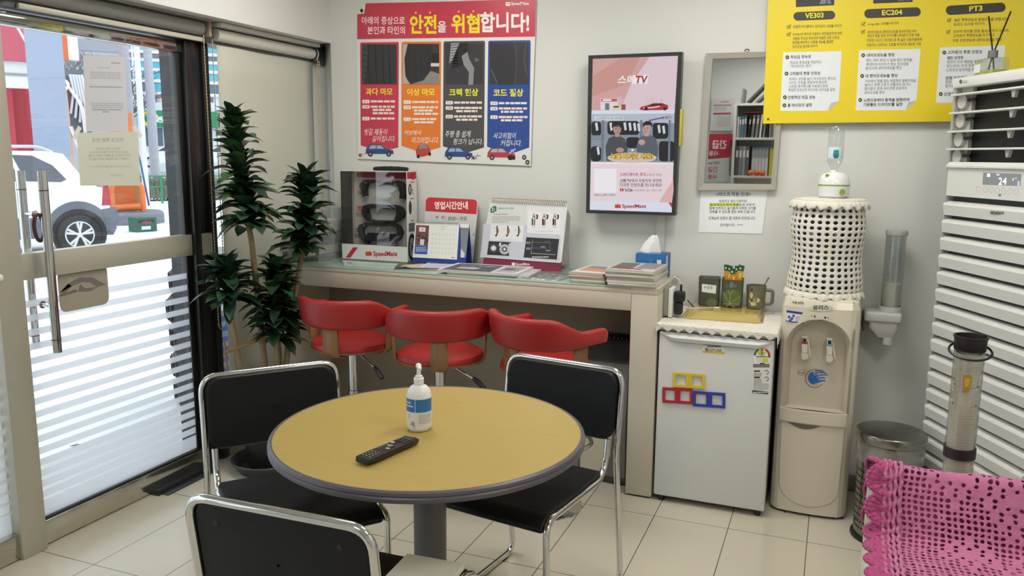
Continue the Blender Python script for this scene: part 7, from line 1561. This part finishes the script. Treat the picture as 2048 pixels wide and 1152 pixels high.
for k in range(5): m = MB(); rr_ = random.Random(k); m.tube([(0.05 + 0.06 * k, 0.05, z1 - 0.1), (0.1 + 0.07 * k, 0, z1 - 0.5 - 0.1 * k), (0.0 + 0.09 * k, 0.05, z1 - 1.0 - 0.1 * k)], 0.03, ink('d0d2d6'), 6); m.build('hose', T)
x, y = brg(276, 18.6); T = thing('bottle_crate', 'green plastic bottle crate on the ground beside the orange pump', 'crate', (x, y, -0.12), facing(283) + 0.5); GC = M('crate_green', '2f5a4c', 0.5)
m = MB(); m.rbox(-0.22, 0.22, -0.17, 0.17, 0, 0.30, GC, 0.01); q = Pr(m, (0, -0.171, 0), XU, ZU, NU); [q.rect(-0.18 + 0.19 * k, 0.19, -0.03 + 0.19 * k, 0.25, '1e332c') for k in range(2)]; q.rect(-0.12, 0.05, 0.08, 0.12, 'c9d6d2'); q.rect(-0.1, 0.17, 0.1, 0.22, '9a3a4a', 2); m.build('box', T, smooth=False)
# street: poles, hedge, rail, cars, bank
for px, d_, r, py, lab, c in ((262, 30, 0.16, 60, 'grey concrete utility pole outside, left of two lamp posts', '9a9aa4'), (287, 27, 0.085, 60, 'slim white lamp post outside between two grey poles', 'd6dae0'), (308, 33, 0.15, 60, 'grey street pole outside right of the white lamp post', 'a2a4ae')):
    x, y = brg(px, d_); t_ = thing('street_pole', lab, 'pole', (x, y, -0.12)); m = MB(); m.tube([(0, 0, 0), (0.0, 0, hz(py, px, d_) + 2.0)], [r * 1.15, r * 0.9], M('pole_' + c, c, 0.7), 14); m.build('shaft', t_); MB().lathe([(r * 1.6, 0.0), (r * 1.6, 0.10), (r * 1.2, 0.14)], M('pole_' + c, c), 14).build('base', t_)
HG = M('hedge_twig', '6d7463', 0.9, noise=0.35, nscale=9, bump=0.8, bscale=20)
m = MB(); rnd = random.Random(2); P0 = Vector((*brg(215, 31), 0)); P1 = Vector((*brg(460, 31), 0)); dv = (P1 - P0).normalized(); nv_ = Vector((-dv.y, dv.x, 0)); rows = []
for k in range(60):
    c = P0.lerp(P1, k / 59); rows.append([tuple(c + nv_ * (0.5 * math.cos(a) + rnd.uniform(-.1, .1)) + Vector((0, 0, -0.1 + 0.75 * max(0, math.sin(a)) + rnd.uniform(-.12, .12)))) for a in [PI * j / 8 for j in range(9)]])
m.grid(rows, HG); tag(m.build('hedge', ang=10), 'low scrubby roadside hedge beyond the forecourt', 'hedge', kind='stuff')
T = thing('green_railing', 'thin green railing in front of the roadside hedge', 'railing', (0, 0, 0)); GRM = M('railing_green', '3a8a68', 0.5); m = MB(); z1 = hz(352, 320, 29); a_, b_ = Vector((*brg(220, 29), z1)), Vector((*brg(460, 29), z1)); m.tube([a_, b_], 0.03, GRM, 8); m.tube([a_ - Vector((0, 0, .35)), b_ - Vector((0, 0, .35))], 0.02, GRM, 8); m.build('rail', T)
for k in range(6): p_ = a_.lerp(b_, k / 5); MB().tube([(p_.x, p_.y, -0.12), tuple(p_)], 0.035, GRM, 8).build('post', T)
def far_car(px, d_, lab, z, c, L_=4.4):
    x, y = brg(px, d_); T = thing('car', lab, 'car', (x, y, z), facing(px)); h = L_ / 2
    m = MB(); m.prism([(-h, 0.25), (-h, 0.75), (-h + 1.0, 0.92), (-h + 1.9, 1.40), (h - 1.5, 1.42), (h - 0.7, 0.98), (h, 0.9), (h, 0.3)], (0, 1.7, 0), XU, ZU, NU, 1.7, M('far_car_' + c, c, 0.3)); m.build('body', T, ang=20)
    m = MB(); m.prism([(-h + 1.25, 0.95), (-h + 1.95, 1.33), (h - 2.1, 1.35), (h - 2.1, 0.95)], (0, -0.01, 0), XU, ZU, NU, 0.01, CGL); m.prism([(h - 2.0, 0.95), (h - 2.0, 1.35), (h - 1.5, 1.34), (h - 0.95, 0.97)], (0, -0.01, 0), XU, ZU, NU, 0.01, CGL); m.build('window', T)
    for xx in (-h + 0.85, h - 0.85):
        w_ = thing('wheel', None, None); w_.parent = T; w_.location = (xx, 0, 0.31); MB().lathe([(0.2, 0.02), (0.31, 0.02), (0.31, -0.15)], RUB, 24, fr=fr_).build('tyre', w_); MB().lathe([(0.0, 0.025), (0.2, 0.02)], AL, 20, fr=fr_).build('rim', w_)
far_car(352, 50, 'white sedan on the road before the bank, seen through the door', hz(336, 345, 50), 'e2e4ea'); far_car(452, 52, 'silver car on the road seen in the gap beside the roller blind', hz(336, 425, 52), 'c9ccd2')
BD = 75.0; x, y = brg(345, BD); T = thing('bank_building', 'white bank building with teal windows and a green sign across the road', 'building', (x, y, 0), facing(330)); Z = lambda py: hz(py, 340, BD); sc_ = BD / 1614.87 * math.sqrt(1 + ((340 - 1024) / 1614.87) ** 2)
ux = lambda px: (px - 330) * BD / 1614.87 * 1.19
MB().box(ux(120), ux(640), 0, 12, -1, Z(-60), M('facade_white', 'd9dde4', 0.7)).build('wall', T)
TEAL = M('glass_teal', '5aaec4', 0.25); GDK = M('glass_slate', '5c6c80', 0.25); WF = M('mullion', 'e6e9ef', 0.6)
for r_, (pa, pb, mt_) in enumerate(((62, 84, GDK), (86, 104, TEAL), (108, 120, GDK), (124, 140, TEAL), (142, 162, TEAL), (164, 186, GDK), (192, 202, GDK), (-10, 20, TEAL), (24, 56, TEAL))):
    for k in range(13):
        px0 = 204 + k * 20; mt2 = mt_ if (k * 3 + r_) % 5 or mt_ is TEAL else TEAL
        m = MB(); m.box(ux(px0), ux(px0 + (17 if r_ != 6 else 9)), -0.06, -0.01, Z(pb), Z(pa), mt2); m.build('window', T)
m = MB(); [m.box(ux(204 + 20 * k) - 0.12, ux(204 + 20 * k) + 0.02, -0.12, 0, Z(190), Z(-20), WF) for k in range(14)]; [m.box(ux(200), ux(470), -0.14, 0, Z(p_) - 0.12, Z(p_) + 0.12, WF) for p_ in (60, 85, 106, 122, 141, 163, 188)]; m.build('mullions', T)
m = MB(); m.box(ux(286), ux(398), -0.5, 0, Z(254), Z(222), ink('1f8a5c')); q = Pr(m, (0, -0.51, 0), XU, ZU, NU); q.ring(ux(300), Z(239), 0.35, 0.62, 'e0c84a'); q.rect(ux(295), Z(233), ux(305), Z(229), 'e0c84a'); q.text('농협', ux(308), Z(230), ux(338), Z(246), 'eef4f0', 1, 0.03)
q.poly([(ux(286), Z(222)), (ux(296), Z(222)), (ux(286), Z(232))], 'b9d64a', 1); m.build('sign_board', T, smooth=False)
m = MB(); m.box(ux(400), ux(470), -0.5, 0, Z(254), Z(222), ink('2f78b8')); q = Pr(m, (0, -0.51, 0), XU, ZU, NU); q.poly([(ux(412), Z(254)), (ux(426), Z(222)), (ux(470), Z(222)), (ux(470), Z(254))], '2a9468'); q.line([(ux(412), Z(254)), (ux(418), Z(240)), (ux(426), Z(222))], 0.4, 'c4d84a', 2); q.text('365', ux(424), Z(242), ux(438), Z(251), 'eef4f0', 2, 0.03); q.text('H', ux(404), Z(229), ux(409), Z(235), 'eef4f0', 2, 0.04); m.build('sign_board', T, smooth=False)
for a_, b_ in ((288, 302), (305, 318), (332, 352), (356, 380), (404, 420), (424, 440)): m = MB(); m.box(ux(a_), ux(b_), -0.06, -0.01, Z(292), Z(257), GDK); m.build('shop_window', T)
x, y = brg(205, 60); T = thing('grey_building', 'grey building behind the bare trees left of the bank', 'building', (x, y, 0), facing(205)); m = MB(); m.box(-3.6, 1.6, 0, 8, -1, hz(20, 205, 60), M('facade_grey', 'aeb0b8', 0.8)); m.build('wall', T)
for k in range(5): m = MB(); z1 = hz(92 + 30 * k, 205, 60); m.box(-3.4, 1.4, -0.08, 0, z1 - 0.35, z1 + 0.35, M('facade_window', '8d93a0', 0.4)); m.build('window', T)
BK = M('bare_bark', '6a6468', 0.9)
for k, (px, d_) in enumerate(((60, 34), (176, 34), (232, 44))):
    x, y = brg(px, d_); rnd = random.Random(40 + k); T = thing('bare_tree', ('bare tree behind the red kiosk outside', 'bare tree above the white sheet on the door glass', 'bare tree in front of the grey building')[k], 'tree', (x, y, -0.12))
    MB().tube([(0, 0, 0), (0.05, 0, 2.2), (0.0, 0.1, 3.2)], [0.16, 0.12, 0.09], BK, 8).build('trunk', T); m = MB()
    def twig(p, d_, l, r, n_):
        q_ = p + d_ * l; m.tube([tuple(p), tuple(p.lerp(q_, .5) + Vector((rnd.uniform(-.05, .05), rnd.uniform(-.05, .05), 0)) * l), tuple(q_)], [r, r * .8, r * .6], BK, 5)
        if n_: [twig(p.lerp(q_, rnd.uniform(.5, 1)), (d_ + Vector((rnd.uniform(-.9, .9), rnd.uniform(-.9, .9), rnd.uniform(-.2, .6)))).normalized(), l * .68, r * .6, n_ - 1) for _ in range(3)]
    for a in range(5): twig(Vector((0, 0.05, 2.4 + 0.2 * a)), Vector((math.cos(a * 2.4), math.sin(a * 2.4), 0.8)).normalized(), 1.5, 0.06, 4)
    m.build('branches', T)
